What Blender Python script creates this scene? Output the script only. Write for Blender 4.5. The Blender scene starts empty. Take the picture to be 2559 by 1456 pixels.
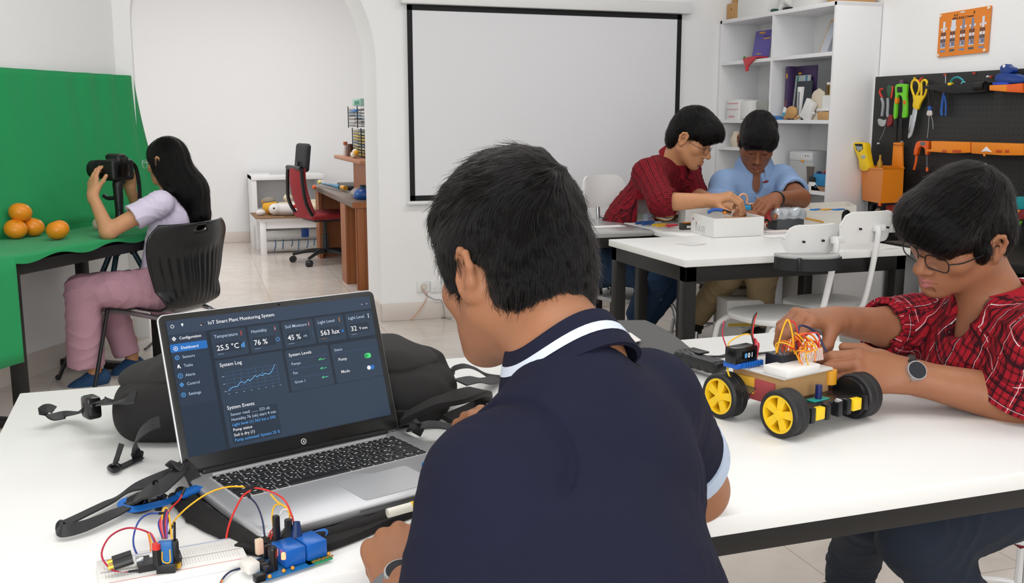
import bpy, bmesh, math, random
import numpy as np
from mathutils import Vector, Matrix, Euler, Quaternion
random.seed(7); rng = np.random.default_rng(7)
sc = bpy.context.scene
COL = sc.collection
pi = math.pi
V = Vector
# ------------------------------------------------------------ camera geometry (measured from the photograph)
CAMH = 1.30; FPX = 2500.0; CX = 1279.5; CY = 728.0
YAW = math.radians(19.2); PIT = math.radians(9.87)
def ray(px, py):
    r = (px-CX)/FPX; v = (py-CY)/FPX
    f = math.cos(PIT)-v*math.sin(PIT); d = math.sin(PIT)+v*math.cos(PIT)
    return V((f*math.sin(YAW)+r*math.cos(YAW), f*math.cos(YAW)-r*math.sin(YAW), -d))
def P(px, py, z=None, x=None, y=None, d=None):
    """the point of the place that the photograph shows at (px, py), on a known plane or at a known depth"""
    R = ray(px, py)
    t = (z-CAMH)/R.z if z is not None else x/R.x if x is not None else y/R.y if y is not None else d
    return V((R.x*t, R.y*t, CAMH+R.z*t))
# ------------------------------------------------------------ materials
def lin(c):
    if isinstance(c, str):
        c = c.lstrip('#'); c = [int(c[i:i+2], 16) for i in (0, 2, 4)]
    return tuple(((v/255)/12.92 if v/255 <= .04045 else ((v/255+.055)/1.055)**2.4) for v in c[:3])+(1.0,)
MATS = {}
def mat(name, c='808080', rough=.5, metal=0, spec=.5, trans=0, ior=1.45, emit=None, estr=0, alpha=1, coat=0, bump=None, var=None, sss=0, sheen=0):
    """principled material; bump=(scale, strength[, stretch]); var=(scale, amount): a little mottling of the thing's own colour"""
    if name in MATS: return MATS[name]
    m = bpy.data.materials.new(name); m.use_nodes = True
    nt = m.node_tree; b = nt.nodes['Principled BSDF']
    b.inputs['Base Color'].default_value = lin(c)
    b.inputs['Roughness'].default_value = rough; b.inputs['Metallic'].default_value = metal
    b.inputs['Specular IOR Level'].default_value = spec; b.inputs['IOR'].default_value = ior
    b.inputs['Transmission Weight'].default_value = trans; b.inputs['Alpha'].default_value = alpha
    b.inputs['Coat Weight'].default_value = coat; b.inputs['Coat Roughness'].default_value = .08
    if sheen: b.inputs['Sheen Weight'].default_value = sheen
    if sss:
        b.inputs['Subsurface Weight'].default_value = sss; b.inputs['Subsurface Radius'].default_value = (.01, .004, .002); b.inputs['Subsurface Scale'].default_value = .6
    if emit is not None:
        b.inputs['Emission Color'].default_value = lin(emit); b.inputs['Emission Strength'].default_value = estr
    if bump or var:
        tc = nt.nodes.new('ShaderNodeTexCoord')
    if bump:
        n = nt.nodes.new('ShaderNodeTexNoise'); n.inputs['Scale'].default_value = bump[0]; n.inputs['Detail'].default_value = 4
        src = tc.outputs['Object']
        if len(bump) > 2:
            mp = nt.nodes.new('ShaderNodeMapping'); mp.inputs['Scale'].default_value = bump[2]; nt.links.new(src, mp.inputs[0]); src = mp.outputs[0]
        nt.links.new(src, n.inputs['Vector'])
        bp = nt.nodes.new('ShaderNodeBump'); bp.inputs['Strength'].default_value = bump[1]; bp.inputs['Distance'].default_value = .002
        nt.links.new(n.outputs[0], bp.inputs['Height']); nt.links.new(bp.outputs[0], b.inputs['Normal'])
    if var:
        n2 = nt.nodes.new('ShaderNodeTexNoise'); n2.inputs['Scale'].default_value = var[0]; n2.inputs['Detail'].default_value = 5
        nt.links.new(tc.outputs['Object'], n2.inputs['Vector'])
        mx = nt.nodes.new('ShaderNodeMix'); mx.data_type = 'RGBA'
        L = lin(c); a = var[1]
        mx.inputs[6].default_value = tuple(v*(1-a) for v in L[:3])+(1,); mx.inputs[7].default_value = tuple(min(1, v*(1+a)) for v in L[:3])+(1,)
        nt.links.new(n2.outputs[0], mx.inputs[0]); nt.links.new(mx.outputs[2], b.inputs['Base Color'])
    MATS[name] = m
    return m
def nodes(m):
    return m.node_tree, m.node_tree.nodes['Principled BSDF']
def NN(nt, t, **k):
    n = nt.nodes.new(t)
    for a, v in k.items(): setattr(n, a, v)
    return n
def mth(nt, op, a, b=None, c=None):
    n = nt.nodes.new('ShaderNodeMath'); n.operation = op
    for i, v in enumerate((a, b, c)):
        if v is None: continue
        if isinstance(v, (int, float)): n.inputs[i].default_value = v
        else: nt.links.new(v, n.inputs[i])
    return n.outputs[0]
def mixc(nt, fac, a, b):
    n = nt.nodes.new('ShaderNodeMix'); n.data_type = 'RGBA'
    for i, v in ((0, fac), (6, a), (7, b)):
        if isinstance(v, (int, float)): n.inputs[i].default_value = v
        elif isinstance(v, tuple): n.inputs[i].default_value = v
        else: nt.links.new(v, n.inputs[i])
    return n.outputs[2]
# ------------------------------------------------------------ objects
def tag(o, label=None, cat=None, group=None, kind=None):
    if label: o['label'] = label
    if cat: o['category'] = cat
    if group: o['group'] = group
    if kind: o['kind'] = kind
    return o
def thing(name, label, cat, loc=(0, 0, 0), rz=0, group=None, rot=None):
    o = bpy.data.objects.new(name, None); COL.objects.link(o); o.empty_display_size = .05
    o.location = loc; o.rotation_euler = rot if rot is not None else (0, 0, rz)
    return tag(o, label, cat, group)
def link(name, me, mt, parent=None, world=False):
    o = bpy.data.objects.new(name, me); COL.objects.link(o)
    for m in (mt if isinstance(mt, (list, tuple)) else [mt]):
        if m: me.materials.append(m)
    if parent is not None:
        o.parent = parent
        if world: o.location = -V(parent.location)
    return o
def copy_tree(o, parent=None):
    c = o.copy(); COL.objects.link(c)
    if parent is not None: c.parent = parent
    for ch in list(o.children): copy_tree(ch, c)
    return c
def rotm(rx=0, ry=0, rz=0):
    return Euler((rx, ry, rz)).to_matrix()
def frame(xa, za=None):
    """matrix whose columns are x along xa, z near za"""
    x = V(xa).normalized(); z = V(za if za is not None else (0, 0, 1))
    y = z.cross(x)
    if y.length < 1e-6: y = V((0, 1, 0)).cross(x)
    y.normalize(); z = x.cross(y)
    return Matrix((x, y, z)).transposed()
class MB:
    """collects shapes and links them as ONE mesh object"""
    def __init__(s): s.v = []; s.f = []; s.mi = []; s.cur = 0
    def add(s, vs, fs, M=None, c=None):
        b = len(s.v)
        for p in vs:
            p = V(p)
            if M is not None: p = M @ p
            if c is not None: p = p+V(c)
            s.v.append(p)
        for f in fs: s.f.append(tuple(i+b for i in f)); s.mi.append(s.cur)
        return s
    def bm(s, bm, M=None, c=None):
        bm.verts.index_update()
        s.add([v.co.copy() for v in bm.verts], [[v.index for v in f.verts] for f in bm.faces], M, c); bm.free(); return s
    def box(s, c, size, r=0, M=None, seg=2):
        bm = bmesh.new(); bmesh.ops.create_cube(bm, size=1)
        for v in bm.verts: v.co = V((v.co.x*size[0], v.co.y*size[1], v.co.z*size[2]))
        if r > 0: bmesh.ops.bevel(bm, geom=list(bm.edges), offset=min(r, min(size)*.49), segments=seg, profile=.5, affect='EDGES', clamp_overlap=True)
        return s.bm(bm, M, c)
    def slab(s, lo, hi, r=0, seg=2):
        lo = V(lo); hi = V(hi); return s.box((lo+hi)/2, hi-lo, r, seg=seg)
    def cyl(s, a, b, r, r2=None, n=16, caps=True):
        a = V(a); b = V(b); r2 = r if r2 is None else r2; M = frame(b-a)
        vs = []
        for p, q in ((a, r), (b, r2)):
            for i in range(n):
                t = 2*pi*i/n; vs.append(p+M @ V((0, q*math.cos(t), q*math.sin(t))))
        fs = [(i, (i+1) % n, n+(i+1) % n, n+i) for i in range(n)]
        if caps: fs += [tuple(range(n-1, -1, -1)), tuple(range(n, 2*n))]
        return s.add(vs, fs)
    def tube(s, pts, r, n=8, closed=False, flat=None, caps=True):
        """tube along pts; r a number or list; flat=(width, thickness, up) makes a strap instead"""
        pts = [V(p) for p in pts]; k = len(pts); rs = r if isinstance(r, (list, tuple)) else [r]*k
        vs = []; up = V(flat[2]) if flat and len(flat) > 2 and not isinstance(flat[2], list) else None
        prev = None
        for i, p in enumerate(pts):
            a = pts[(i-1) % k] if closed or i > 0 else p; b = pts[(i+1) % k] if closed or i < k-1 else p
            t = (b-a)
            t = t.normalized() if t.length > 1e-9 else V((0, 0, 1))
            if flat:
                u = V(flat[2][i]) if isinstance(flat[2], list) else up
                u = u-t*u.dot(t); u.normalize(); w = t.cross(u)
                hw, ht = flat[0]/2, flat[1]/2
                vs += [p+w*hw*.92+u*ht, p-w*hw*.92+u*ht, p-w*hw, p-w*hw*.92-u*ht, p+w*hw*.92-u*ht, p+w*hw]
            else:
                if prev is None:
                    prev = t.orthogonal().normalized()
                u = prev-t*prev.dot(t)
                u = u.normalized() if u.length > 1e-6 else t.orthogonal().normalized(); prev = u; w = t.cross(u)
                for j in range(n):
                    an = 2*pi*j/n; vs.append(p+(u*math.cos(an)+w*math.sin(an))*rs[i])
        m = 6 if flat else n; fs = []
        for i in range(k if closed else k-1):
            for j in range(m):
                fs.append((i*m+j, i*m+(j+1) % m, ((i+1) % k)*m+(j+1) % m, ((i+1) % k)*m+j))
        if caps and not closed: fs += [tuple(range(m-1, -1, -1)), tuple(range((k-1)*m, k*m))]
        return s.add(vs, fs)
    def lathe(s, prof, n=24, M=None, c=None, a0=0, a1=2*pi):
        full = abs(a1-a0-2*pi) < 1e-6; vs = []; m = len(prof); cols = n if full else n+1
        for i in range(cols):
            t = a0+(a1-a0)*i/n
            for r, z in prof: vs.append((r*math.cos(t), r*math.sin(t), z))
        fs = []
        for i in range(n):
            i2 = (i+1) % cols
            for j in range(m-1): fs.append((i*m+j, i2*m+j, i2*m+j+1, i*m+j+1))
        return s.add(vs, fs, M, c)
    def prism(s, poly, h, M=None, c=None, r=0):
        """poly: 2-D outline in local xy, extruded by h along local z (centred)"""
        bm = bmesh.new()
        vs = [bm.verts.new((p[0], p[1], -h/2)) for p in poly]; f = bm.faces.new(vs)
        e = bmesh.ops.extrude_face_region(bm, geom=[f])
        bmesh.ops.translate(bm, verts=[g for g in e['geom'] if isinstance(g, bmesh.types.BMVert)], vec=(0, 0, h))
        bmesh.ops.recalc_face_normals(bm, faces=bm.faces)
        if r > 0:
            ed = [x for x in bm.edges if abs(x.verts[0].co.z-x.verts[1].co.z) < 1e-6]
            bmesh.ops.bevel(bm, geom=ed, offset=r, segments=2, profile=.5, affect='EDGES', clamp_overlap=True)
        return s.bm(bm, M, c)
    def ball(s, c, rad, n=16, m=10, M=None):
        rad = (rad, rad, rad) if isinstance(rad, (int, float)) else rad
        vs = [V((0, 0, rad[2]))]
        for j in range(1, m):
            a = pi*j/m
            for i in range(n):
                t = 2*pi*i/n; vs.append(V((rad[0]*math.sin(a)*math.cos(t), rad[1]*math.sin(a)*math.sin(t), rad[2]*math.cos(a))))
        vs.append(V((0, 0, -rad[2]))); fs = [(0, 1+i, 1+(i+1) % n) for i in range(n)]
        for j in range(m-2):
            for i in range(n): fs.append((1+j*n+i, 1+(j+1)*n+i, 1+(j+1)*n+(i+1) % n, 1+j*n+(i+1) % n))
        L = len(vs)-1; fs += [(L, 1+(m-2)*n+(i+1) % n, 1+(m-2)*n+i) for i in range(n)]
        return s.add(vs, fs, M, c)
    def grid(s, pts):
        """pts[i][j] -> quads"""
        a = len(pts); b = len(pts[0])
        return s.add([p for r in pts for p in r], [(i*b+j, (i+1)*b+j, (i+1)*b+j+1, i*b+j+1) for i in range(a-1) for j in range(b-1)])
    def sheet(s, pts, th):
        """a cloth-like sheet with thickness"""
        a = len(pts); b = len(pts[0]); Q = [[V(p) for p in r] for r in pts]
        N = []
        for i in range(a):
            for j in range(b):
                du = Q[min(i+1, a-1)][j]-Q[max(i-1, 0)][j]; dv = Q[i][min(j+1, b-1)]-Q[i][max(j-1, 0)]
                n = du.cross(dv); N.append(n.normalized() if n.length > 1e-12 else V((0, 0, 1)))
        vs = [p+n*th/2 for p, n in zip([p for r in Q for p in r], N)]+[p-n*th/2 for p, n in zip([p for r in Q for p in r], N)]
        o = a*b; fs = []
        for i in range(a-1):
            for j in range(b-1):
                q = (i*b+j, (i+1)*b+j, (i+1)*b+j+1, i*b+j+1); fs += [q, tuple(o+x for x in reversed(q))]
        bd = [(i, 0) for i in range(a)]+[(a-1, j) for j in range(1, b)]+[(i, b-1) for i in range(a-2, -1, -1)]+[(0, j) for j in range(b-2, 0, -1)]
        for (p, q) in zip(bd, bd[1:]+bd[:1]):
            i1 = p[0]*b+p[1]; i2 = q[0]*b+q[1]; fs.append((i2, i1, i1+o, i2+o))
        return s.add(vs, fs)
    def build(s, name, mt, parent=None, ang=35, world=False, fix=True):
        me = bpy.data.meshes.new(name)
        me.from_pydata([tuple(v) for v in s.v], [], s.f); me.validate()
        if len(set(s.mi)) > 1: me.polygons.foreach_set('material_index', s.mi[:len(me.polygons)])
        if fix:
            bm = bmesh.new(); bm.from_mesh(me); bmesh.ops.recalc_face_normals(bm, faces=bm.faces); bm.to_mesh(me); bm.free()
        me.polygons.foreach_set('use_smooth', [True]*len(me.polygons)); me.set_sharp_from_angle(angle=math.radians(ang))
        return link(name, me, mt, parent, world)
def spline(pts, n=8, closed=False):
    """Catmull-Rom through pts"""
    pts = [V(p) for p in pts]; k = len(pts); out = []
    for i in range(k if closed else k-1):
        p0 = pts[(i-1) % k] if closed or i > 0 else pts[0]*2-pts[1]; p1 = pts[i]; p2 = pts[(i+1) % k]
        p3 = pts[(i+2) % k] if closed or i < k-2 else pts[-1]*2-pts[-2]
        for j in range(n):
            t = j/n; out.append(.5*((2*p1)+(p2-p0)*t+(2*p0-5*p1+4*p2-p3)*t*t+(3*p1-p0-3*p2+p3)*t*t*t))
    if not closed: out.append(pts[-1])
    return out
def rrect(w, h, r, n=5):
    o = []
    for cx, cy, a in ((w/2-r, h/2-r, 0), (-w/2+r, h/2-r, 90), (-w/2+r, -h/2+r, 180), (w/2-r, -h/2+r, 270)):
        for i in range(n+1):
            t = math.radians(a+90*i/n); o.append((cx+r*math.cos(t), cy+r*math.sin(t)))
    return o
def text(name, body, size, mt, parent, M, loc, ext=.0004, align='LEFT', world=False):
    cu = bpy.data.curves.new(name, 'FONT'); cu.body = body; cu.size = size; cu.extrude = ext; cu.align_x = align; cu.resolution_u = 3
    o = bpy.data.objects.new(name, cu); COL.objects.link(o); cu.materials.append(mt)
    o.matrix_world = Matrix.Translation(V(loc)) @ M.to_4x4()
    if parent is not None:
        o.parent = parent
        if world: o.matrix_parent_inverse = Matrix.Translation(-V(parent.location))
    return o
# ------------------------------------------------------------ the room
WY = 6.26; WX = 4.02; CZ = 2.95
m_wall = mat('white_wall_paint', 'f6f6f6', .75, spec=.25, bump=(60, .05))
m_ceil = mat('ceiling_paint', 'f4f4f2', .8, spec=.2)
m_base = mat('skirting_tile', 'd8cec6', .3, var=(5, .04))
# floor: polished pale stone tiles with thin joints and faint veins
m_floor = mat('floor_tiles', 'd8cfc7', .16, spec=.5)
nt, b = nodes(m_floor); tc = NN(nt, 'ShaderNodeTexCoord'); mp = NN(nt, 'ShaderNodeMapping'); mp.inputs['Location'].default_value = (.13, .22, 0); mp.inputs['Rotation'].default_value = (0, 0, .03)
nt.links.new(tc.outputs['Object'], mp.inputs[0])
br = NN(nt, 'ShaderNodeTexBrick', offset=0.0); br.inputs['Scale'].default_value = 1; br.inputs['Brick Width'].default_value = .6; br.inputs['Row Height'].default_value = .6; br.inputs['Mortar Size'].default_value = .0022; br.inputs['Mortar Smooth'].default_value = .1
br.inputs['Color1'].default_value = lin('dcd3cb'); br.inputs['Color2'].default_value = lin('d6ccc3'); br.inputs['Mortar'].default_value = lin('b0a79f')
nt.links.new(mp.outputs[0], br.inputs['Vector'])
ns = NN(nt, 'ShaderNodeTexNoise'); ns.inputs['Scale'].default_value = 2.2; ns.inputs['Detail'].default_value = 9; ns.inputs['Distortion'].default_value = 1.6
nt.links.new(tc.outputs['Object'], ns.inputs['Vector'])
vein = mth(nt, 'MULTIPLY', mth(nt, 'SUBTRACT', 1, mth(nt, 'MULTIPLY', mth(nt, 'ABSOLUTE', mth(nt, 'SUBTRACT', ns.outputs[0], .5)), 9)), .22)
vein = mth(nt, 'MAXIMUM', vein, 0)
nt.links.new(mixc(nt, vein, br.outputs['Color'], lin('b9a99c')), b.inputs['Base Color'])
def struct(o): o['kind'] = 'structure'; return o
struct(MB().slab((-5, -3, -.05), (6, 11.1, 0)).build('floor', m_floor))
struct(MB().slab((-5, -3, CZ), (6, WY+.2, CZ+.05)).build('ceiling', m_ceil))
struct(MB().slab((-1.9, WY+.2, CZ), (3, 11.1, CZ+.05)).build('ceiling_far', m_ceil))
# wall with the arched opening
AL, AR, TH = -.122, 1.29, .42
apex = V((AL+.59, 2.47))
curve = []
for i in range(17):
    t = pi/2*i/16; curve.append((AL+.59-.59*math.cos(t), 1.84+.63*math.sin(t)))
for i in range(1, 17):
    t = pi/2*i/16; curve.append((AR-(AR-apex.x)*(1-math.sin(t)), 1.62+(2.47-1.62)*math.cos(t)))
inner = [(AL, 0)]+curve+[(AR, 0)]
mb = MB(); ys = (WY, WY+TH)
n = len(inner)
def outer(p, i):
    if i <= 1: return (-.215, p[1])
    if i >= n-2: return (WX+.05, p[1])
    return (p[0], CZ)
out = [(-.215, 0), (-.215, 1.84)]+[(-.215+(WX+.265)*(i-2)/(n-5), CZ) for i in range(2, n-2)]+[(WX+.05, 1.62), (WX+.05, 0)]
vs = []
for y in ys:
    vs += [(p[0], y, p[1]) for p in inner]+[(q[0], y, q[1]) for q in out]
fs = []
for k, o in enumerate((0, 2*n)):
    for i in range(n-1): fs.append((o+i, o+i+1, o+n+i+1, o+n+i))
for i in range(n-1): fs.append((i, i+1, 2*n+i+1, 2*n+i))
mb.add(vs, fs)
mb.slab((-.215, WY, 1.84), (-.2149, WY+TH, CZ))
struct(mb.build('wall_back', m_wall, ang=25))
# angled wall behind the green table
wd = V((-.524, -.852, 0)); wn = V((.852, -.524, 0)); C0 = V((-.215, WY, 0))
def wallseg(a, b, th, z0, z1):
    a = V(a); b = V(b); d = (b-a).normalized(); nn = V((-d.y, d.x, 0))*th
    q = [a, b, b+nn, a+nn]; vs = [(p.x, p.y, z0) for p in q]+[(p.x, p.y, z1) for p in q]
    return MB().add(vs, [(0, 1, 2, 3), (7, 6, 5, 4), (0, 4, 5, 1), (1, 5, 6, 2), (2, 6, 7, 3), (3, 7, 4, 0)])
W1 = C0+wd*5.2
struct(wallseg(W1, C0, .1, 0, CZ).build('wall_left', m_wall))
struct(MB().slab((WX, -3, 0), (WX+.1, WY+TH, CZ)).build('wall_right', m_wall))
struct(MB().slab((W1.x-.1, -3, 0), (W1.x, W1.y, CZ)).build('wall_side', m_wall))
struct(MB().slab((W1.x, -3.1, 0), (WX, -3, CZ)).build('wall_rear', m_wall))
# back room
BY = 10.85
m_wall2 = mat('grey_white_wall_paint', 'ececec', .75, spec=.25)
struct(MB().slab((-1.7, BY, 0), (3.0, BY+.1, CZ)).build('wall_far', m_wall2))
struct(MB().slab((-1.8, WY+TH, 0), (-1.7, BY+.1, CZ)).build('wall_far_left', m_wall2))
struct(MB().slab((3.0, WY+TH, 0), (3.1, BY+.1, CZ)).build('wall_far_right', m_wall2))
struct(MB().slab((-1.8, WY+.3, 0), (-.215, WY+TH, CZ)).build('wall_far_near', m_wall2))
# skirting
struct(MB().slab((AR, WY-.014, 0), (WX, WY, .115), .004).build('baseboard_back', m_base))
struct(wallseg(W1+wn*.0, C0, -.014, 0, .115).build('baseboard_left', m_base))
struct(MB().slab((-1.7, BY-.014, 0), (3, BY, .115), .004).build('baseboard_far', m_base))
struct(MB().slab((WX-.014, -1, 0), (WX, WY-.014, .115), .004).build('baseboard_right', m_base))
struct(MB().slab((AR-.014, WY, 0), (AR, WY+TH, .115)).build('baseboard_arch', m_base))
# ------------------------------------------------------------ camera and light
cam = bpy.data.cameras.new('camera'); co = bpy.data.objects.new('camera', cam); COL.objects.link(co)
cam.sensor_width = 36; cam.lens = FPX/2559*36; cam.clip_start = .05; cam.clip_end = 60
co.location = (0, 0, CAMH); co.rotation_euler = (pi/2-PIT, 0, -YAW)
sc.camera = co
def area(name, loc, size, power, rot=(0, 0, 0), col=(1, 1, 1), sy=None):
    l = bpy.data.lights.new(name, 'AREA'); l.energy = power; l.color = col; l.shape = 'RECTANGLE'; l.size = size; l.size_y = sy or size
    o = bpy.data.objects.new(name, l); COL.objects.link(o); o.location = loc; o.rotation_euler = rot
    return o
LS = 1.0
for i, (x, y) in enumerate(((.2, 1.2), (2.4, 1.2), (.4, 4.1), (2.6, 4.3))):
    area('ceiling_panel_light', (x, y, CZ-.03), 1.4, 15*LS, sy=.6)
area('window_daylight', (-.8, -2.9, 1.7), 3.4, 120*LS, rot=(pi/2, 0, 0), sy=1.7, col=(.97, .985, 1))
area('window_daylight', (-1.6, 8.6, 1.7), 1.6, 30*LS, rot=(pi/2, 0, -pi/2), sy=1.5)
area('ceiling_panel_light', (1.2, 8.6, CZ-.03), 1.2, 34*LS, sy=.6)
w = bpy.data.worlds.new('world'); sc.world = w; w.use_nodes = True
w.node_tree.nodes['Background'].inputs[0].default_value = (1, 1, 1, 1); w.node_tree.nodes['Background'].inputs[1].default_value = .3
sc.view_settings.view_transform = 'Standard'; sc.view_settings.look = 'None'; sc.view_settings.gamma = 1; sc.view_settings.exposure = 0.1
sc.view_settings.use_curve_mapping = False
cy = sc.cycles
cy.max_bounces = 7; cy.diffuse_bounces = 4; cy.glossy_bounces = 3; cy.transmission_bounces = 6; cy.transparent_max_bounces = 8
cy.caustics_reflective = False; cy.caustics_refractive = False; cy.use_denoising = True
cy.use_adaptive_sampling = True; cy.adaptive_threshold = .02; cy.sample_clamp_indirect = 6
# ------------------------------------------------------------ furniture
m_top = mat('white_laminate', 'ececea', .42, spec=.4)
m_edge = mat('white_edge_band', 'e2e2e1', .45)
m_blk = mat('black_powder_coat', '1c1b1a', .42, spec=.4)
m_wplast = mat('white_plastic', 'ebebea', .35)
m_gplast = mat('grey_plastic', 'b4b5b5', .4)
m_wmetal = mat('white_painted_steel', 'eeeeee', .3, spec=.5)
m_smetal = mat('silver_steel', 'c9ccd0', .28, metal=.85)
m_bplast = mat('black_plastic', '17181a', .33, spec=.5)
m_rub = mat('black_rubber', '1b1b1c', .6)
def worktable(x0, x1, y0, y1, label, z=.75, tt=.03, rail=.05, leg=.05, top=m_top, xr=None, group=None, lip=.012, railm=m_blk, legs='all'):
    c = V(((x0+x1)/2, (y0+y1)/2, 0))
    t = thing('work_table', label, 'table', c, group=group)
    hx, hy = (x1-x0)/2, (y1-y0)/2
    MB().box((0, 0, z-tt/2), (2*hx, 2*hy, tt), .003).build('tabletop', top, t)
    f = MB(); zr = z-tt-rail/2; k = lip
    for sy in (-1, 1): f.box((0, sy*(hy-k-.015), zr), (2*hx-2*k, .03, rail), .002)
    for sx in (-1, 1): f.box((sx*(hx-k-.015), 0, zr), (.03, 2*hy-2*k, rail), .002)
    f.build('apron', railm, t)
    for sx in (-1, 1):
        for sy in (-1, 1):
            lx = sx*(hx-k-leg/2) if xr is None or sx < 0 else xr-c.x
            g = MB(); g.box((lx, sy*(hy-k-leg/2), (z-tt)/2+.004), (leg, leg, z-tt-.008), .003)
            g.box((lx, sy*(hy-k-leg/2), .0075), (leg*.8, leg*.8, .015), .003)
            g.build('leg', railm, t)
    return t
worktable(-.297, 1.575, 1.155, 2.18, 'large white work table in front with the laptop and the wheeled robot on it', rail=.032, lip=.004, xr=.50)
worktable(1.915, 3.0, 3.44, 4.155, 'white table with black legs carrying the low white open box, behind the robot', rail=.062, lip=.012)
worktable(2.30, 3.62, 4.165, 5.0, 'white table behind the low white box, before the person in blue', rail=.05)
m_gtop = mat('grey_metal_top', 'b9b9b8', .25, metal=.35)
worktable(1.75, 2.285, 4.44, 5.06, 'grey topped table with a black frame under the clear plastic cup', top=m_gtop, rail=.05)
# projector screen
t = thing('projector_screen', 'white pull-down projector screen with black border on the back wall', 'screen', (2.43, WY-.03, .77))
sx0, sx1, sz0, sz1 = 1.482, 3.386, .776, 1.985
mb = MB().slab((sx0, WY-.034, sz0), (sx1, WY-.031, sz1)); mb.build('screen_fabric', mat('screen_white', 'e9e9ec', .85, spec=.1), t, world=True)
mb = MB(); bw = .033; e = .036
for lo, hi in (((sx0, sz0), (sx0+bw, sz1)), ((sx1-bw, sz0), (sx1, sz1)), ((sx0, sz1-bw), (sx1, sz1)), ((sx0, sz0), (sx1, sz0+bw))):
    mb.slab((lo[0], WY-.0365, lo[1]), (hi[0], WY-.0345, hi[1]))
mb.build('black_border', mat('screen_black', '111113', .7), t, world=True)
MB().cyl((sx0-.02, WY-.035, sz0-.014), (sx1+.02, WY-.035, sz0-.014), .013).build('bottom_bar', m_wplast, t, world=True)
MB().slab((sx0-.04, WY-.075, sz1+.002), (sx1+.06, WY-.004, sz1+.075), .008).build('roller_case', m_wplast, t, world=True)
# sockets by the back wall
for k, (a, b, lb) in enumerate(((1041, 1073, 'white wall socket with a plug in it, behind the laptop screen'), (1075, 1109, 'white switch plate next to the socket, just left of the boy\'s face'))):
    p0 = P(a, 702, y=WY); p1 = P(b, 728, y=WY)
    s = thing('wall_socket', lb, 'socket', ((p0.x+p1.x)/2, WY, p1.z), group='wall sockets')
    w_, h_ = p1.x-p0.x, p0.z-p1.z
    MB().box((0, -.006, h_/2), (w_, .012, h_), .003).build('face_plate', m_wplast, s)
    if k == 0:
        MB().cyl((0, -.005, h_/2), (0, -.016, h_/2), .022, n=20).cyl((0, -.016, h_/2), (0, -.04, h_/2), .014, n=14).build('plug', mat('cream_plastic', 'd9d2c4', .4), s)
    else:
        for dx in (-.02, .02): MB().box((dx, -.012, h_/2), (.018, .006, .03), .002).build('rocker_switch', m_wplast, s)
# shelving unit against the right wall
SX, SY0, SY1, SD = 3.70, 4.975, 6.25, 5.613
m_shelf = mat('white_melamine', 'eeeeef', .45)
t = thing('bookshelf', 'tall open white shelf unit standing beside the projector screen', 'shelf', (SX+.16, (SY0+SY1)/2, 0))
tk = .022
mb = MB()
for y in (SY0, SY1-tk): mb.slab((SX, y, 0), (WX-.004, y+tk, 1.955), .001)
mb.slab((SX, SY0, 1.933), (WX-.004, SY1, 1.957), .001).slab((WX-.012, SY0, .03), (WX-.004, SY1, 1.95)).slab((SX+.01, SY0, 0), (SX+.03, SY1, .06))
mb.build('carcass', m_shelf, t, world=True)
MB().slab((SX+.002, SD-tk/2, .05), (WX-.012, SD+tk/2, 1.935)).build('divider', m_shelf, t, world=True)
for z in (1.675, 1.285, .865, .45, .06):
    MB().slab((SX+.001, SY0+tk, z-tk), (WX-.012, SD-tk/2, z)).build('shelf_board', m_shelf, t, world=True)
for z in (1.675, 1.285, 1.1, .865, .45, .06):
    MB().slab((SX+.001, SD+tk/2, z-tk), (WX-.012, SY1-tk, z)).build('shelf_board', m_shelf, t, world=True)
# pegboard
m_peg = mat('black_pegboard', '232323', .5)
nt, b = nodes(m_peg); tc = NN(nt, 'ShaderNodeTexCoord'); sp = NN(nt, 'ShaderNodeSeparateXYZ'); nt.links.new(tc.outputs['Object'], sp.inputs[0])
def fr(o): return mth(nt, 'SUBTRACT', mth(nt, 'FRACT', mth(nt, 'MULTIPLY', o, 1/.03)), .5)
dd = mth(nt, 'ADD', mth(nt, 'POWER', fr(sp.outputs[1]), 2), mth(nt, 'POWER', fr(sp.outputs[2]), 2))
hole = mth(nt, 'LESS_THAN', dd, .02)
nt.links.new(mixc(nt, hole, lin('262626'), lin('080808')), b.inputs['Base Color'])
t = thing('pegboard', 'black pegboard with hanging tools on the right wall', 'pegboard', (WX-.02, 3.95, .55))
MB().slab((WX-.03, 2.7, .50), (WX-.018, 4.972, 1.534), .001).build('perforated_panel', m_peg, t, world=True)
mb = MB()
for y in (2.72, 4.955): mb.slab((WX-.018, y-.012, .5), (WX, y+.012, 1.53))
mb.slab((WX-.031, 4.966, .5), (WX, 4.977, 1.536))
mb.build('white_frame', m_wplast, t, world=True)
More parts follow.
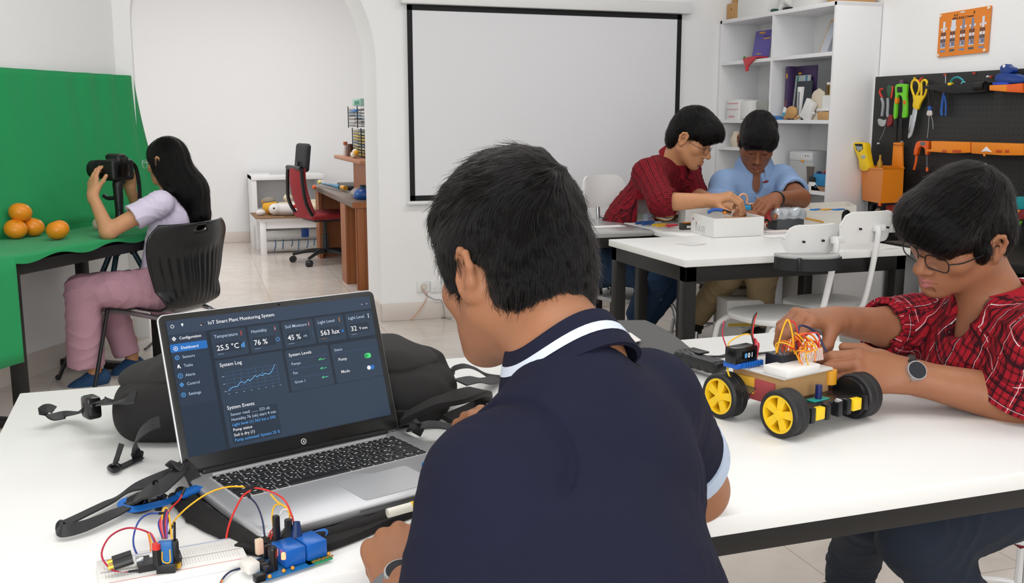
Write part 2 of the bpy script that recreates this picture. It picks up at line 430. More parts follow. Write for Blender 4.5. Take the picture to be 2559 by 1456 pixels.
# ------------------------------------------------------------ smooth solids for bodies, clothes and other soft things
def A3(v): return np.array(tuple(v), dtype=np.float64)
def noise3(x, y, z, f, seed=0):
    """cheap smooth noise in -1..1"""
    r = np.random.default_rng(seed); o = 0
    for i in range(4):
        k = r.normal(size=3); k *= f*(1+.6*i)/np.linalg.norm(k); ph = r.uniform(0, 6.28); k2 = r.normal(size=3)*f*.5
        o = o+np.sin(k[0]*x+k[1]*y+k[2]*z+ph+1.2*np.sin(k2[0]*x+k2[1]*y+k2[2]*z+ph))/(1+.5*i)
    return o/2.4
class S:
    """list of primitives, joined by smooth union in order"""
    def __init__(s): s.p = []; s.paint = []; s.disp = []
    def cap(s, a, b, r1, r2=None, k=.01, n=None, sq=1.0, op=1, cut=None):
        """round cone a-b; squashed by sq along n; cut: list of (point, normal) half-spaces kept on the negative side"""
        s.p.append(('c', A3(a), A3(b), r1, r1 if r2 is None else r2, k, None if n is None else A3(V(n).normalized()), sq, op, [(A3(q), A3(V(m).normalized())) for q, m in (cut or [])])); return s
    def chain(s, pts, rs, k=.01, n=None, sq=1.0):
        for i in range(len(pts)-1): s.cap(pts[i], pts[i+1], rs[i], rs[i+1], k, n, sq)
        return s
    def ell(s, c, rad, M=None, k=.01, op=1):
        M = np.array(M if M is not None else Matrix.Identity(3)).reshape(3, 3)
        s.p.append(('e', A3(c), M, np.array(rad, float), k, op)); return s
    def box(s, c, half, M=None, r=.005, k=.005, op=1):
        M = np.array(M if M is not None else Matrix.Identity(3)).reshape(3, 3)
        s.p.append(('b', A3(c), M, np.array(half, float)-r, r, k, op)); return s
    def ext(s, q):
        if q[0] == 'c':
            m = max(q[3], q[4]); lo = np.minimum(q[1], q[2])-m; hi = np.maximum(q[1], q[2])+m; k = q[5]
        elif q[0] == 'e':
            m = q[3].max(); lo = q[1]-m; hi = q[1]+m; k = q[4]
        else:
            m = np.linalg.norm(q[3])+q[4]; lo = q[1]-m; hi = q[1]+m; k = q[5]
        return lo, hi, k
    def d(s, q, x, y, z):
        if q[0] == 'c':
            _, a, b, r1, r2, k, n, sq, op, cut = q
            ba = b-a; l2 = max(ba@ba, 1e-12)
            px, py, pz = x-a[0], y-a[1], z-a[2]
            t = np.clip((px*ba[0]+py*ba[1]+pz*ba[2])/l2, 0, 1)
            qx, qy, qz = px-t*ba[0], py-t*ba[1], pz-t*ba[2]
            dd = qx*qx+qy*qy+qz*qz
            if n is not None:
                h = qx*n[0]+qy*n[1]+qz*n[2]; dd = dd+(sq*sq-1)*h*h
            dd = np.sqrt(dd)-(r1+(r2-r1)*t)
            if n is not None and sq > 1: dd = dd/(1+.5*(sq-1))
            for (c, m) in cut: dd = np.maximum(dd, (x-c[0])*m[0]+(y-c[1])*m[1]+(z-c[2])*m[2])
            return dd, k, op
        if q[0] == 'e':
            _, c, M, R, k, op = q
            px, py, pz = x-c[0], y-c[1], z-c[2]
            u = (px*M[0, 0]+py*M[1, 0]+pz*M[2, 0]); v = (px*M[0, 1]+py*M[1, 1]+pz*M[2, 1]); w = (px*M[0, 2]+py*M[1, 2]+pz*M[2, 2])
            k0 = np.sqrt((u/R[0])**2+(v/R[1])**2+(w/R[2])**2); k1 = np.sqrt((u/R[0]**2)**2+(v/R[1]**2)**2+(w/R[2]**2)**2)
            return np.where(k1 > 1e-9, k0*(k0-1)/np.maximum(k1, 1e-9), -R.min()), k, op
        _, c, M, Hh, r, k, op = q
        px, py, pz = x-c[0], y-c[1], z-c[2]
        u = np.abs(px*M[0, 0]+py*M[1, 0]+pz*M[2, 0])-Hh[0]; v = np.abs(px*M[0, 1]+py*M[1, 1]+pz*M[2, 1])-Hh[1]; w = np.abs(px*M[0, 2]+py*M[1, 2]+pz*M[2, 2])-Hh[2]
        o = np.sqrt(np.maximum(u, 0)**2+np.maximum(v, 0)**2+np.maximum(w, 0)**2)+np.minimum(np.maximum(u, np.maximum(v, w)), 0)-r
        return o, k, op
    @staticmethod
    def comb(g, d, k, op):
        if op == 1:
            if k <= 0: return np.minimum(g, d)
            h = np.maximum(k-np.abs(g-d), 0)/k; return np.minimum(g, d)-h*h*k*.25
        d = -d
        if k <= 0: return np.maximum(g, d)
        h = np.maximum(k-np.abs(g-d), 0)/k; return np.maximum(g, d)+h*h*k*.25
    def at(s, p):
        p = np.asarray(p); g = np.full(len(p), 1.0)
        for q in s.p:
            d, k, op = s.d(q, p[:, 0], p[:, 1], p[:, 2]); g = s.comb(g, d, k, op)
        for f in s.disp: g = g+f(p[:, 0], p[:, 1], p[:, 2])
        return g
    def normal(s, p, e=.002):
        p = np.asarray(p); o = np.zeros_like(p)
        for i in range(3):
            h = np.zeros(3); h[i] = e; o[:, i] = s.at(p+h)-s.at(p-h)
        return o/np.maximum(np.linalg.norm(o, axis=1, keepdims=True), 1e-9)
    def mesh(s, vox, clip=None, cuts=()):
        """surface nets; returns vertices (n,3) and quads; cuts: half-spaces (point, normal) applied to everything"""
        ex = [s.ext(q) for q in s.p if (q[-2] if q[0] == 'c' else q[-1]) == 1]
        lo = np.min([e[0] for e in ex], axis=0)-3*vox; hi = np.max([e[1] for e in ex], axis=0)+3*vox
        if clip is not None: lo = np.maximum(lo, clip[0]); hi = np.minimum(hi, clip[1])
        n = np.ceil((hi-lo)/vox).astype(int)+1
        G = np.full(n, .5, np.float32); ax = [lo[i]+np.arange(n[i])*vox for i in range(3)]
        for q in s.p:
            a, b, k = s.ext(q); m = k+2*vox
            i0 = np.clip(np.floor((a-m-lo)/vox).astype(int), 0, n); i1 = np.clip(np.ceil((b+m-lo)/vox).astype(int)+1, 0, n)
            if (i1 <= i0).any(): continue
            sl = tuple(slice(i0[i], i1[i]) for i in range(3))
            x = ax[0][sl[0]][:, None, None]; y = ax[1][sl[1]][None, :, None]; z = ax[2][sl[2]][None, None, :]
            d, kk, op = s.d(q, x, y, z); G[sl] = s.comb(G[sl], d, kk, op)
        if s.disp or cuts:
            near = np.nonzero(np.abs(G) < .03) if s.disp else None
            if near is not None:
                x, y, z = (ax[i][near[i]] for i in range(3)); v = G[near]
                for f in s.disp: v = v+f(x, y, z)
                G[near] = v
            for c, m in cuts:
                c = A3(c); m = A3(V(m).normalized())
                G = np.maximum(G, ((ax[0]-c[0])*m[0])[:, None, None]+((ax[1]-c[1])*m[1])[None, :, None]+((ax[2]-c[2])*m[2])[None, None, :]).astype(np.float32)
        for i in range(3):
            sl = [slice(None)]*3; sl[i] = 0; G[tuple(sl)] = np.maximum(G[tuple(sl)], vox*.3); sl[i] = -1; G[tuple(sl)] = np.maximum(G[tuple(sl)], vox*.3)
        ins = G < 0; st = np.array([n[1]*n[2], n[2], 1])
        cells = []; pts = []; edges = []
        for axn in range(3):
            a = [slice(None)]*3; b = [slice(None)]*3; a[axn] = slice(0, -1); b[axn] = slice(1, None)
            dif = ins[tuple(a)] != ins[tuple(b)]
            idx = np.argwhere(dif)
            o1, o2 = [(1, 2), (2, 0), (0, 1)][axn]
            ok = (idx[:, o1] > 0) & (idx[:, o2] > 0); idx = idx[ok]
            j = idx.copy(); j[:, axn] += 1
            g0 = G[idx[:, 0], idx[:, 1], idx[:, 2]].astype(float); g1 = G[j[:, 0], j[:, 1], j[:, 2]]
            p = idx.astype(float); p[:, axn] += g0/(g0-g1)
            base = idx@st; q = [base, base-st[o1], base-st[o1]-st[o2], base-st[o2]]
            for c in q: cells.append(c); pts.append(p)
            qq = np.stack(q, 1); fl = ins[idx[:, 0], idx[:, 1], idx[:, 2]]
            qq[~fl] = qq[~fl][:, ::-1]; edges.append(qq)
        C = np.concatenate(cells); Pp = np.concatenate(pts)
        u, inv = np.unique(C, return_inverse=True); cnt = np.bincount(inv)
        Vv = np.stack([np.bincount(inv, Pp[:, i])/cnt for i in range(3)], 1)*vox+lo
        F = np.searchsorted(u, np.concatenate(edges))
        # light relaxation keeps the surface even
        E1 = np.concatenate([F[:, [0, 1]], F[:, [1, 2]], F[:, [2, 3]], F[:, [3, 0]]])
        for lam in (.45, -.46):
            acc = np.stack([np.bincount(E1[:, 0], Vv[E1[:, 1], i], len(Vv))+np.bincount(E1[:, 1], Vv[E1[:, 0], i], len(Vv)) for i in range(3)], 1)
            deg = np.bincount(E1[:, 0], minlength=len(Vv))+np.bincount(E1[:, 1], minlength=len(Vv))
            Vv = Vv+lam*(acc/np.maximum(deg, 1)[:, None]-Vv)
        return Vv, F
    def build(s, name, mt, parent, vox, base=None, clip=None, cuts=(), uv=None, world=True):
        Vv, F = s.mesh(vox, clip, cuts)
        me = bpy.data.meshes.new(name)
        me.vertices.add(len(Vv)); me.vertices.foreach_set('co', Vv.astype(np.float32).ravel())
        me.loops.add(len(F)*4); me.loops.foreach_set('vertex_index', F.astype(np.int32).ravel())
        me.polygons.add(len(F)); me.polygons.foreach_set('loop_start', np.arange(0, len(F)*4, 4, dtype=np.int32))
        me.update(calc_edges=True); me.validate()
        me.polygons.foreach_set('use_smooth', [True]*len(me.polygons))
        if s.paint or base is not None:
            c = np.ones((len(Vv), 4)); c[:, :3] = base if base is not None else 1
            for f in s.paint: c[:, :3] = f(Vv, c[:, :3])
            at = me.color_attributes.new('Col', 'FLOAT_COLOR', 'POINT'); at.data.foreach_set('color', c.astype(np.float32).ravel())
        if uv is not None and len(me.polygons) == len(F):
            L = me.uv_layers.new(name='UVMap'); L.data.foreach_set('uv', uv(Vv, F).astype(np.float32).ravel())
        return link(name, me, mt, parent, world)
def bone_uv(bones):
    """per-corner cloth coordinates: every face takes the frame of its nearest bone (a, b, front direction, radius, kind)"""
    def f(Vv, F):
        cen = Vv[F].mean(1); best = None; D = []
        for (a, b, fr, r, kd) in bones:
            a = A3(a); b = A3(b); ba = b-a; t = np.clip((cen-a)@ba/(ba@ba), 0, 1); D.append(np.linalg.norm(cen-a-t[:, None]*ba, axis=1)/r)
        w = np.argmin(np.stack(D), 0); out = np.zeros((len(F), 4, 2))
        for i, (a, b, fr, r, kd) in enumerate(bones):
            m = w == i
            if not m.any(): continue
            a = A3(a); ax = A3(V(b)-V(a)); ax /= np.linalg.norm(ax); fr = A3(fr); fr = fr-ax*(fr@ax); fr /= np.linalg.norm(fr); sd = np.cross(ax, fr)
            q = Vv[F[m]]-a; v = q@ax
            if kd == 'flat': u = q@sd
            else:
                ang = np.arctan2(q@sd, q@fr); ref = ang[:, :1]; ang = ref+(ang-ref+np.pi) % (2*np.pi)-np.pi; u = ang*r
            out[m, :, 0] = u; out[m, :, 1] = v
        return out.reshape(-1, 2)
    return f
def blob(c, rad, M, col, soft=.35, amt=1.0):
    """tint of the skin inside an ellipsoid (lips, knuckles)"""
    c = A3(c); M = np.array(M).reshape(3, 3); R = np.array(rad); col = np.array(lin(col)[:3])
    def f(Vv, C):
        k = np.linalg.norm(((Vv-c)@M)/R, axis=1); w = np.clip((1-k)/soft, 0, 1)[:, None]*amt
        return C*(1-w)+col*w
    return f
# ------------------------------------------------------------ people
def skin_mat(name, rough=.5):
    m = mat(name, 'b07850', rough, spec=.35, sss=.12)
    nt, b = nodes(m); a = NN(nt, 'ShaderNodeVertexColor', layer_name='Col')
    tc = NN(nt, 'ShaderNodeTexCoord'); n = NN(nt, 'ShaderNodeTexNoise'); n.inputs['Scale'].default_value = 38; n.inputs['Detail'].default_value = 5
    nt.links.new(tc.outputs['Object'], n.inputs['Vector'])
    k = mth(nt, 'ADD', mth(nt, 'MULTIPLY', n.outputs[0], .22), .89)
    vm = NN(nt, 'ShaderNodeVectorMath', operation='SCALE'); nt.links.new(a.outputs[0], vm.inputs[0]); nt.links.new(k, vm.inputs['Scale'])
    nt.links.new(vm.outputs[0], b.inputs['Base Color'])
    n2 = NN(nt, 'ShaderNodeTexNoise'); n2.inputs['Scale'].default_value = 420; n2.inputs['Detail'].default_value = 2
    nt.links.new(tc.outputs['Object'], n2.inputs['Vector'])
    bp = NN(nt, 'ShaderNodeBump'); bp.inputs['Strength'].default_value = .12; bp.inputs['Distance'].default_value = .001
    nt.links.new(n2.outputs[0], bp.inputs['Height']); nt.links.new(bp.outputs[0], b.inputs['Normal'])
    return m
M_SKIN = skin_mat('skin')
M_HAIRCAP = mat('hair_underlayer', '0d0b0b', .6, spec=.2)
m_lash = mat('dark_hair', '100d0c', .5)
M_HAIR = bpy.data.materials.new('black_hair'); M_HAIR.use_nodes = True
_nt = M_HAIR.node_tree; _nt.nodes.clear(); _o = NN(_nt, 'ShaderNodeOutputMaterial'); _h = NN(_nt, 'ShaderNodeBsdfHairPrincipled')
_h.parametrization = 'COLOR'; _h.inputs['Color'].default_value = (.004, .0035, .0035, 1); _h.inputs['Roughness'].default_value = .28; _h.inputs['Radial Roughness'].default_value = .4; _h.inputs['IOR'].default_value = 1.3
_nt.links.new(_h.outputs[0], _o.inputs[0])
def clear_mat(name, amt=.93, col=(1, 1, 1, 1), rough=.03):
    m = bpy.data.materials.new(name); m.use_nodes = True; nt = m.node_tree; nt.nodes.clear()
    o = NN(nt, 'ShaderNodeOutputMaterial'); mx = NN(nt, 'ShaderNodeMixShader'); a = NN(nt, 'ShaderNodeBsdfGlossy'); t = NN(nt, 'ShaderNodeBsdfTransparent')
    a.inputs['Roughness'].default_value = rough; t.inputs[0].default_value = col; mx.inputs[0].default_value = amt
    nt.links.new(a.outputs[0], mx.inputs[1]); nt.links.new(t.outputs[0], mx.inputs[2]); nt.links.new(mx.outputs[0], o.inputs[0]); return m
M_LENS = clear_mat('clear_lens', .95)
class Head:
    def __init__(s, c, fwd, up, sc_=1.0):
        """c: centre between the ears at eye height; fwd: facing; up: crown direction"""
        s.c = V(c); s.k = sc_; y = V(fwd).normalized(); z = V(up); z = (z-y*z.dot(y)).normalized(); x = y.cross(z)
        s.M = Matrix((x, y, z)).transposed()
    def w(s, x, y, z): return s.c+s.M @ (V((x, y, z))*s.k)
    def skull(s, B, neck=None, nr=.055, lips='9c5a4a', young=True, stache=False, skin=None):
        w = s.w; k = s.k; M = s.M
        E = lambda c, r, kk, op=1, MM=None: B.ell(w(*c), [a*k for a in r], MM if MM is not None else M, kk*k, op)
        Cc = lambda a, b, r1, r2, kk, op=1: B.cap(w(*a), w(*b), r1*k, r2*k, kk*k, op=op)
        E((0, -.010, .030), (.073, .094, .080), .01)
        E((0, .026, -.034), (.060, .060, .080), .035)
        for q in (-1, 1):
            Cc((q*.053, -.002, -.052), (q*.018, .064, -.096), .018, .014, .03)
            E((q*.042, .052, -.026), (.024, .022, .020), .022)
        E((0, .070, -.099), (.021, .020, .017), .02)
        E((0, .066, -.066), (.032, .026, .028), .02)
        Cc((-.030, .071, .020), (.030, .071, .020), .012, .012, .018)
        for q in (-1, 1): E((q*.031, .090, .001), (.0165, .0145, .0115), .012, -1)
        Cc((0, .080, .012), (0, .104, -.032), .0072, .0110, .010)
        E((0, .107, -.037), (.0130, .0115, .0105), .006)
        for q in (-1, 1):
            E((q*.0140, .093, -.040), (.0095, .0125, .0088), .005)
            E((q*.0070, .101, -.0482), (.0038, .0050, .0040), .003, -1)
            E((q*.031, .0735, -.001), (.0160, .0110, .0130), .003)          # closed or lowered eyelids
            Cc((q*.018, .0835, -.0065), (q*.044, .0765, -.0068), .0017, .0017, .002, -1)
        for q in (-1, 1):
            Cc((q*.022, .082, -.0690), (0, .0955, -.0652), .0042, .0058, .005); Cc((q*.019, .081, -.0760), (0, .0940, -.0780), .0046, .0072, .005)
            Cc((q*.025, .086, -.0712), (0, .1000, -.0712), .0014, .0015, .0025, -1)
        Cc((-.012, .088, -.0885), (.012, .088, -.0885), .0050, .0050, .008, -1); Cc((0, .1005, -.050), (0, .099, -.060), .0028, .0030, .005, -1)
        for q in (-1, 1):
            R = M @ rotm(0, 0, q*-.45) @ rotm(q*0, 0, 0)
            E((q*.0765, -.012, -.012), (.0075, .0190, .0290), .006, 1, R)
            E((q*.0835, -.008, -.008), (.0050, .0100, .0170), .004, -1, R)
            pts = [(q*.076, .004, .000), (q*.0795, .003, .014), (q*.0835, -.008, .0215), (q*.0865, -.021, .016), (q*.0865, -.027, .000), (q*.0825, -.021, -.018), (q*.0775, -.012, -.032), (q*.0745, -.004, -.034)]
            for i in range(len(pts)-1): Cc(pts[i], pts[i+1], .0044 if i < 5 else .0062, .0044 if i < 4 else .0062, .004)
            Cc((q*.0775, .004, -.010), (q*.077, .004, -.018), .0045, .004, .005)
        if neck is not None:
            n0 = w(0, -.022, -.030); B.cap(n0, neck, nr, nr*1.06, .035)
        B.paint.append(blob(w(0, .092, -.0655), [a*k for a in (.0235, .016, .0060)], M, lips, .5, .75))
        B.paint.append(blob(w(0, .092, -.0775), [a*k for a in (.0215, .016, .0078)], M, lips, .5, .85))
    def brows(s, parent, thick=.0032, world=True):
        mb = MB(); w = s.w
        for q in (-1, 1):
            pts = spline([w(q*.012, .0845, .0160), w(q*.026, .0838, .0215), w(q*.044, .0715, .0165)], 6)
            n = len(pts); mb.tube(pts, [s.k*thick*(.75+.35*math.sin(pi*(i/(n-1))**.7))*(1-.55*i/(n-1)) for i in range(n)], 6)
        return mb.build('eyebrows', m_lash, parent, world=world)
    def lashes(s, parent, world=True):
        mb = MB(); w = s.w
        for q in (-1, 1):
            pts = spline([w(q*.0170, .0825, -.0045), w(q*.0255, .0850, -.0075), w(q*.0350, .0835, -.0078), w(q*.0460, .0745, -.0050)], 6)
            mb.tube(pts, [s.k*.0011*(.5+math.sin(pi*i/(len(pts)-1))) for i in range(len(pts))], 5)
        return mb.build('eyelashes', m_lash, parent, world=world)
    def stache(s, parent, world=True):
        mb = MB(); w = s.w
        for q in (-1, 1):
            pts = spline([w(q*.002, .0985, -.0570), w(q*.012, .0945, -.0580), w(q*.0265, .0825, -.0665)], 6)
            mb.tube(pts, [s.k*.0022*(1-.6*i/(len(pts)-1)) for i in range(len(pts))], 6)
        return mb.build('moustache', mat('faint_moustache', '2c1c14', .7), parent, world=world)
    def glasses(s, parent, label=None, mt=None, drop=-.006, w_=.024, h_=.0165, rr=.0011, world=True, out=.0, tilt=0):
        """thin framed spectacles sitting on the nose and ears"""
        w = s.w; fr = MB(); gl = MB(); tm = MB()
        f0 = .101+out
        for q in (-1, 1):
            poly = rrect(w_*2, h_*2, h_*.75, 6)
            pts = [w(q*(.0335)+p[0], f0-.0035*abs(q*.0335+p[0])/.03*1.0-.004*((p[0]*q+w_)/(2*w_))+tilt*(-p[1]), drop+p[1]) for p in poly]
            fr.tube(pts, rr*s.k, 6, closed=True)
            c = sum(pts, V((0, 0, 0)))/len(pts); gl.add(pts+[c], [(i, (i+1) % len(pts), len(pts)) for i in range(len(pts))])
            tm.tube(spline([w(q*(.0335+w_), f0-.012, drop+.006), w(q*.073, f0-.035, drop+.006), w(q*.0815, .02, drop+.008), w(q*.081, -.010, drop+.010), w(q*.079, -.028, drop-.008)], 6), rr*1.05*s.k, 6)
        fr.tube(spline([w(-.0095, f0-.002, drop+.004), w(0, f0+.003, drop+.008), w(.0095, f0-.002, drop+.004)], 5), rr*s.k, 6)
        g = fr.build('glasses', mt, parent, world=world)
        if label: g['label'] = label
        L = gl.build('lenses', M_LENS, g); tm.build('temples', mt, g)
        return g
def strands(name, cap, roots, flow, seg, length, lift, rad, parent, curl=0, seed=1, wisp=.0, gravity=0, mt=None):
    """hair strands that run over the hair volume 'cap' along flow(p) and lie at lift above it"""
    r = np.random.default_rng(seed); p = np.asarray(roots).copy(); N = len(p)
    L = length*(.65+.55*r.random(N)) if np.isscalar(length) else length
    lf = lift*(.15+r.random(N)); out = np.zeros((N, seg, 3)); tang = None
    jit = r.normal(size=(N, 3))*.07; wl = wisp*r.random(N)**8
    for i in range(seg):
        g = cap.at(p); n = cap.normal(p); t = i/(seg-1)
        tgt = lf*(.2+.8*math.sin(min(1, t*1.5)*pi/2))+wl*t*t
        p = p+n*(tgt-g)[:, None]
        out[:, i] = p
        f = flow(p)+jit+noise_vec(p, 70, seed)*.30
        if gravity: f = f+np.array([0, 0, -gravity])
        f = f-n*(f*n).sum(1)[:, None]; f /= np.maximum(np.linalg.norm(f, axis=1, keepdims=True), 1e-6)
        if tang is not None:
            f = f*.6+tang*.4; f /= np.maximum(np.linalg.norm(f, axis=1, keepdims=True), 1e-6)
        tang = f; p = p+f*(L/(seg-1))[:, None]
    cu = bpy.data.hair_curves.new(name); cu.add_curves([seg]*N)
    cu.attributes['position'].data.foreach_set('vector', out.reshape(-1).astype(np.float32))
    ra = cu.attributes.get('radius') or cu.attributes.new('radius', 'FLOAT', 'POINT')
    t = np.linspace(0, 1, seg); rr = np.tile(rad*(1-.75*t**2), N)*np.repeat(.7+.6*r.random(N), seg)
    ra.data.foreach_set('value', rr.astype(np.float32))
    o = bpy.data.objects.new(name, cu); COL.objects.link(o); cu.materials.append(mt or M_HAIR)
    o.parent = parent
    return o
def noise_vec(p, f, seed):
    return np.stack([noise3(p[:, 0], p[:, 1], p[:, 2], f, seed+i) for i in range(3)], 1)
def roots_on(o, n, keep=None, seed=3):
    """random points on the surface of a mesh"""
    me = o.data; r = np.random.default_rng(seed)
    v = np.zeros(len(me.vertices)*3, np.float32); me.vertices.foreach_get('co', v); v = v.reshape(-1, 3).astype(float)
    f = np.zeros(len(me.loops), np.int32); me.loops.foreach_get('vertex_index', f); f = f.reshape(-1, 4)
    c = v[f]; a = np.linalg.norm(np.cross(c[:, 2]-c[:, 0], c[:, 3]-c[:, 1]), axis=1)
    if keep is not None: a = a*keep(c.mean(1))
    k = r.choice(len(f), n, p=a/a.sum()); u = r.random((n, 1)); w = r.random((n, 1)); c = c[k]
    return (c[:, 0]*(1-u)+c[:, 1]*u)*(1-w)+(c[:, 3]*(1-u)+c[:, 2]*u)*w
def hand(B, wrist, fdir, back, thumb_side, curls, k=1.0, spread=.06, thumb=(None, None), rad=1.0, lens=None, wr=.024):
    """palm, five unequal fingers and a side thumb.  fdir: wrist to knuckles; back: out of the back of the hand; thumb_side: towards the thumb.
    curls: 4 triples (index..little) of bends in radians; thumb: two directions in the hand frame (side, fwd, back)"""
    f = V(fdir).normalized(); b = V(back); b = (b-f*b.dot(f)).normalized(); s_ = f.cross(b)
    if s_.dot(V(thumb_side)) < 0: s_ = -s_
    wrist = V(wrist)
    L = lambda x, y, z: wrist+s_*x*k+f*y*k+b*z*k
    kn = [(.030, .088, .004), (.010, .094, .007), (-.010, .090, .005), (-.029, .080, 0)]
    fl = lens or [(.044, .026, .021), (.048, .030, .022), (.045, .028, .021), (.036, .021, .019)]
    fr = [.0098, .0100, .0095, .0086]; tips = []
    B.cap(wrist-f*.02*k, L(0, .02, 0), wr*k, .027*k, .02, b, 1.45)
    for i, q in enumerate(kn):
        B.cap(L(q[0]*.55, .010, 0), L(q[0], q[1]-.008, q[2]-.003), .016*k, .0125*k, .012*k, b, 1.05)
    B.cap(L(.012, .035, -.006), L(-.012, .06, -.006), .017*k, .017*k, .014*k, b, 1.2)
    B.cap(L(.012, .012, -.004), L(.034, .040, -.008), .016*k, .014*k, .016*k)
    for i, q in enumerate(kn):
        p = L(*q); sp = spread*(1.5-i); d = (f+s_*sp).normalized(); ang = 0
        B.ell(p, [.0108*k*rad]*3, None, .006*k)
        for j in range(3):
            ang = curls[i][j]; ax = s_
            # bend towards the palm, i.e. away from b
            c, sn = math.cos(ang), math.sin(ang); bb = b-d*b.dot(d); bb.normalize()
            nd = (d*c-bb*sn).normalized(); b2 = (bb*c+d*sn)
            e = p+nd*fl[i][j]*k; r1 = fr[i]*rad*k*(1-.09*j); r2 = fr[i]*rad*k*(1-.09*(j+1))
            B.cap(p, e, r1, r2, .0035*k)
            p = e; d = nd; b = b2
        b = V(back); b = (b-f*b.dot(f)).normalized(); tips.append((p, d))
    t1, t2 = thumb
    t1 = V(t1 or (.75, .62, -.25)); t2 = V(t2 or (.45, .85, -.25))
    D = lambda q: (s_*q.x+f*q.y+b*q.z).normalized()
    p0 = L(.030, .036, -.008); p1 = p0+D(t1)*.040*k; p2 = p1+D(t2)*.032*k
    B.cap(p0, p1, .0128*rad*k, .0105*rad*k, .008*k); B.cap(p1, p2, .0105*rad*k, .0088*rad*k, .004*k)
    tips.append((p2, D(t2)))
    return tips
# ------------------------------------------------------------ the boy in the navy polo at the laptop
cf = V((math.sin(YAW), math.cos(YAW), 0)); cr = V((math.cos(YAW), -math.sin(YAW), 0)); UP = V((0, 0, 1))
def vdir(right, away, up): return (cr*right+cf*away+UP*up).normalized()
def limb(B, a, m, e, r, k=.02): B.cap(a, m, r[0], r[1], k); B.cap(m, e, r[1], r[2], k)
def folds(a, b, amp, f, seed, ring=1.0):
    """cloth folds mostly across the bone a-b"""
    a = A3(a); ax = A3(V(b)-V(a)); ln = np.linalg.norm(ax); ax /= ln
    def g(x, y, z):
        t = (x-a[0])*ax[0]+(y-a[1])*ax[1]+(z-a[2])*ax[2]
        w = noise3(x, y, z, f*.55, seed)
        s1 = np.sin(t*f*2.0+w*3.2+seed); m = np.clip(noise3(x, y, z, f*.3, seed+9)*1.2+.35, 0, 1)
        return -amp*((1-np.abs(s1))**2*m*ring+.35*w)
    return g
def stool(label, c, h=.45, r=.155, n=4, mt=None, seat=None, name='stool', cat='stool', group=None):
    t = thing(name, label, cat, (c[0], c[1], 0), group=group); mt = mt or m_wmetal
    MB().lathe([(0, h-.022), (r*.93, h-.022), (r, h-.016), (r*1.0, h-.006), (r*.94, h), (0, h-.004)], 32).build('seat', seat or m_wplast, t)
    for i in range(n):
        a = pi/4+2*pi*i/n; q = V((math.cos(a), math.sin(a), 0))
        MB().tube(spline([q*r*.55+UP*(h-.025), q*r*.82+UP*(h-.04), q*r*.98+UP*(h-.10), q*r*1.25+UP*.012], 6), .011, 10).cyl(q*r*1.25, q*r*1.25+UP*.02, .013).build('leg', mt, t)
    MB().tube([(r*1.13*math.cos(2*pi*i/32), r*1.13*math.sin(2*pi*i/32), .17) for i in range(32)], .007, 8, closed=True).build('foot_ring', mt, t)
    return t
m_navy = mat('navy_pique', '191b2e', .85, spec=.2, bump=(900, .25), var=(14, .10))
m_stripe = mat('pale_blue_stripe', 'cdd6e4', .7)
m_trous = mat('dark_trousers', '1d2230', .85, bump=(500, .2))
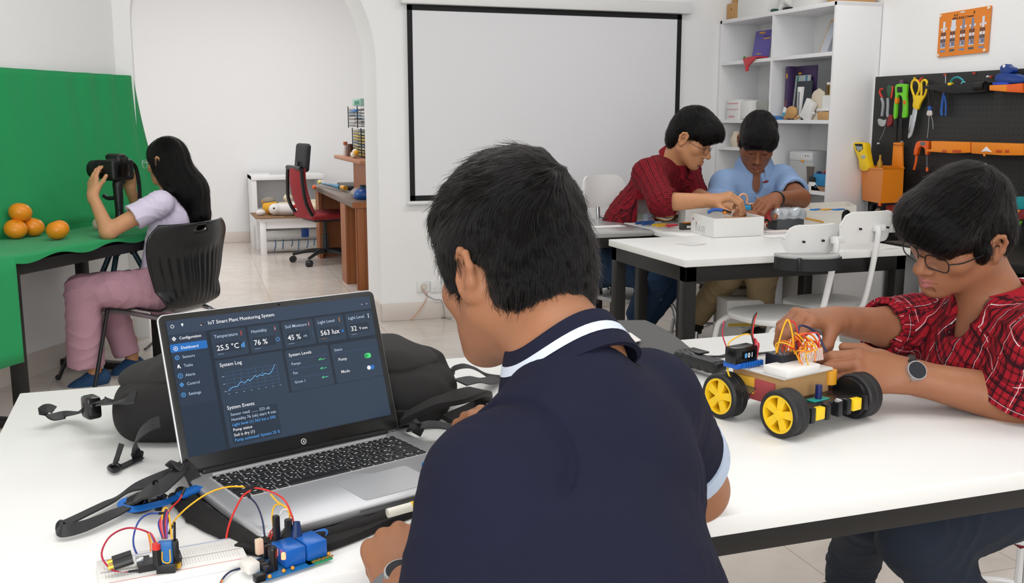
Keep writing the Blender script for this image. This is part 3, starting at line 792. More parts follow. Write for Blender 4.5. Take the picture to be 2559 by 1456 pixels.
def build_boy():
    hd = Head(P(1280, 668, d=1.17), vdir(-.64, .74, -.24), vdir(-.12, .24, .95), .95)
    nb = P(1418, 908, d=1.10); c7 = P(1425, 985, d=1.075)
    shL = P(1212, 1232, d=.985); shR = P(1622, 1006, d=1.19)
    chest = (shL+shR)/2*.5+P(1440, 1200, d=1.06)*.5
    pel = P(1490, 2380, d=.86)
    fw = vdir(-.62, .78, 0); rt = (shR-shL).normalized()
    elL = P(1160, 1600, d=.93); wrL = P(1004, 1462, d=1.135)
    elR = P(1738, 1222, d=1.40); wrR = P(1300, 1085, d=1.50)
    t = thing('person', 'boy in a navy polo shirt seen from behind, typing at the laptop', 'person', (pel.x, pel.y, 0))
    B = S()
    ch = chest
    B.chain([pel, (pel+ch)/2, ch-UP*.04], [.12, .115, .11], .05, fw, 1.35)
    B.cap(shL+rt*.02, shR-rt*.02, .05, .05, .06); B.cap(ch-UP*.02, nb, .055, .05, .05)
    limb(B, shL, elL, wrL, (.048, .042, .027)); limb(B, shR, elR, wrR, (.048, .043, .026))
    hd.skull(B, nb, .054)
    # left hand: resting fist-like on the table, knuckles up, fingers curled under
    hl = P(985, 1330, z=.79)
    fdl = (P(978, 1335, z=.80)-wrL)
    hand(B, wrL, fdl, (-.16, -.42, .90), (cr*1.0), [(.75, 1.2, .9), (.72, 1.2, .9), (.78, 1.2, .9), (.95, 1.1, .8)], .97, .10, thumb=((.75, .5, -.5), (.05, .9, -.4)))
    # right hand: reaching out, index finger stretched to the left
    hand(B, wrR, P(1175, 1012, d=1.60)-wrR, (.10, -.35, .95), -cf, [(.62, .62, .45), (.55, .8, .6), (.75, .9, .6), (.9, 1.0, .6)], .95, .09, thumb=((.85, .45, -.25), (.35, .9, -.2)))
    base = np.array(lin('9e6c4e')[:3])
    B.build('body', M_SKIN, t, .0025, base=base)
    hd.brows(t); hd.lashes(t)
    # polo shirt
    T = S()
    T.chain([pel-UP*.03, (pel+ch)*.5-fw*.005, ch-fw*.012-UP*.05], [.165, .160, .155], .05, fw, 1.40)
    T.cap(shL+rt*.025, shR-rt*.025, .060, .058, .05, None); T.cap(ch+UP*.0, c7+UP*.005, .085, .050, .05)
    T.cap(c7-fw*.01, (shL*.25+shR*.75), .050, .056, .03); T.cap(c7-fw*.01, (shL*.75+shR*.25), .050, .056, .03)
    hemL = shL.lerp(elL, .80); hemR = shR.lerp(elR, .62)
    T.cap(shL, shL.lerp(elL, .9), .066, .071, .035, cut=[(hemL, elL-shL)]); T.cap(shR, shR.lerp(elR, .9), .062, .062, .03, cut=[(hemR, elR-shR)])
    T.cap(shR.lerp(elR, .55), elR+(elR-shR)*.2, .055, .055, .0, op=-1); T.cap(shL.lerp(elL, .6), elL+(elL-shL)*.2, .060, .062, .0, op=-1)
    T.cap(nb+(hd.c-nb)*.02, nb+(hd.c-nb)*.9, .060, .064, .006, op=-1)
    T.disp.append(folds(c7, pel, .0055, 22, 4, .6)); T.disp.append(folds(nb, shR, .0032, 60, 12, .9)); T.disp.append(folds(shL, elL, .0035, 34, 8, .5))
    def crease(x, y, z):
        # the seam and deep fold between sleeve and back
        p0 = A3(shL-fw*.015); ba = A3(elL-shL); tt = np.clip(((x-p0[0])*ba[0]+(y-p0[1])*ba[1]+(z-p0[2])*ba[2])/(ba@ba), -.1, 1)
        dd = np.sqrt((x-p0[0]-tt*ba[0])**2+(y-p0[1]-tt*ba[1])**2+(z-p0[2]-tt*ba[2])**2)-.082
        return .006*np.exp(-(dd/.0055)**2)*np.clip(((x-p0[0])*rt.x+(y-p0[1])*rt.y+(z-p0[2])*rt.z)/.02, 0, 1)
    T.disp.append(crease)
    sh = T.build('polo_shirt', m_navy, t, .0042)
    # collar with a pale stripe
    ax = (vdir(-.26, .34, .90)); M = frame(ax, fw)   # x column along the neck axis
    R3 = Matrix((M.col[1], M.col[2], M.col[0])).transposed()
    cc = nb+ax*.004; q = 1.0
    prof = [(.0600, .040), (.0630, .041), (.0735, .0205), (.0738, .0200), (.0800, .0080), (.0803, .0076), (.0850, -.006), (.0810, -.008), (.0570, .036)]
    mb = MB(); n = 48; vs = []
    def ring(prof, nm, mt, par):
        mb = MB(); vs = []
        for i in range(n):
            a = 2*pi*i/n; sx = 1.0+.06*abs(math.sin(a))
            for r, z in prof: vs.append(cc+R3 @ V((r*math.cos(a)*sx, r*math.sin(a), z-.010*math.cos(a*2))))
        m = len(prof); fs = [(i*m+j, ((i+1) % n)*m+j, ((i+1) % n)*m+(j+1) % m, i*m+(j+1) % m) for i in range(n) for j in range(m)]
        return mb.add(vs, fs).build(nm, mt, par)
    col = ring([(.0580, .030), (.0615, .031), (.0800, -.012), (.0745, -.014)], 'collar', m_navy, t); col.location = -V(t.location)
    s2 = ring([(.0665, .0155), (.0688, .0152), (.0735, .0050), (.0710, .0052)], 'collar_stripe', m_stripe, col); s2['label'] = 'pale blue collar stripe'
    # rolled pale cuffs
    for h, e, s_, r in ((hemR, elR, shR, .0625),):
        d = (e-s_).normalized(); Mc = frame(d); mb = MB(); vs = []
        prof2 = [(r, -.026), (r+.003, -.026), (r+.0035, .004), (r-.004, .005), (r-.005, -.024)]
        Rm = Matrix((Mc.col[1], Mc.col[2], Mc.col[0])).transposed()
        mb.lathe(prof2+[prof2[0]], 36, Rm, h); cu = mb.build('sleeve_cuff', mat('pale_blue_cuff', 'b9c8dd', .75), t, world=True); cu['label'] = 'pale blue sleeve cuff'
    # trousers, shoes
    L = S(); kn = [pel+fw*.40+rt*q*.10+UP*.0 for q in (-1, 1)]; 
    for i, q in enumerate((-1, 1)):
        hp = pel+rt*q*.09-UP*.02; k_ = V((kn[i].x, kn[i].y, .52)); an = V((k_.x-fw.x*.05, k_.y-fw.y*.05, .09))
        L.cap(hp, k_, .085, .065, .03); L.cap(k_, an, .062, .05, .02)
    L.cap(pel+rt*.08, pel-rt*.08, .11, .11, .05, fw, 1.2)
    L.build('trousers', m_trous, t, .009)
    for i, q in enumerate((-1, 1)):
        an = V((kn[i].x-fw.x*.05, kn[i].y-fw.y*.05, 0)); K = S(); K.cap(an+UP*.05-fw*.03, an+UP*.045+fw*.15, .042, .036, .02, UP, 1.2); K.build('shoe', m_rub, t, .007, cuts=[(V((0, 0, .002)), (0, 0, -1))])
    # watch on the left wrist
    wt = MB(); d = (P(978, 1335, z=.80)-wrL).normalized(); Mw = frame(d, (-.16, -.42, .90)); c = wrL-d*.012
    wt.add(*loop_band(c, Mw, .034, .026, .022, .0025)); wobj = wt.build('watch_strap', mat('grey_strap', '6a6c70', .5), t, world=True)
    f = MB(); f.cyl(c+Mw.col[2]*.024, c+Mw.col[2]*.033, .019, .018, 24); fo = f.build('watch_case', m_smetal, wobj)
    f = MB(); f.cyl(c+Mw.col[2]*.0331, c+Mw.col[2]*.0338, .016, n=24); f.build('watch_dial', mat('dark_dial', '25282e', .1), wobj)
    # hair
    hc = S(); w = hd.w; k = hd.k; E = lambda c_, r_, kk, op=1: hc.ell(w(*c_), [a*k for a in r_], hd.M, kk*k, op)
    E((0, -.010, .040), (.0790, .1000, .0960), .01); E((0, -.056, -.018), (.0700, .048, .068), .03); E((0, .052, .064), (.064, .054, .056), .03); E((0, -.01, .09), (.055, .07, .048), .03)
    E((-.071, .018, -.004), (.012, .026, .040), .02); E((.071, .018, -.004), (.012, .026, .040), .02)
    E((0, .135, -.045), (.085, .085, .080), .012, -1)
    for q in (-1, 1): E((q*.075, .072, -.036), (.045, .050, .054), .008, -1)
    for q in (-1, 1):
        E((q*.092, -.022, -.034), (.030, .033, .046), .006, -1); E((q*.085, .010, -.052), (.03, .03, .03), .008, -1)
    E((0, -.085, -.115), (.085, .055, .030), .012, -1)
    hc.disp.append(lambda x, y, z: -.0022*noise3(x, y, z, 95, 5)-.0016*noise3(x, y, z, 200, 6))
    cap = hc.build('hair', M_HAIRCAP, t, .0034)
    wh = w(.034, -.062, .112); wh = A3(wh); down = np.array([0, 0, -1.]); hup = A3(hd.M.col[2]); hfw = A3(hd.M.col[1]); hc0 = A3(hd.c)
    def flow(p):
        q = p-wh; q = q/np.maximum(np.linalg.norm(q, axis=1, keepdims=True), 1e-4)
        s_ = np.clip(((p-hc0)@hup-.03)/.06, 0, 1)[:, None]
        sw = noise_vec(p, 26, 77)*.30
        return q*(.35+.65*s_)+(1-s_)*(-hup*.9)+hfw*.45*s_+sw
    r = roots_on(cap, 26000, lambda c_: ((c_-hc0)@hup > -.098*k).astype(float))
    z = (r-hc0)@hup; Ln = np.where(z > .02, .045, np.where(z > -.03, .030, .016))*(.7+.5*rng.random(len(r)))
    o = strands('hair_strands', hc, r, flow, 7, Ln, .0028, .00027, cap, seed=2, wisp=.010); o['kind'] = 'stuff'
    # fading edge of the nape and sideburns
    return t
def loop_band(c, M, rx, rz, w, th, n=40):
    """closed band around axis M.col[0] with half widths rx (col 1) and rz (col 2)"""
    vs = []
    for i in range(n):
        a = 2*pi*i/n; o = M.col[1]*math.cos(a)*rx+M.col[2]*math.sin(a)*rz; u = o.normalized()*th
        x = M.col[0]*w/2
        vs += [c+o-x, c+o+u-x, c+o+u+x, c+o+x]
    fs = [(i*4+j, ((i+1) % n)*4+j, ((i+1) % n)*4+(j+1) % 4, i*4+(j+1) % 4) for i in range(n) for j in range(4)]
    return vs, fs
import time
DEV = ''
_t = time.time()
if 'boy' not in DEV: build_boy()
print('boy', time.time()-_t)
# ------------------------------------------------------------ shared parts of the other figures
def plaid(name, base, dark, light, pd, wd_, pl, wl_, vert=1.0, mottle=.35):
    m = mat(name, base, .85, spec=.2); nt, b = nodes(m)
    uv = NN(nt, 'ShaderNodeUVMap'); sp = NN(nt, 'ShaderNodeSeparateXYZ'); nt.links.new(uv.outputs[0], sp.inputs[0])
    tc = NN(nt, 'ShaderNodeTexCoord'); no = NN(nt, 'ShaderNodeTexNoise'); no.inputs['Scale'].default_value = 60; no.inputs['Detail'].default_value = 4
    nt.links.new(tc.outputs['Object'], no.inputs['Vector'])
    wob = mth(nt, 'MULTIPLY', mth(nt, 'SUBTRACT', no.outputs[0], .5), .002)
    def band(o, per, w, off=0):
        x = mth(nt, 'ADD', o, wob); x = mth(nt, 'FRACT', mth(nt, 'ADD', mth(nt, 'MULTIPLY', x, 1/per), off)); x = mth(nt, 'ABSOLUTE', mth(nt, 'SUBTRACT', x, .5))
        return mth(nt, 'LESS_THAN', x, w/per/2)
    U, W = sp.outputs[0], sp.outputs[1]
    c = lin(base)
    d1 = mth(nt, 'ADD', mth(nt, 'MULTIPLY', band(U, pd, wd_), .62), mth(nt, 'MULTIPLY', band(W, pd, wd_), .62*vert))
    d2 = mth(nt, 'ADD', mth(nt, 'MULTIPLY', band(U, pd*3.3, wd_*2.2, .3), .5), mth(nt, 'MULTIPLY', band(W, pd*3.3, wd_*2.2, .3), .5*vert))
    f = mth(nt, 'MINIMUM', mth(nt, 'ADD', d1, d2), .93)
    col = mixc(nt, mth(nt, 'MULTIPLY', no.outputs[0], mottle), c, lin(dark)); col = mixc(nt, f, col, lin(dark))
    if light:
        l = mth(nt, 'MAXIMUM', band(U, pl, wl_, .1), band(W, pl, wl_, .6)); l = mth(nt, 'MULTIPLY', l, mth(nt, 'GREATER_THAN', no.outputs[0], .40)); col = mixc(nt, mth(nt, 'MULTIPLY', l, .85), col, lin(light))
    nt.links.new(col, b.inputs['Base Color'])
    n2 = NN(nt, 'ShaderNodeTexNoise'); n2.inputs['Scale'].default_value = 500; nt.links.new(tc.outputs['Object'], n2.inputs['Vector'])
    bp = NN(nt, 'ShaderNodeBump'); bp.inputs['Strength'].default_value = .15; bp.inputs['Distance'].default_value = .001; nt.links.new(n2.outputs[0], bp.inputs['Height']); nt.links.new(bp.outputs[0], b.inputs['Normal'])
    return m
def frame_uv(fw_, up):
    f = V(fw_).normalized(); u = V(up); u = (u-f*u.dot(f)).normalized(); return f, u, f.cross(u)
def shirt_collar(t, c, axis, fw, r, h, mt, drop=.035, open_=.5, name='collar', th=.0025, flare=.018):
    """folded shirt collar round the neck: stand plus leaves with points at the front"""
    a = V(axis).normalized(); f = V(fw); f = (f-a*f.dot(a)).normalized(); s_ = f.cross(a)
    rows = []; n = 40
    for i in range(n+1):
        q = i/n*2-1; an = pi+q*(pi-open_); ca, sa = math.cos(an), math.sin(an)
        e = f*ca+s_*sa; tt = abs(q)**2.2
        top = c+e*r+a*(h-.010*tt); out = c+e*(r+flare+.012*tt)+a*(h-.040-drop*abs(q)**3)+f*(.012*tt); mid = c+e*(r+.006)+a*(h+.002-.010*tt); low = c+e*(r-.001)+a*(-.012)
        rows.append([low, top, mid, out])
    return MB().sheet(rows, th).build(name, mt, t, ang=60, world=True)
def shoe(t, ank, toe, mt=None, sole=None, k=1.0, name='shoe', up=None, label=None):
    """closed shoe from the ankle to the toe, sole as its part"""
    a = V(ank); b = V(toe); d = (b-a); d.normalize(); u = V(up or (0, 0, 1)); u = (u-d*u.dot(d)).normalized(); s_ = d.cross(u)
    L = (b-a).length; base = a-u*.055*k
    K = S(); K.cap(a-d*.028*k-u*.012*k, a+d*.02*k-u*.015*k, .037*k, .037*k, .02); K.cap(base+d*.00+u*.024*k, base+d*L*.72+u*.020*k, .034*k, .037*k, .03, u, 1.25); K.cap(base+d*L*.6+u*.02*k, base+d*L*.86+u*.014*k, .038*k, .026*k, .02, u, 1.3); K.cap(a-u*.01*k, base+d*L*.55+u*.03*k, .032*k, .026*k, .02)
    K.cap(a-d*.008, a+u*.06*k-d*.01, .028*k, .030*k, .006, op=-1)
    o = K.build(name, mt, t, .0045*k, cuts=[(base+u*.006*k, -u)])
    if label: o['label'] = label
    ol = []
    for i in range(28):
        an = 2*pi*i/28; x = math.cos(an); y = math.sin(an); w_ = .037*k*(1.05-.12*math.cos(an*1)); ol.append(((L*.5+.008)*x+(L*.44-.012), w_*y*(1 if abs(x) < .9 else .95)))
    M = Matrix((d, s_, u)).transposed()
    MB().prism(ol, .020*k, M, base+u*.002*k-u*0, .004*k).build('sole', sole or m_rub, o)
    return o
def hairdo(hd, t, ells, subs, whorl, n, rad, lens, vox=.004, sides=.9, fwd=.4, hmin=-.09, lift=.003, wisp=.006, seed=2, noise=.0022, ears=True, sideflow=0, cap_mat=None):
    hc = S(); w = hd.w; k = hd.k
    for c, r, kk in ells: hc.ell(w(*c), [a*k for a in r], hd.M, kk*k, 1)
    for c, r, kk in subs: hc.ell(w(*c), [a*k for a in r], hd.M, kk*k, -1)
    if noise: hc.disp.append(lambda x, y, z: -noise*k*noise3(x, y, z, 95/k, 5+seed)-noise*.6*k*noise3(x, y, z, 210/k, 6))
    cap = hc.build('hair', cap_mat or M_HAIRCAP, t, vox)
    wh = A3(w(*whorl)); hup = A3(hd.M.col[2]); hfw = A3(hd.M.col[1]); hx = A3(hd.M.col[0]); hc0 = A3(hd.c)
    def flow(p):
        q = p-wh; q = q/np.maximum(np.linalg.norm(q, axis=1, keepdims=True), 1e-4)
        s_ = np.clip(((p-hc0)@hup-.03*k)/(.06*k), 0, 1)[:, None]
        return q*(.35+.65*s_)+(1-s_)*(-hup*sides)+hfw*fwd*s_+hx*sideflow*s_+noise_vec(p, 28/k, 77+seed)*.3
    r = roots_on(cap, n, lambda c_: ((c_-hc0)@hup > hmin*k).astype(float))
    z = (r-hc0)@hup/k; Ln = np.where(z > .02, lens[0], np.where(z > -.03, lens[1], lens[2]))*k*(.7+.5*rng.random(len(r)))
    o = strands('hair_strands', hc, r, flow, 7, Ln, lift, rad, cap, seed=seed, wisp=wisp); o['kind'] = 'stuff'
    return cap
SHORT_E = [((0, -.010, .040), (.0800, .1000, .0930), .01), ((0, -.056, -.018), (.0700, .048, .068), .03), ((0, .052, .064), (.068, .056, .054), .03), ((0, -.01, .085), (.058, .07, .048), .03)]
def short_subs(z0=-.045, fr=.085, fy=.135):
    o = [((0, fy, z0), (fr, .085, .080), .012), ((0, -.085, -.115), (.085, .055, .030), .012)]
    for q in (-1, 1): o += [((q*.075, .072, -.036), (.045, .050, .054), .008), ((q*.092, -.022, -.034), (.030, .033, .046), .006), ((q*.085, .010, -.062), (.03, .03, .03), .008)]
    return o
# ------------------------------------------------------------ the person in the red checked shirt working on the robot
def build_plaid():
    fw = vdir(-.88, -.474, 0)
    hd = Head(P(2398, 580, d=1.93), vdir(-.86, -.33, -.38), vdir(-.30, -.42, .85), .97)
    nb = P(2475, 742, d=1.985); shR = P(2385, 785, d=2.13); shL = P(2612, 868, d=1.80); rt = (shR-shL).normalized()
    ch = (shL+shR)/2+V((0, 0, -.10)); pel = V((1.80, 1.63, .52))
    elR = P(2222, 818, d=2.10); wrR = P(2092, 800, d=2.02); elL = P(2535, 1000, d=1.86); wrL = P(2262, 938, d=1.885)
    t = thing('person', 'boy in a red checked shirt and glasses, wiring the robot at the table', 'person', (pel.x, pel.y, 0))
    B = S(); B.chain([pel, (pel+ch)/2, ch], [.11, .11, .11], .05, fw, 1.3); B.cap(shL, shR, .045, .045, .05); B.cap(ch, nb, .055, .048, .05)
    limb(B, shL, elL, wrL, (.048, .047, .030), .02); limb(B, shR, elR, wrR, (.045, .042, .028), .02)
    hd.skull(B, nb+V((0, 0, .0)), .052, lips='a8606a')
    # near hand: back of the hand to the camera, fingers curled over the robot
    hand(B, wrL, P(2108, 925, d=1.875)-wrL, (-.02, -.86, .50), UP, [(.45, .75, .5), (.55, .95, .7), (.68, 1.1, .8), (.85, 1.1, .8)], 1.04, .012, rad=1.12, thumb=((.55, .75, -.4), (.15, .95, -.3)), wr=.026)
    # far hand: reaching down into the wires
    hand(B, wrR, P(2020, 795, d=1.99)-wrR, (-.25, -.15, .95), -cf, [(1.0, .55, .3), (.95, .6, .35), (.85, .8, .5), (.8, .9, .6)], 1.04, .05, rad=1.1, thumb=((.55, .5, -.75), (.0, .55, -.85)), wr=.025)
    B.build('body', M_SKIN, t, .0023, base=np.array(lin('99664a')[:3]))
    hd.brows(t); hd.lashes(t); hd.glasses(t, 'black rimmed glasses', mat('black_frame', '15161c', .25), drop=-.012, w_=.0245, h_=.0155, rr=.0013)
    m = plaid('red_check', 'a51b29', '170b12', 'e8d9de', .0135, .0036, .056, .0010)
    T = S(); T.chain([pel-UP*.02, (pel+ch)/2, ch], [.150, .150, .148], .05, fw, 1.35); T.cap(shL, shR, .062, .062, .05); T.cap(ch+UP*.04, nb-UP*.03, .09, .058, .05)
    hL = shL.lerp(elL, .93); hR = elR.lerp(wrR, .12)
    T.cap(shL, shL.lerp(elL, 1.0), .064, .070, .03, cut=[(hL, elL-shL)]); T.cap(shR, elR, .062, .060, .03); T.cap(elR, elR.lerp(wrR, .5), .060, .058, .01, cut=[(hR, wrR-elR)])
    T.cap(shL.lerp(elL, .7), elL+(elL-shL)*.2, .056, .060, 0, op=-1); T.cap(elR.lerp(wrR, 0), elR.lerp(wrR, .6), .049, .049, 0, op=-1)
    T.cap(nb+(hd.c-nb)*.0, nb+(hd.c-nb)*.9, .058, .062, .008, op=-1)
    T.ell(nb+fw*.075-UP*.035, (.035, .035, .05), None, .02, -1)
    T.disp += [folds(ch, pel, .0035, 30, 3, .8), folds(shL, elL, .005, 40, 5), folds(shR, elR, .005, 40, 6)]
    uvf = bone_uv([(pel, ch+(ch-pel)*.5, fw, .15, 'flat'), (shL.lerp(elL, .12), elL, fw, .064, 'r'), (shR.lerp(elR, .12), elR, fw, .060, 'r'), (elR, elR.lerp(wrR, .4), fw, .06, 'r')])
    sh = T.build('checked_shirt', m, t, .004, uv=uvf)
    co_ = shirt_collar(t, nb-UP*.012-fw*.004, (nb-ch).normalized()+UP*.3+fw*.25, fw, .063, .034, m, .045, .62)
    # placket buttons
    for i in range(3):
        p = nb+fw*(.118-.004*i)-UP*(.115+.075*i)-rt*.0
        MB().cyl(p, p+fw*.004, .0055, n=12).build('button', m_bplast, sh)
    # rolled cuffs
    for h, d, r in ((hL, elL-shL, .069), (hR, wrR-elR, .0595)):
        Mc = frame(d); Rm = Matrix((Mc.col[1], Mc.col[2], Mc.col[0])).transposed(); mb = MB()
        mb.lathe([(r-.008, -.045), (r+.004, -.046), (r+.0055, -.02), (r+.003, .004), (r-.008, .004), (r-.008, -.045)], 32, Rm, h); o = mb.build('rolled_cuff', m, t, world=True)
        uvl = o.data.uv_layers.new(name='UVMap')
        for l in o.data.loops:
            q = o.data.vertices[l.vertex_index].co-h; uvl.data[l.index].uv = (math.atan2(q.dot(Mc.col[1]), q.dot(Mc.col[2]))*r, q.dot(Mc.col[0]))
    # jeans and shoes
    jm = mat('dark_blue_jeans', '16202f', .85, bump=(700, .3), var=(9, .25))
    kL = P(2285, 1345, d=1.93); aL = P(2500, 1640, d=2.06); kR = P(2182, 1275, d=2.12); aR = P(2120, 1432, d=2.5)
    L = S(); L.cap(pel-rt*.085, kL, .085, .066, .03); L.cap(kL, aL, .066, .056, .02); L.cap(pel+rt*.085, kR, .085, .066, .03); L.cap(kR, aR, .064, .055, .02, cut=[(aR, aR-kR)]); L.cap(pel-rt*.08, pel+rt*.08, .115, .115, .05, fw, 1.15)
    L.disp += [folds(kL, aL, .006, 30, 15), folds(pel, kL, .004, 24, 16)]
    L.build('jeans', jm, t, .006)
    K = S(); K.cap(aR-(aR-kR)*.1, aR+(aR-kR).normalized()*.05, .036, .034); K.build('ankle', M_SKIN, t, .006, base=np.array(lin('a06a4c')[:3]))
    shoe(t, P(2130, 1462, d=2.53), P(1925, 1482, d=2.50), mat('black_leather', '151517', .4), m_rub)
    shoe(t, aL+V((0, 0, -.03)), aL+vdir(-.7, -.1, -.25)*.2, mat('black_leather', '151517', .4), m_rub)
    # watch
    d = (P(2108, 925, d=1.875)-wrL).normalized(); Mw = frame(d, (-.02, -.86, .50)); c = wrL-d*.006
    wo = MB().add(*loop_band(c, Mw, .0315, .0275, .021, .003)).build('watch_strap', mat('black_strap', '17181a', .5), t, world=True)
    n = Mw.col[2]; MB().cyl(c+n*.026, c+n*.036, .0195, .0185, 28).build('watch_case', m_smetal, wo); MB().cyl(c+n*.0361, c+n*.0368, .0165, n=28).build('watch_dial', mat('dark_dial', '25282e', .1), wo)
    cap = hairdo(hd, t, SHORT_E+[((0, .072, .052), (.076, .056, .054), .03), ((-.066, .014, -.008), (.017, .018, .028), .012), ((.066, .014, -.008), (.017, .018, .028), .012)],
        [((0, .132, -.036), (.074, .090, .076), .010), ((0, -.085, -.105), (.085, .055, .030), .012)]+[x for q in (-1, 1) for x in (((q*.076, .070, -.050), (.045, .048, .054), .008), ((q*.094, -.020, -.032), (.030, .034, .042), .006), ((q*.085, .006, -.075), (.03, .03, .03), .008))],
        (-.012, -.045, .122), 16000, .00030, (.055, .05, .03), .0042, fwd=.55, wisp=.008, seed=4)
if 'plaid' not in DEV: build_plaid()

# ------------------------------------------------------------ the person in the dark red shirt at the grey table
def build_backred():
    k = 1.2
    hd = Head(P(1727, 345, d=5.25), vdir(.80, -.38, -.46), vdir(.40, -.20, .89), k)
    fw = vdir(.90, -.42, 0)
    nb = P(1676, 408, d=5.36); shR = P(1622, 436, d=5.12); shL = P(1712, 420, d=5.62); rt = (shR-shL).normalized()
    pel = P(1512, 652, d=5.56); ch = (shL+shR)/2*.8+pel*.2
    elR = P(1655, 505, d=4.92); wrR = P(1768, 501, d=4.83); elL = P(1738, 490, d=5.40); wrL = P(1800, 512, d=5.1)
    t = thing('person', 'boy in a dark red shirt and glasses leaning over the grey topped table', 'person', (pel.x, pel.y, 0))
    B = S(); B.chain([pel, (pel+ch)/2, ch], [.13, .125, .13], .05, fw, 1.3); B.cap(shL, shR, .055, .055, .05); B.cap(ch, nb, .065, .058, .05); 
    limb(B, shL, elL, wrL, (.055, .050, .034)); limb(B, shR, elR, wrR, (.055, .050, .033))
    hd.skull(B, nb, .062, lips='a05c50')
    hand(B, wrR, P(1815, 492, d=4.80)-wrR, (-.25, -.15, .95), (0, 0, -1), [(.75, .7, .4), (.8, .7, .4), (.8, .8, .5), (.8, .9, .6)], 1.22, .05, thumb=((.75, .5, -.45), (.35, .8, -.45)), rad=1.08)
    hand(B, wrL, P(1835, 520, d=5.02)-wrL, (0, 0, 1), (0, -1, 0), [(.4, .6, .4)]*4, 1.2, .04)
    B.build('body', M_SKIN, t, .0034, base=np.array(lin('c08a64')[:3]))
    hd.brows(t); hd.lashes(t); hd.glasses(t, 'thin dark metal glasses', mat('grey_frame', '3a3a40', .3, metal=.5), drop=-.014, w_=.024, h_=.018, rr=.0009)
    m = plaid('dark_red_check', '8e1a26', '1a0d13', None, .011, .0030, .05, .001, .35)
    T = S(); T.chain([pel+UP*.02, (pel+ch)/2, ch], [.165, .165, .168], .06, fw, 1.35); T.cap(shL, shR, .074, .074, .06); T.cap(ch+UP*.05, nb-UP*.04, .10, .066, .06)
    hR = elR.lerp(wrR, .26)
    T.cap(shR, elR, .076, .070, .04); T.cap(elR, elR.lerp(wrR, .5), .069, .062, .02, cut=[(hR, wrR-elR)]); T.cap(shL, elL, .072, .068, .04)
    T.cap(elR.lerp(wrR, .15), elR.lerp(wrR, .6), .050, .050, 0, op=-1); T.cap(nb+(hd.c-nb)*.0, nb+(hd.c-nb)*.9, .069, .074, .008, op=-1)
    T.disp += [folds(ch, pel, .0045, 24, 3, .8), folds(shR, elR, .006, 32, 6, 1.2), folds(elR, wrR, .006, 34, 7)]
    T.build('checked_shirt', m, t, .005, uv=bone_uv([(pel, ch+(ch-pel)*.5, fw, .16, 'flat'), (shR.lerp(elR, .12), elR, fw, .075, 'r'), (elR, elR.lerp(wrR, .5), fw, .07, 'r'), (shL.lerp(elL, .12), elL, fw, .075, 'r')]))
    shirt_collar(t, P(1688, 396, d=5.36), (hd.c-nb).normalized()+UP*.3, fw, .073, .036, m, .06, .55, flare=.024)
    hR2 = elR.lerp(wrR, .22); Mc = frame(wrR-elR); Rm = Matrix((Mc.col[1], Mc.col[2], Mc.col[0])).transposed(); r = .064
    o = MB().lathe([(r-.008, -.05), (r+.003, -.05), (r+.005, -.02), (r+.003, .012), (r-.01, .012), (r-.008, -.05)], 32, Rm, hR2).build('rolled_cuff', m, t, world=True); o.data.uv_layers.new(name='UVMap')
    for l in o.data.loops:
        q = o.data.vertices[l.vertex_index].co-hR2; o.data.uv_layers[0].data[l.index].uv = (math.atan2(q.dot(Mc.col[1]), q.dot(Mc.col[2]))*r, q.dot(Mc.col[0]))
    jm = mat('blue_jeans', '12304f', .85, bump=(700, .3), var=(8, .22))
    k1 = P(1640, 688, d=5.08); a1 = P(1592, 792, d=5.28); k2 = P(1688, 692, d=5.45); a2 = P(1612, 800, d=5.70)
    L = S(); L.cap(pel+rt*.085, k1, .110, .078, .04); L.cap(k1, a1, .078, .062, .02, cut=[(a1, a1-k1)]); L.cap(pel-rt*.085, k2, .105, .076, .04); L.cap(k2, a2, .074, .06, .02, cut=[(a2, a2-k2)]); L.cap(pel-rt*.06, pel+rt*.06, .14, .14, .05, fw, 1.15)
    L.disp += [folds(k1, a1, .006, 26, 15), folds(pel, k1, .004, 24, 16)]; L.build('jeans', jm, t, .007)
    for a, kk, q in ((a1, k1, (.2, -.2, -.5)), (a2, k2, (-.55, -.1, -.45))):
        K = S(); K.cap(a-(a-kk)*.1, a+(a-kk).normalized()*.05, .040, .038); K.build('ankle', M_SKIN, t, .008, base=np.array(lin('b07c58')[:3]))
    shoe(t, a1+V((0, 0, -.06)), a1+V((0, 0, -.06))+vdir(-.75, .1, .25)*.22, mat('navy_knit', '1d3a55', .8), mat('white_sole', 'e6e0da', .6), 1.15, label='navy and white trainer')
    shoe(t, a2+V((0, 0, -.06)), a2+V((0, 0, -.06))+vdir(.2, .5, -.35)*.24, mat('brown_leather', '3a2a1e', .5), m_rub, 1.15, label='dark brown shoe')
    hairdo(hd, t, SHORT_E+[((.02, .070, .060), (.066, .058, .050), .03)], short_subs(-.026)[:2]+[x for x in short_subs()[2:]], (-.02, -.05, .125), 9000, .00050, (.060, .045, .024), .0045, fwd=.55, hmin=-.085, wisp=.010, seed=5)
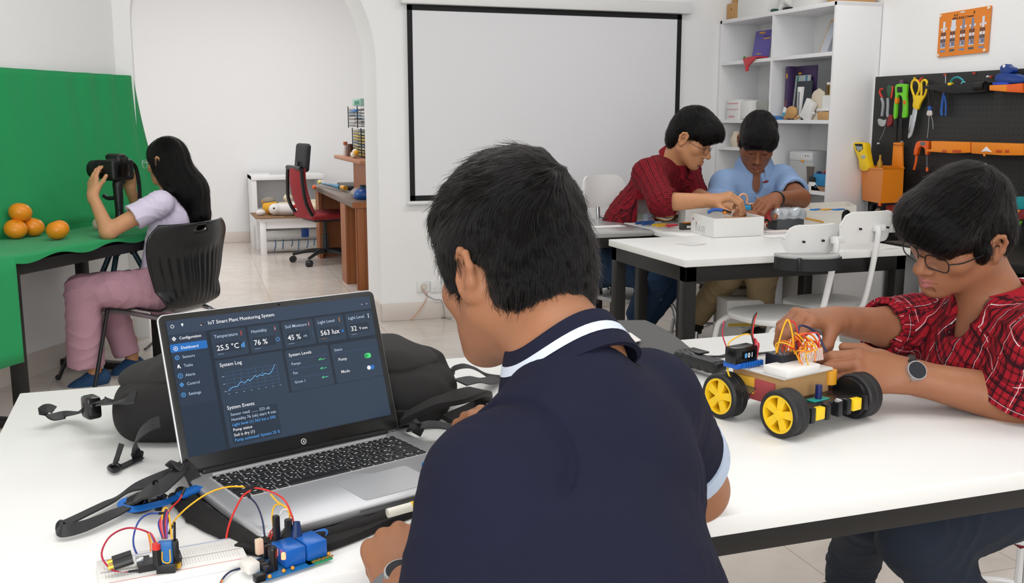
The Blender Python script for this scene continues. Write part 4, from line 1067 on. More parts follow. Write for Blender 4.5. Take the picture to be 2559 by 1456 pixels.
# ------------------------------------------------------------ the person in the light blue shirt
def build_blue():
    k = 1.2
    hd = Head(P(1893, 354, d=5.42), vdir(-.13, -.80, -.58), vdir(-.03, -.58, .81), k)
    fw = vdir(-.05, -1, 0)
    nb = P(1885, 432, d=5.52); shR = P(1812, 462, d=5.50); shL = P(1952, 450, d=5.56); rt = (shR-shL).normalized()
    pel = P(1868, 652, d=5.72); ch = (shL+shR)/2*.8+pel*.2
    elL = P(2000, 496, d=5.24); wrL = P(1938, 497, d=5.02); elR = P(1783, 535, d=5.25); wrR = P(1838, 535, d=5.0)
    t = thing('person', 'boy in a light blue polo shirt looking down at the parts on the table', 'person', (pel.x, pel.y, 0))
    B = S(); B.chain([pel, (pel+ch)/2, ch], [.13, .125, .13], .05, fw, 1.3); B.cap(shL, shR, .055, .055, .05); B.cap(ch, nb, .065, .058, .05)
    limb(B, shL, elL, wrL, (.056, .050, .034)); limb(B, shR, elR, wrR, (.056, .050, .034))
    hd.skull(B, nb, .064, lips='9c5048')
    hand(B, wrL, P(1905, 510, d=4.95)-wrL, (.05, -.35, .9), (0, -1, -.3), [(.6, .5, .3), (.65, .5, .3), (.7, .6, .4), (.75, .7, .5)], 1.2, .05, thumb=((.7, .6, -.4), (.3, .9, -.3)), rad=1.1)
    hand(B, wrR, P(1875, 535, d=4.92)-wrR, (0, 0, 1), (0, -1, 0), [(.5, .6, .4)]*4, 1.15, .04)
    B.build('body', M_SKIN, t, .0034, base=np.array(lin('8e5a3f')[:3]))
    hd.brows(t, .0038); hd.lashes(t); hd.stache(t)
    m = mat('light_blue_pique', '8fabd3', .85, spec=.2, bump=(700, .2))
    T = S(); T.chain([pel+UP*.02, (pel+ch)/2, ch], [.175, .170, .175], .06, fw, 1.35); T.cap(shL, shR, .076, .076, .06); T.cap(ch+UP*.05, nb-UP*.04, .10, .068, .06)
    hL = shL.lerp(elL, .70); hR = shR.lerp(elR, .80)
    T.cap(shL, shL.lerp(elL, .9), .078, .080, .04, cut=[(hL, elL-shL)]); T.cap(shR, shR.lerp(elR, .95), .078, .080, .04, cut=[(hR, elR-shR)])
    T.cap(shL.lerp(elL, .5), elL, .058, .066, 0, op=-1); T.cap(shR.lerp(elR, .6), elR, .058, .066, 0, op=-1)
    T.cap(nb+UP*.01, nb+(hd.c-nb)*.9, .070, .076, .008, op=-1); T.ell(nb+fw*.085-UP*.05, (.026, .04, .06), None, .02, -1)
    T.disp += [folds(ch, pel, .0045, 24, 23, .7), folds(shL, elL, .005, 34, 26), folds(shR, elR, .005, 34, 27)]
    T.disp.append(lambda x, y, z: .0025*np.exp(-(((x-ch.x)*cr.x+(y-ch.y)*cr.y+.005)/.004)**2)*(((x-ch.x)*fw.x+(y-ch.y)*fw.y) > .02))
    sh = T.build('polo_shirt', m, t, .0045)
    shirt_collar(t, P(1886, 410, d=5.52), UP+fw*.30, fw, .078, .040, m, .060, .40, flare=.028)
    lg = P(1911, 456, d=5.33); q = rotm(pi/2, 0, -YAW)
    MB().prism([(-.020, .000), (-.006, .004), (.004, .012), (.020, .012), (.022, .006), (.010, -.002), (-.004, -.003)], .003, q, lg).build('chest_emblem', mat('maroon_thread', '6a1c28', .7), sh, world=False)
    for i in range(3):
        p = ch+fw*(.150)+UP*(.02-.06*i)-cr*.002; MB().cyl(p-fw*.02, p+fw*.004, .006, n=10).build('button', mat('blue_button', 'a9bfe0', .4), sh)
    km = mat('khaki_cotton', 'a8936f', .85, bump=(500, .25), var=(8, .15))
    k1 = P(1903, 690, d=5.20); a1 = P(1898, 800, d=5.36); k2 = P(1818, 690, d=5.30); a2 = P(1740, 790, d=5.60)
    L = S(); L.cap(pel-rt*.09, k1, .10, .078, .04); L.cap(k1, a1, .078, .068, .02, cut=[(a1, a1-k1)]); L.cap(pel+rt*.09, k2, .10, .078, .04); L.cap(k2, a2, .074, .064, .02, cut=[(a2, a2-k2)]); L.cap(pel-rt*.06, pel+rt*.06, .14, .14, .05, fw, 1.15)
    L.disp += [folds(k1, a1, .006, 26, 35), folds(k2, a2, .006, 26, 36)]; L.build('khaki_trousers', km, t, .007)
    bl = mat('black_leather', '151517', .4)
    shoe(t, P(1712, 765, d=5.55), P(1728, 838, d=5.62), bl, m_rub, 1.15, up=vdir(-1, -.2, 0)); shoe(t, P(1890, 812, d=5.36), P(1850, 850, d=5.1), bl, m_rub, 1.15)
    wo = MB().add(*loop_band(wrL+(elL-wrL).normalized()*.012, frame(elL-wrL, (0, -.3, 1)), .039, .036, .016, .003)).build('wristband', mat('black_strap', '17181a', .5), t, world=True)
    hairdo(hd, t, SHORT_E+[((0, .070, .058), (.074, .056, .052), .03), ((-.062, .01, -.0), (.018, .02, .03), .012), ((.062, .01, 0), (.018, .02, .03), .012)], [((0, .134, -.020), (.080, .090, .074), .010), ((0, -.085, -.105), (.085, .055, .030), .012)]+short_subs()[2:], (.004, -.045, .125), 9000, .00050, (.060, .045, .024), .0045, fwd=.55, hmin=-.075, wisp=.008, seed=6)
# ------------------------------------------------------------ the girl behind the camera
def build_girl():
    k = .97
    hd = Head(P(415, 402, d=5.03), vdir(-.94, .30, -.10), vdir(-.10, .05, .99), k)
    fw = vdir(-.96, .28, 0)
    nb = P(430, 470, d=5.06); shL = P(400, 508, d=4.90); shR = P(448, 490, d=5.22); rt = (shR-shL).normalized()
    pel = P(415, 716, d=5.08); ch = (shL+shR)/2*.75+pel*.25-fw*.02
    elL = P(270, 578, d=4.78); wrL = P(231, 487, d=4.86); elR = P(346, 520, d=5.22); wrR = P(325, 470, d=5.12)
    t = thing('person', 'girl with long dark hair in a lilac top, looking through the camera', 'person', (pel.x, pel.y, 0))
    B = S(); B.chain([pel, (pel+ch)/2, ch], [.115, .09, .105], .05, fw, 1.3); B.cap(shL, shR, .042, .042, .05); B.cap(ch, nb, .05, .045, .05)
    limb(B, shL, elL, wrL, (.043, .038, .024)); limb(B, shR, elR, wrR, (.042, .037, .023))
    hd.skull(B, nb, .046, lips='b06a60')
    hand(B, wrL, P(233, 440, d=4.90)-wrL, (-.75, -.65, .1), cr, [(.25, .35, .25), (.3, .4, .3), (.35, .5, .3), (.4, .5, .35)], .98, .03, thumb=((.85, .5, -.1), (.75, .65, 0)))
    hand(B, wrR, P(322, 430, d=5.08)-wrR, (.3, .8, 0), -cr, [(.7, .8, .5)]*4, .95, .03)
    B.build('body', M_SKIN, t, .0032, base=np.array(lin('c8946e')[:3]))
    hd.brows(t); hd.lashes(t); hd.glasses(t, 'pale framed glasses', mat('pale_frame', 'd7dcdc', .25), drop=-.006, w_=.025, h_=.020, rr=.0014, out=.012)
    m = mat('lilac_cotton', 'd9d0e6', .85, spec=.2, bump=(500, .15))
    T = S(); T.chain([pel+UP*.03, (pel+ch)/2, ch], [.150, .125, .130], .06, fw, 1.25); T.cap(shL, shR, .056, .056, .05); T.cap(ch+UP*.04, nb-UP*.03, .08, .052, .05)
    hL = shL.lerp(elL, .52); hR = shR.lerp(elR, .6)
    T.cap(shL, shL.lerp(elL, .7), .058, .066, .03, cut=[(hL, elL-shL)]); T.cap(shR, shR.lerp(elR, .8), .056, .062, .03, cut=[(hR, elR-shR)])
    T.cap(shL.lerp(elL, .35), elL, .047, .056, 0, op=-1); T.cap(shR.lerp(elR, .4), elR, .047, .056, 0, op=-1); T.cap(nb-UP*.005, nb+(hd.c-nb)*.9, .056, .062, .008, op=-1)
    T.disp += [folds(ch, pel, .005, 30, 43, 1.0), folds(shL, elL, .004, 40, 44)]
    T.build('lilac_top', m, t, .0045, cuts=[(pel-UP*.035, (0, 0, -1))])
    pm = mat('dusty_pink_cotton', 'b98e9c', .85, bump=(400, .2), var=(10, .08))
    k1 = P(205, 722, d=4.84); a1 = P(214, 912, d=4.92); k2 = P(262, 722, d=5.14); a2 = P(318, 885, d=5.22)
    L = S(); L.cap(pel-rt*.085, k1, .105, .074, .05); L.cap(k1, a1, .073, .088, .02, cut=[(a1, a1-k1)]); L.cap(pel+rt*.085, k2, .105, .074, .05); L.cap(k2, a2, .070, .066, .02, cut=[(a2, a2-k2)]); L.cap(pel-rt*.06, pel+rt*.06, .125, .125, .05)
    L.cap(a1+(k1-a1)*.25, a1+(a1-k1)*.3, .060, .074, 0, op=-1); L.cap(a2+(k2-a2)*.25, a2+(a2-k2)*.3, .046, .054, 0, op=-1)
    L.disp += [folds(k1, a1, .006, 22, 53), folds(pel, k1, .006, 22, 54, 1.2), folds(k2, a2, .006, 22, 55)]; L.build('pink_trousers', pm, t, .0055)
    sm = mat('blue_knit_shoe', '1f4468', .8, bump=(300, .3)); so = mat('white_sole', 'e6e0da', .6)
    for a, b_, q in ((P(238, 938, d=4.95), P(166, 955, d=4.90), 1), (P(330, 905, d=5.24), P(285, 918, d=5.12), 1)):
        K = S(); K.cap(a, a+V((0, 0, .12)), .034, .034); K.build('ankle', M_SKIN, t, .007, base=np.array(lin('b98560')[:3]))
        shoe(t, a, b_, sm, so, 1.1)
    # long hair falling over the back
    back = nb.lerp(ch, .9)-fw*.10
    w = hd.w; hc = S(); E = lambda c, r, kk, op=1: hc.ell(w(*c), [a*k for a in r], hd.M, kk*k, op)
    E((0, -.012, .034), (.081, .103, .088), .01); E((0, -.03, -.02), (.079, .080, .09), .03); E((-.058, .028, -.010), (.028, .034, .050), .02); E((.058, .028, -.01), (.028, .034, .05), .02)
    h1 = w(0, -.055, -.06); h2 = P(478, 480, d=5.06); h3 = P(497, 535, d=5.08)
    hc.cap(h1, h2, .092, .092, .04, fw, 1.35); hc.cap(h2, h3, .092, .070, .04, fw, 1.5); hc.cap(w(-.05, -.02, -.06), P(425, 478, d=4.93), .038, .020, .02)
    E((0, .130, -.045), (.078, .088, .085), .010, -1); E((-.075, .085, -.04), (.045, .052, .075), .01, -1)
    hc.disp.append(lambda x, y, z: -.003*np.sin(((x*rt.x+y*rt.y)*140)+3*noise3(x, y, z, 18, 8)))
    cap = hc.build('hair', M_HAIRCAP, t, .0042)
    c0 = A3(hd.c); hup = A3(hd.M.col[2]); hfw = A3(hd.M.col[1]); part = A3(w(-.01, .05, .12))
    def flow(p):
        z = np.clip((p-c0)@hup/.09, 0, 1)[:, None]; q = p-part; q /= np.maximum(np.linalg.norm(q, axis=1, keepdims=True), 1e-4)
        return q*z*1.2+(1-z)*(np.array([0, 0, -1.])+A3(-fw)*.12)+noise_vec(p, 14, 99)*.28
    r = roots_on(cap, 11000, None)
    o = strands('hair_strands', hc, r, flow, 9, .13, .004, .00045, cap, seed=8, wisp=.012); o['kind'] = 'stuff'
for nm, f_ in (('backred', build_backred), ('blue', build_blue), ('girl', build_girl)):
    if nm not in DEV: f_()
print('people', time.time()-_t)
# ------------------------------------------------------------ seats
def heading(d): return math.atan2(-d.x, d.y)      # rotation that turns local +y into direction d
def white_chair(label, post, z_seat, d, seat_mt=None, group=None, tablet=False, zb=(.77, .89), tone=None, legm=None, w=.30, seat_r=(.19, .185), lean=.05, post_dx=0, arm=True):
    """chair facing d; the post of its backrest stands at 'post' (x, y); local +y is forward"""
    rg = V((d.y, -d.x, 0)); c = V((post[0], post[1], 0))+d*.20-rg*post_dx
    t = thing('white_chair', label, 'chair', c, heading(d), group); sm = seat_mt or m_wplast; lm = legm or m_wmetal
    pr = []
    for i in range(28):
        a = 2*pi*i/28; x, y = math.cos(a), math.sin(a); pr.append((seat_r[0]*abs(x)**.75*(1 if x > 0 else -1)*(1+.06*y), seat_r[1]*abs(y)**.8*(1 if y > 0 else -1)))
    MB().prism(pr, .026, None, (0, 0, z_seat-.013), .009).build('seat', sm, t)
    # backrest: curved rounded plate
    zc = (zb[0]+zb[1])/2; hh = (zb[1]-zb[0])/2; rows = []
    P2 = rrect(w, hh*2, hh*.8, 6); mb = MB(); n = 20
    nx = 16; nz = 10; rows = []
    for i in range(nx+1):
        q = i/nx*2-1; r_ = []
        x = q*w/2; k = hh*.9; ex = max(0, abs(x)-(w/2-k)); hz = hh-k+math.sqrt(max(0, k*k-ex*ex)) if ex > 0 else hh
        for j in range(nz+1):
            p = j/nz*2-1; r_.append((x, -.20-lean+.045*q*q-.01*p, zc+p*hz))
        rows.append(r_)
    bk = mb.sheet(rows, .011).build('backrest', m_wplast, t, ang=50)
    for x in (-.075, .075, .02): MB().cyl((x, -.205-lean, zc-.005), (x, -.214-lean, zc-.005), .005, n=10).build('bolt', m_bplast, bk)
    MB().box((.012+post_dx, -.213-lean, zc-.004), (.06, .018, .028), .004).build('bracket', m_wplast, bk)
    MB().tube(spline([(post_dx*.9, -.15, z_seat-.02), (post_dx*.9, -.185, z_seat+.02), (post_dx*.95, -.205-lean*.5, z_seat+.14), (post_dx, -.222-lean, zc-.04), (post_dx, -.216-lean, zc+.004)], 6), .0125, 12).build('back_post', lm, t)
    for sx in (-1, 1):
        MB().tube(spline([(sx*.10, .15, z_seat-.03), (sx*.15, .17, z_seat-.05), (sx*.175, .19, z_seat-.12), (sx*.19, .22, .012)], 6), .0115, 10).build('leg', lm, t)
        MB().tube(spline([(sx*.10, -.13, z_seat-.03), (sx*.15, -.15, z_seat-.05), (sx*.175, -.17, z_seat-.12), (sx*.19, -.22, .012)], 6), .0115, 10).build('leg', lm, t)
    mb = MB()
    for sy in (-1, 1): mb.tube([(-.105, sy*.14, z_seat-.03), (.105, sy*.14, z_seat-.03)], .010, 8)
    mb.tube([(0, -.17, z_seat-.03), (0, .15, z_seat-.03)], .010, 8); mb.build('under_frame', lm, t)
    return t
A0 = P(2070, 640, d=3.98); dA = vdir(-.40, .92, 0)
ca = white_chair('white chair with a black strapped tablet, nearer of the two behind the robot', (A0.x, A0.y), .50, dA, zb=(.770, .888), w=.27, post_dx=.075, lean=.02)
# folded writing tablet with its black band on chair A
M = rotm(0, 0, ca.rotation_euler.z).inverted(); tc_ = M @ (P(2018, 648, d=3.90)-V(ca.location)); lx = M @ cr; ly = M @ cf
R = Matrix((lx, ly, UP)).transposed()
half = [(.124*math.cos(a), .085*math.sin(a)) for a in [pi+pi*i/20 for i in range(21)]]+[(.124, .03), (-.124, .03)]
MB().prism(half, .014, R, tc_+UP*.016, .004).build('writing_tablet', m_gplast, ca)
mb = MB(); rows = []
for i in range(25):
    a = pi*1.0+pi*i/24; e = V((.128*math.cos(a), .090*math.sin(a), 0)); rows.append([tc_+R @ (e*(1+.03*0))+UP*z for z in (-.034, -.01, .012)])
mb.sheet(rows, .006).build('black_band', mat('black_webbing', '1f1f22', .55), ca, ang=60)
MB().box(tc_+R @ V((-.055, -.084, -.008)), (.016, .014, .05), .003, R).build('band_slider', m_bplast, ca)
B0 = P(2172, 640, d=4.22); dB = vdir(-.42, .91, 0)
white_chair('white chair without a tablet, farther of the two behind the robot', (B0.x, B0.y), .50, dB, zb=(.785, .915), w=.29, post_dx=.01, lean=.02)
# plain chair of the person in dark red, stools
C0_ = P(1512, 640, d=5.70); d3 = vdir(.62, -.78, 0)
white_chair('grey white chair under the boy in the dark red shirt', (C0_.x, C0_.y), .335, d3, seat_mt=m_gplast, zb=(.80, .98), legm=m_smetal, w=.34)
p_ = P(1768, 700, d=5.72); stool('grey topped metal stool under the boy in the blue shirt', (p_.x, p_.y), .405, .17, 4, m_smetal, m_gplast, name='metal_stool')
stool('white stool under the boy in the red checked shirt', (1.80, 1.63), .43, .175, 4, m_wmetal, m_wplast, name='white_stool')
stool('white stool under the boy in the navy polo', (P(1490, 2380, d=.86).x, P(1490, 2380, d=.86).y), .44, .16, 4, m_wmetal, m_wplast, name='white_stool')
q_ = P(2330, 880, d=2.95)
white_chair('white chair with black armrest standing past the end of the front table', (q_.x+.28, q_.y-.02), .45, vdir(-.55, .83, 0), zb=(.72, .84), w=.32)
arm_ = [o for o in bpy.data.objects if o.get('label', '').startswith('white chair with black armrest')][0]
MB().tube(spline([(-.20, -.18, .56), (-.215, 0, .565), (-.20, .16, .555)], 6), .01, 8, flat=(.04, .022, (0, 0, 1))).build('armrest', m_bplast, arm_)
MB().tube([(-.18, -.02, .43), (-.21, -.02, .56)], .009, 8).build('armrest_post', m_bplast, arm_)
# ------------------------------------------------------------ the girl's black shell chair
def shell_chair():
    d = vdir(-.90, .43, 0); pel = P(415, 716, d=5.08); c = V((pel.x, pel.y, 0))
    t = thing('shell_chair', 'black ribbed plastic chair with steel legs that the girl sits on', 'chair', c, heading(d))
    prof = spline([(.285, .352), (.275, .366), (.24, .374), (.10, .366), (-.06, .350), (-.14, .352), (-.190, .385), (-.215, .445), (-.222, .52), (-.222, .62), (-.235, .71), (-.262, .795)], 6)
    n = len(prof); nx = 56; vs = []; fs = []
    def hw(i):
        y, z = prof[i]; s_ = i/(n-1)
        if z < .40 and y > -.16: return .205-.02*max(0, (-y)/.16) if y < .24 else .205-.03*(y-.24)/.045
        k = (z-.38)/.415; return .185+.085*math.sin(min(1, k*1.15)*pi/2)-.055*max(0, (k-.80)/.2)**2
    for i in range(n):
        y, z = prof[i]; back = max(0, min(1, (z-.37)/.1)) if y < -.1 else 0
        ty = prof[min(i+1, n-1)][0]-prof[max(i-1, 0)][0]; tz = prof[min(i+1, n-1)][1]-prof[max(i-1, 0)][1]; L = math.hypot(ty, tz); ny, nz = tz/L, -ty/L
        for j in range(nx+1):
            q = j/nx*2-1; w_ = hw(i); x = q*w_
            cup = .075*q*q*back; rib = 0
            m = back*max(0, min(1, (.665+.03*q*q-z)/.035))
            rib = .0075*m*abs(math.sin(q*pi*6.0))
            vs.append((x, y+cup+ny*-rib*-1, z+nz*rib+(.022*q*q*(1-back) if y < .2 else .01*q*q*(1-back))+.0))
    for i in range(n-1):
        for j in range(nx):
            y, z = prof[i]; q = (j+.5)/nx*2-1
            zc = (prof[i][1]+prof[i+1][1])/2
            if y < -.2 and ((q*.2/.034)**4+((zc-.765)/.013)**4) < 1: continue
            fs.append((i*(nx+1)+j, (i+1)*(nx+1)+j, (i+1)*(nx+1)+j+1, i*(nx+1)+j+1))
    o = MB().add(vs, fs).build('seat_shell', mat('glossy_black_plastic', '1a1b1d', .26, spec=.5), t, ang=70)
    md = o.modifiers.new('thickness', 'SOLIDIFY'); md.thickness = .009; md.offset = 0
    for sx in (-1, 1):
        MB().tube(spline([(sx*.215, .26, .012), (sx*.198, .235, .30), (sx*.190, .205, .338), (sx*.18, .15, .345), (sx*.17, -.08, .332), (sx*.175, -.13, .318), (sx*.185, -.16, .28), (sx*.215, -.25, .012)], 8), .0125, 12).build('side_frame', m_smetal, t)
        for y in (.26, -.25): MB().cyl((sx*.215, y, 0), (sx*.215, y, .03), .016, n=12).build('foot_cap', m_rub, t)
    MB().tube([(-.18, .12, .345), (.18, .12, .345)], .010, 8).build('cross_bar', m_smetal, t)
    MB().tube([(-.17, -.08, .332), (.17, -.08, .332)], .010, 8).build('cross_bar', m_smetal, t)
shell_chair()
# ------------------------------------------------------------ green cloth on its table
ZC = .72; E0 = P(28, 648, z=ZC); E1 = P(340, 591, z=ZC); e_ = (E1-E0); EL = e_.length+.27; e_.normalize(); nb_ = V((-e_.y, e_.x, 0))   # nb_ points to the wall
if nb_.dot(wn) > 0: nb_ = -nb_
TD = .53
t = thing('backdrop_table', 'black framed table under the green cloth by the angled wall', 'table', (E0+e_*.4+nb_*.2)*1.0)
t.location.z = 0; mb = MB(); R = Matrix((e_, nb_, UP)).transposed(); Lx = EL+.62
def TB(s, v, z): return E0+e_*s+nb_*v+UP*(z-ZC)
mb.box(TB(EL/2-.30, TD/2+.02, .704), (Lx, TD-.02, .018), .002, R); mb.build('tabletop', m_blk, t, world=True)
mb = MB().box(TB(EL/2-.30, .022, .672), (Lx, .03, .052), .002, R).box(TB(EL/2-.30, TD-.02, .672), (Lx, .03, .052), .002, R); mb.build('apron', m_blk, t, world=True)
for s_ in (.035, EL-.08):
    for v in (.04, TD-.05): MB().box(TB(s_, v, .35), (.05, .05, .70), .003, R).build('leg', m_blk, t, world=True)
    MB().box(TB(s_-.06, TD/2, .02), (.06, TD+.14, .035), .006, R).build('foot_bar', m_blk, t, world=True)
m_green = mat('green_screen_cloth', '2a9a5c', .85, spec=.15, sheen=.1, bump=(400, .15))
rows = []; ZT = 1.535
S0, NS = -.62, 96
def smax(z): return EL+.015+.13*max(0, min(1, (1.50-z)/.8))**1.3*0+(.045*(1-min(1, max(0, (z-.72)/.75))))
for i in range(NS+1):
    col_ = []; u = i/NS
    s_ = S0+(EL+.02-S0)*u
    drop = .44*max(0, min(1, (.012-s_)/.012)) if s_ < .02 else 0
    drop = max(drop, .022+.012*math.sin(s_*17))
    w1 = math.sin(s_*23+1.3)*.5+math.sin(s_*41)*.3
    nd = 8
    for j in range(nd): # hanging front
        f = 1-j/nd; k = min(1, drop/.2); col_.append(TB(s_+.004*w1*f*k, -.004-.014*f*k*(.6+w1*.5)-.006*k, .725-drop*f))
    for j in range(9):
        v = TD*j/8; col_.append(TB(s_+.60*u*u*j/8, v-.003, .7265+.0035*max(0, math.sin(s_*19+j*.9))*math.sin(j/8*pi)+.004*noise3(s_*1., v, 0, 14, 3)))
    for j in range(1, 25):
        f = j/24; z = .7265+(ZT+.012*math.sin(s_*2.2)*0-.7265)*f
        sm = s_+.60*u*u+(.10*(1-f)**1.3-.03*f)*max(0, u-.5)/.5
        bend = .05*(1-f)**3
        rip = .0045*math.sin(s_*47+2*f)*f+.010*max(0, u-.72)/.28*math.sin(s_*60-3*f)*(.4+f)+.006*noise3(s_, z, 0, 7, 6)
        col_.append(TB(sm, TD-bend+.0+.035*f+rip*1.0, z))
    rows.append(col_)
o = MB().sheet(rows, .002).build('green_cloth', m_green, ang=180)
tag(o, 'green cloth hung on the wall and draped over the table as a photo backdrop', 'cloth')
# oranges and a pale egg on the cloth
m_or = mat('orange_peel', 'f09322', .28, spec=.5, var=(9, .12), bump=(240, .25))
def orange(p, label, r=.053, rot=0):
    t = MB().ball((0, 0, 0), (r, r, r*.86), 32, 20)
    for i, v in enumerate(t.v):
        h = math.hypot(v.x, v.y)/r
        if v.z > 0: t.v[i] = V((v.x, v.y, v.z-.012*math.exp(-(h/.22)**2)))
    o = t.build('orange', m_or, ang=80); o.location = p; o.rotation_euler = (.25, .2, rot)
    MB().cyl((0, 0, r*.86-.0125), (0, 0, r*.86-.008), .0045, n=8).build('stem_scar', mat('green_stem', '6f7d34', .7), o)
    return tag(o, label, 'orange', 'oranges on the green cloth')
z0 = .730+.046
a = P(41, 596, z=.73); b_ = P(85, 590, z=.73); c_ = P(146, 598, z=.73)
orange((a.x, a.y, z0), 'orange at the bottom of the pile, away from the lone orange'); orange((b_.x, b_.y, z0), 'orange at the bottom of the pile, on the side of the lone orange', rot=1)
m_ = (V((a.x, a.y, 0))+V((b_.x, b_.y, 0)))/2; orange((m_.x-.012, m_.y-.005, z0+.076), 'orange on top of the small pile', rot=2)
orange((c_.x, c_.y, z0), 'lone orange lying apart from the pile of three', rot=4)
p_ = P(244, 574, z=.732); o = MB().ball((0, 0, 0), (.024, .022, .030), 20, 12).build('egg', mat('pale_shell', 'c9b9a6', .6)); o.location = p_+UP*.030; tag(o, 'small pale egg on the green cloth behind the girl\'s elbow', 'egg')
# ------------------------------------------------------------ camera on its tripod
cc = P(296, 424, d=4.98); dl = vdir(-.93, .36, -.02); k = 1.2
t = thing('photo_camera', 'black photo camera with a long lens, held by the girl', 'camera', cc, heading(dl))
m_cam = mat('camera_black', '141416', .45, bump=(600, .2)); m_camg = mat('camera_gloss', '0c0c0e', .18)
B = S(); B.box((0, 0, 0), (.062*k, .030*k, .043*k), None, .012*k, .006); B.box((.052*k, .018*k, -.004*k), (.018*k, .030*k, .040*k), None, .014*k, .012); B.box((0, .006*k, .048*k), (.026*k, .034*k, .018*k), None, .012*k, .018); B.ell((0, .038*k, .052*k), (.024*k, .016*k, .014*k), None, .012)
B.build('camera_body', m_cam, t, .0028, world=False)
MB().cyl((0, .03*k, 0), (0, .055*k, 0), .034*k, n=28).cyl((0, .055*k, 0), (0, .085*k, 0), .036*k, n=28).cyl((0, .085*k, 0), (0, .118*k, 0), .038*k, .0385*k, n=28).cyl((0, .118*k, 0), (0, .135*k, 0), .0375*k, n=28).build('lens', m_cam, t)
mb = MB()
for y in (.060, .064, .068, .072, .092, .096, .100, .104): mb.cyl((0, y*k, 0), (0, (y+.002)*k, 0), .0395*k, n=28)
mb.build('grip_ring', m_rub, t)
MB().cyl((0, .130*k, 0), (0, .1355*k, 0), .033*k, n=28).build('front_glass', m_camg, t)
MB().box((-.008*k, -.0315*k, -.004*k), (.072*k, .004*k, .052*k), .002).build('rear_screen', m_camg, t)
MB().box((0, -.036*k, .040*k), (.03*k, .014*k, .020*k), .004).build('viewfinder', m_rub, t)
mb = MB().cyl((.045*k, 0, .043*k), (.045*k, 0, .052*k), .011*k, n=18); mb.build('mode_dial', m_cam, t)
MB().cyl((.060*k, .03*k, .038*k), (.060*k, .034*k, .045*k), .006*k, n=12).build('shutter_button', m_smetal, t)
MB().tube(spline([(.066*k, -.01, .03*k), (.085*k, -.02, .0), (.088*k, -.03, -.08*k), (.078*k, -.03, -.15*k), (.05*k, -.02, -.16*k)], 6), .004, 8, flat=(.026, .003, (1, 0, 0))).build('neck_strap', mat('strap_black', '18181a', .7), t)
def tripod():
    b = P(303, 596, d=5.02); top = cc-UP*.055
    t = thing('tripod', 'black tripod carrying the camera in front of the green cloth', 'tripod', (b.x, b.y, 0)); m = mat('tripod_black', '18191b', .4); mg = mat('tripod_teal', '16343b', .35)
    ax = V((b.x, b.y, 0)); zh = b.z
    H = S(); H.cap(ax*1.0+UP*(top.z-.012), V((top.x, top.y, top.z)), .024, .030, .006); H.cap(ax+UP*(top.z-.14), ax+UP*(top.z-.03), .020, .024, .01); H.build('ball_head', m, t, .003)
    MB().tube(spline([ax+UP*(top.z-.08)+cr*-.0, ax+UP*(top.z-.085)-cr*.05, ax+UP*(top.z-.07)-cr*.075], 5), .010, 10).build('pan_handle', m, t, world=True)
    MB().cyl(ax+UP*(zh-.06), ax+UP*(top.z-.13), .0125).build('centre_column', mg, t, world=True)
    mb = MB(); mb.cyl(ax+UP*(top.z-.20), ax+UP*(top.z-.15), .022, .020, 14).box(ax+UP*(top.z-.215)+cr*-.012, (.045, .03, .022), .004).cyl(ax+UP*(zh+.10), ax+UP*(zh+.16), .019, n=14); mb.build('column_clamp', m, t, world=True)
    MB().cyl(ax+UP*(zh-.03), ax+UP*(zh+.025), .028, n=16).build('leg_hub', m, t, world=True)
    for a_, in ((vdir(-.9, -.30, 0),), (vdir(-.10, -.7, 0),), (vdir(.80, .3, 0),)):
        p0 = ax+a_*.025+UP*(zh-.005); p1 = ax+a_*.34; L = p1-p0
        l = MB().cyl(p0, p0+L*.40, .0135, n=12).build('leg', mg, t, world=True)
        MB().cyl(p0+L*.38, p0+L*.45, .0185, n=12).cyl(p0+L*.0, p0+L*.10, .019, n=12).build('leg_lock', m, l)
        MB().cyl(p0+L*.42, p1, .0095, n=10).build('lower_tube', m, l); MB().ball(p1+UP*.012, .014, 10, 8).build('rubber_foot', m_rub, l)
tripod()
# ------------------------------------------------------------ lettering as mesh
def glyphs(body, size, align='LEFT', bold=0):
    cu = bpy.data.curves.new('tmp', 'FONT'); cu.body = body; cu.size = size; cu.align_x = align; cu.resolution_u = 2; cu.offset = bold
    o = bpy.data.objects.new('tmp', cu); COL.objects.link(o); bpy.context.view_layer.update()
    me = bpy.data.meshes.new_from_object(o); vs = [v.co.copy() for v in me.vertices]; fs = [tuple(p.vertices) for p in me.polygons]
    bpy.data.objects.remove(o); bpy.data.curves.remove(cu); bpy.data.meshes.remove(me); return vs, fs
# ------------------------------------------------------------ laptop
LX = V((.946, .324, 0)).normalized(); LY = V((-.324, .946, 0)).normalized(); LW, LD = .376, .270
LZ = .772; LO = V((.006, 1.503, LZ))
t = thing('laptop', 'open silver laptop showing a dark dashboard, in front of the boy in navy', 'laptop', LO, math.atan2(LX.y, LX.x))
m_alu = mat('silver_aluminium', 'c4c5c8', .34, metal=.55); m_bez = mat('black_bezel', '191a1a', .30)
B = MB(); pl = [(x+LW/2, y-LD/2) for x, y in rrect(LW, LD, .014, 6)]
B.prism(pl, .013, None, (0, 0, -.0065), .0035); B.build('base', m_alu, t)
MB().box((LW*.5, -LD-.0005, -.003), (.088, .002, .004), .0008).build('front_notch', mat('notch_grey', '8f8f93', .4, metal=.5), t)
MB().box((LW*.5, -.014, .0005), (LW*.80, .006, .0015), .0005).build('hinge_strip', mat('bright_edge', 'dcdde0', .25, metal=.6), t)
MB().box((LW/2, -.002, .002), (LW*.86, .010, .009), .003).build('hinge', m_bez, t)
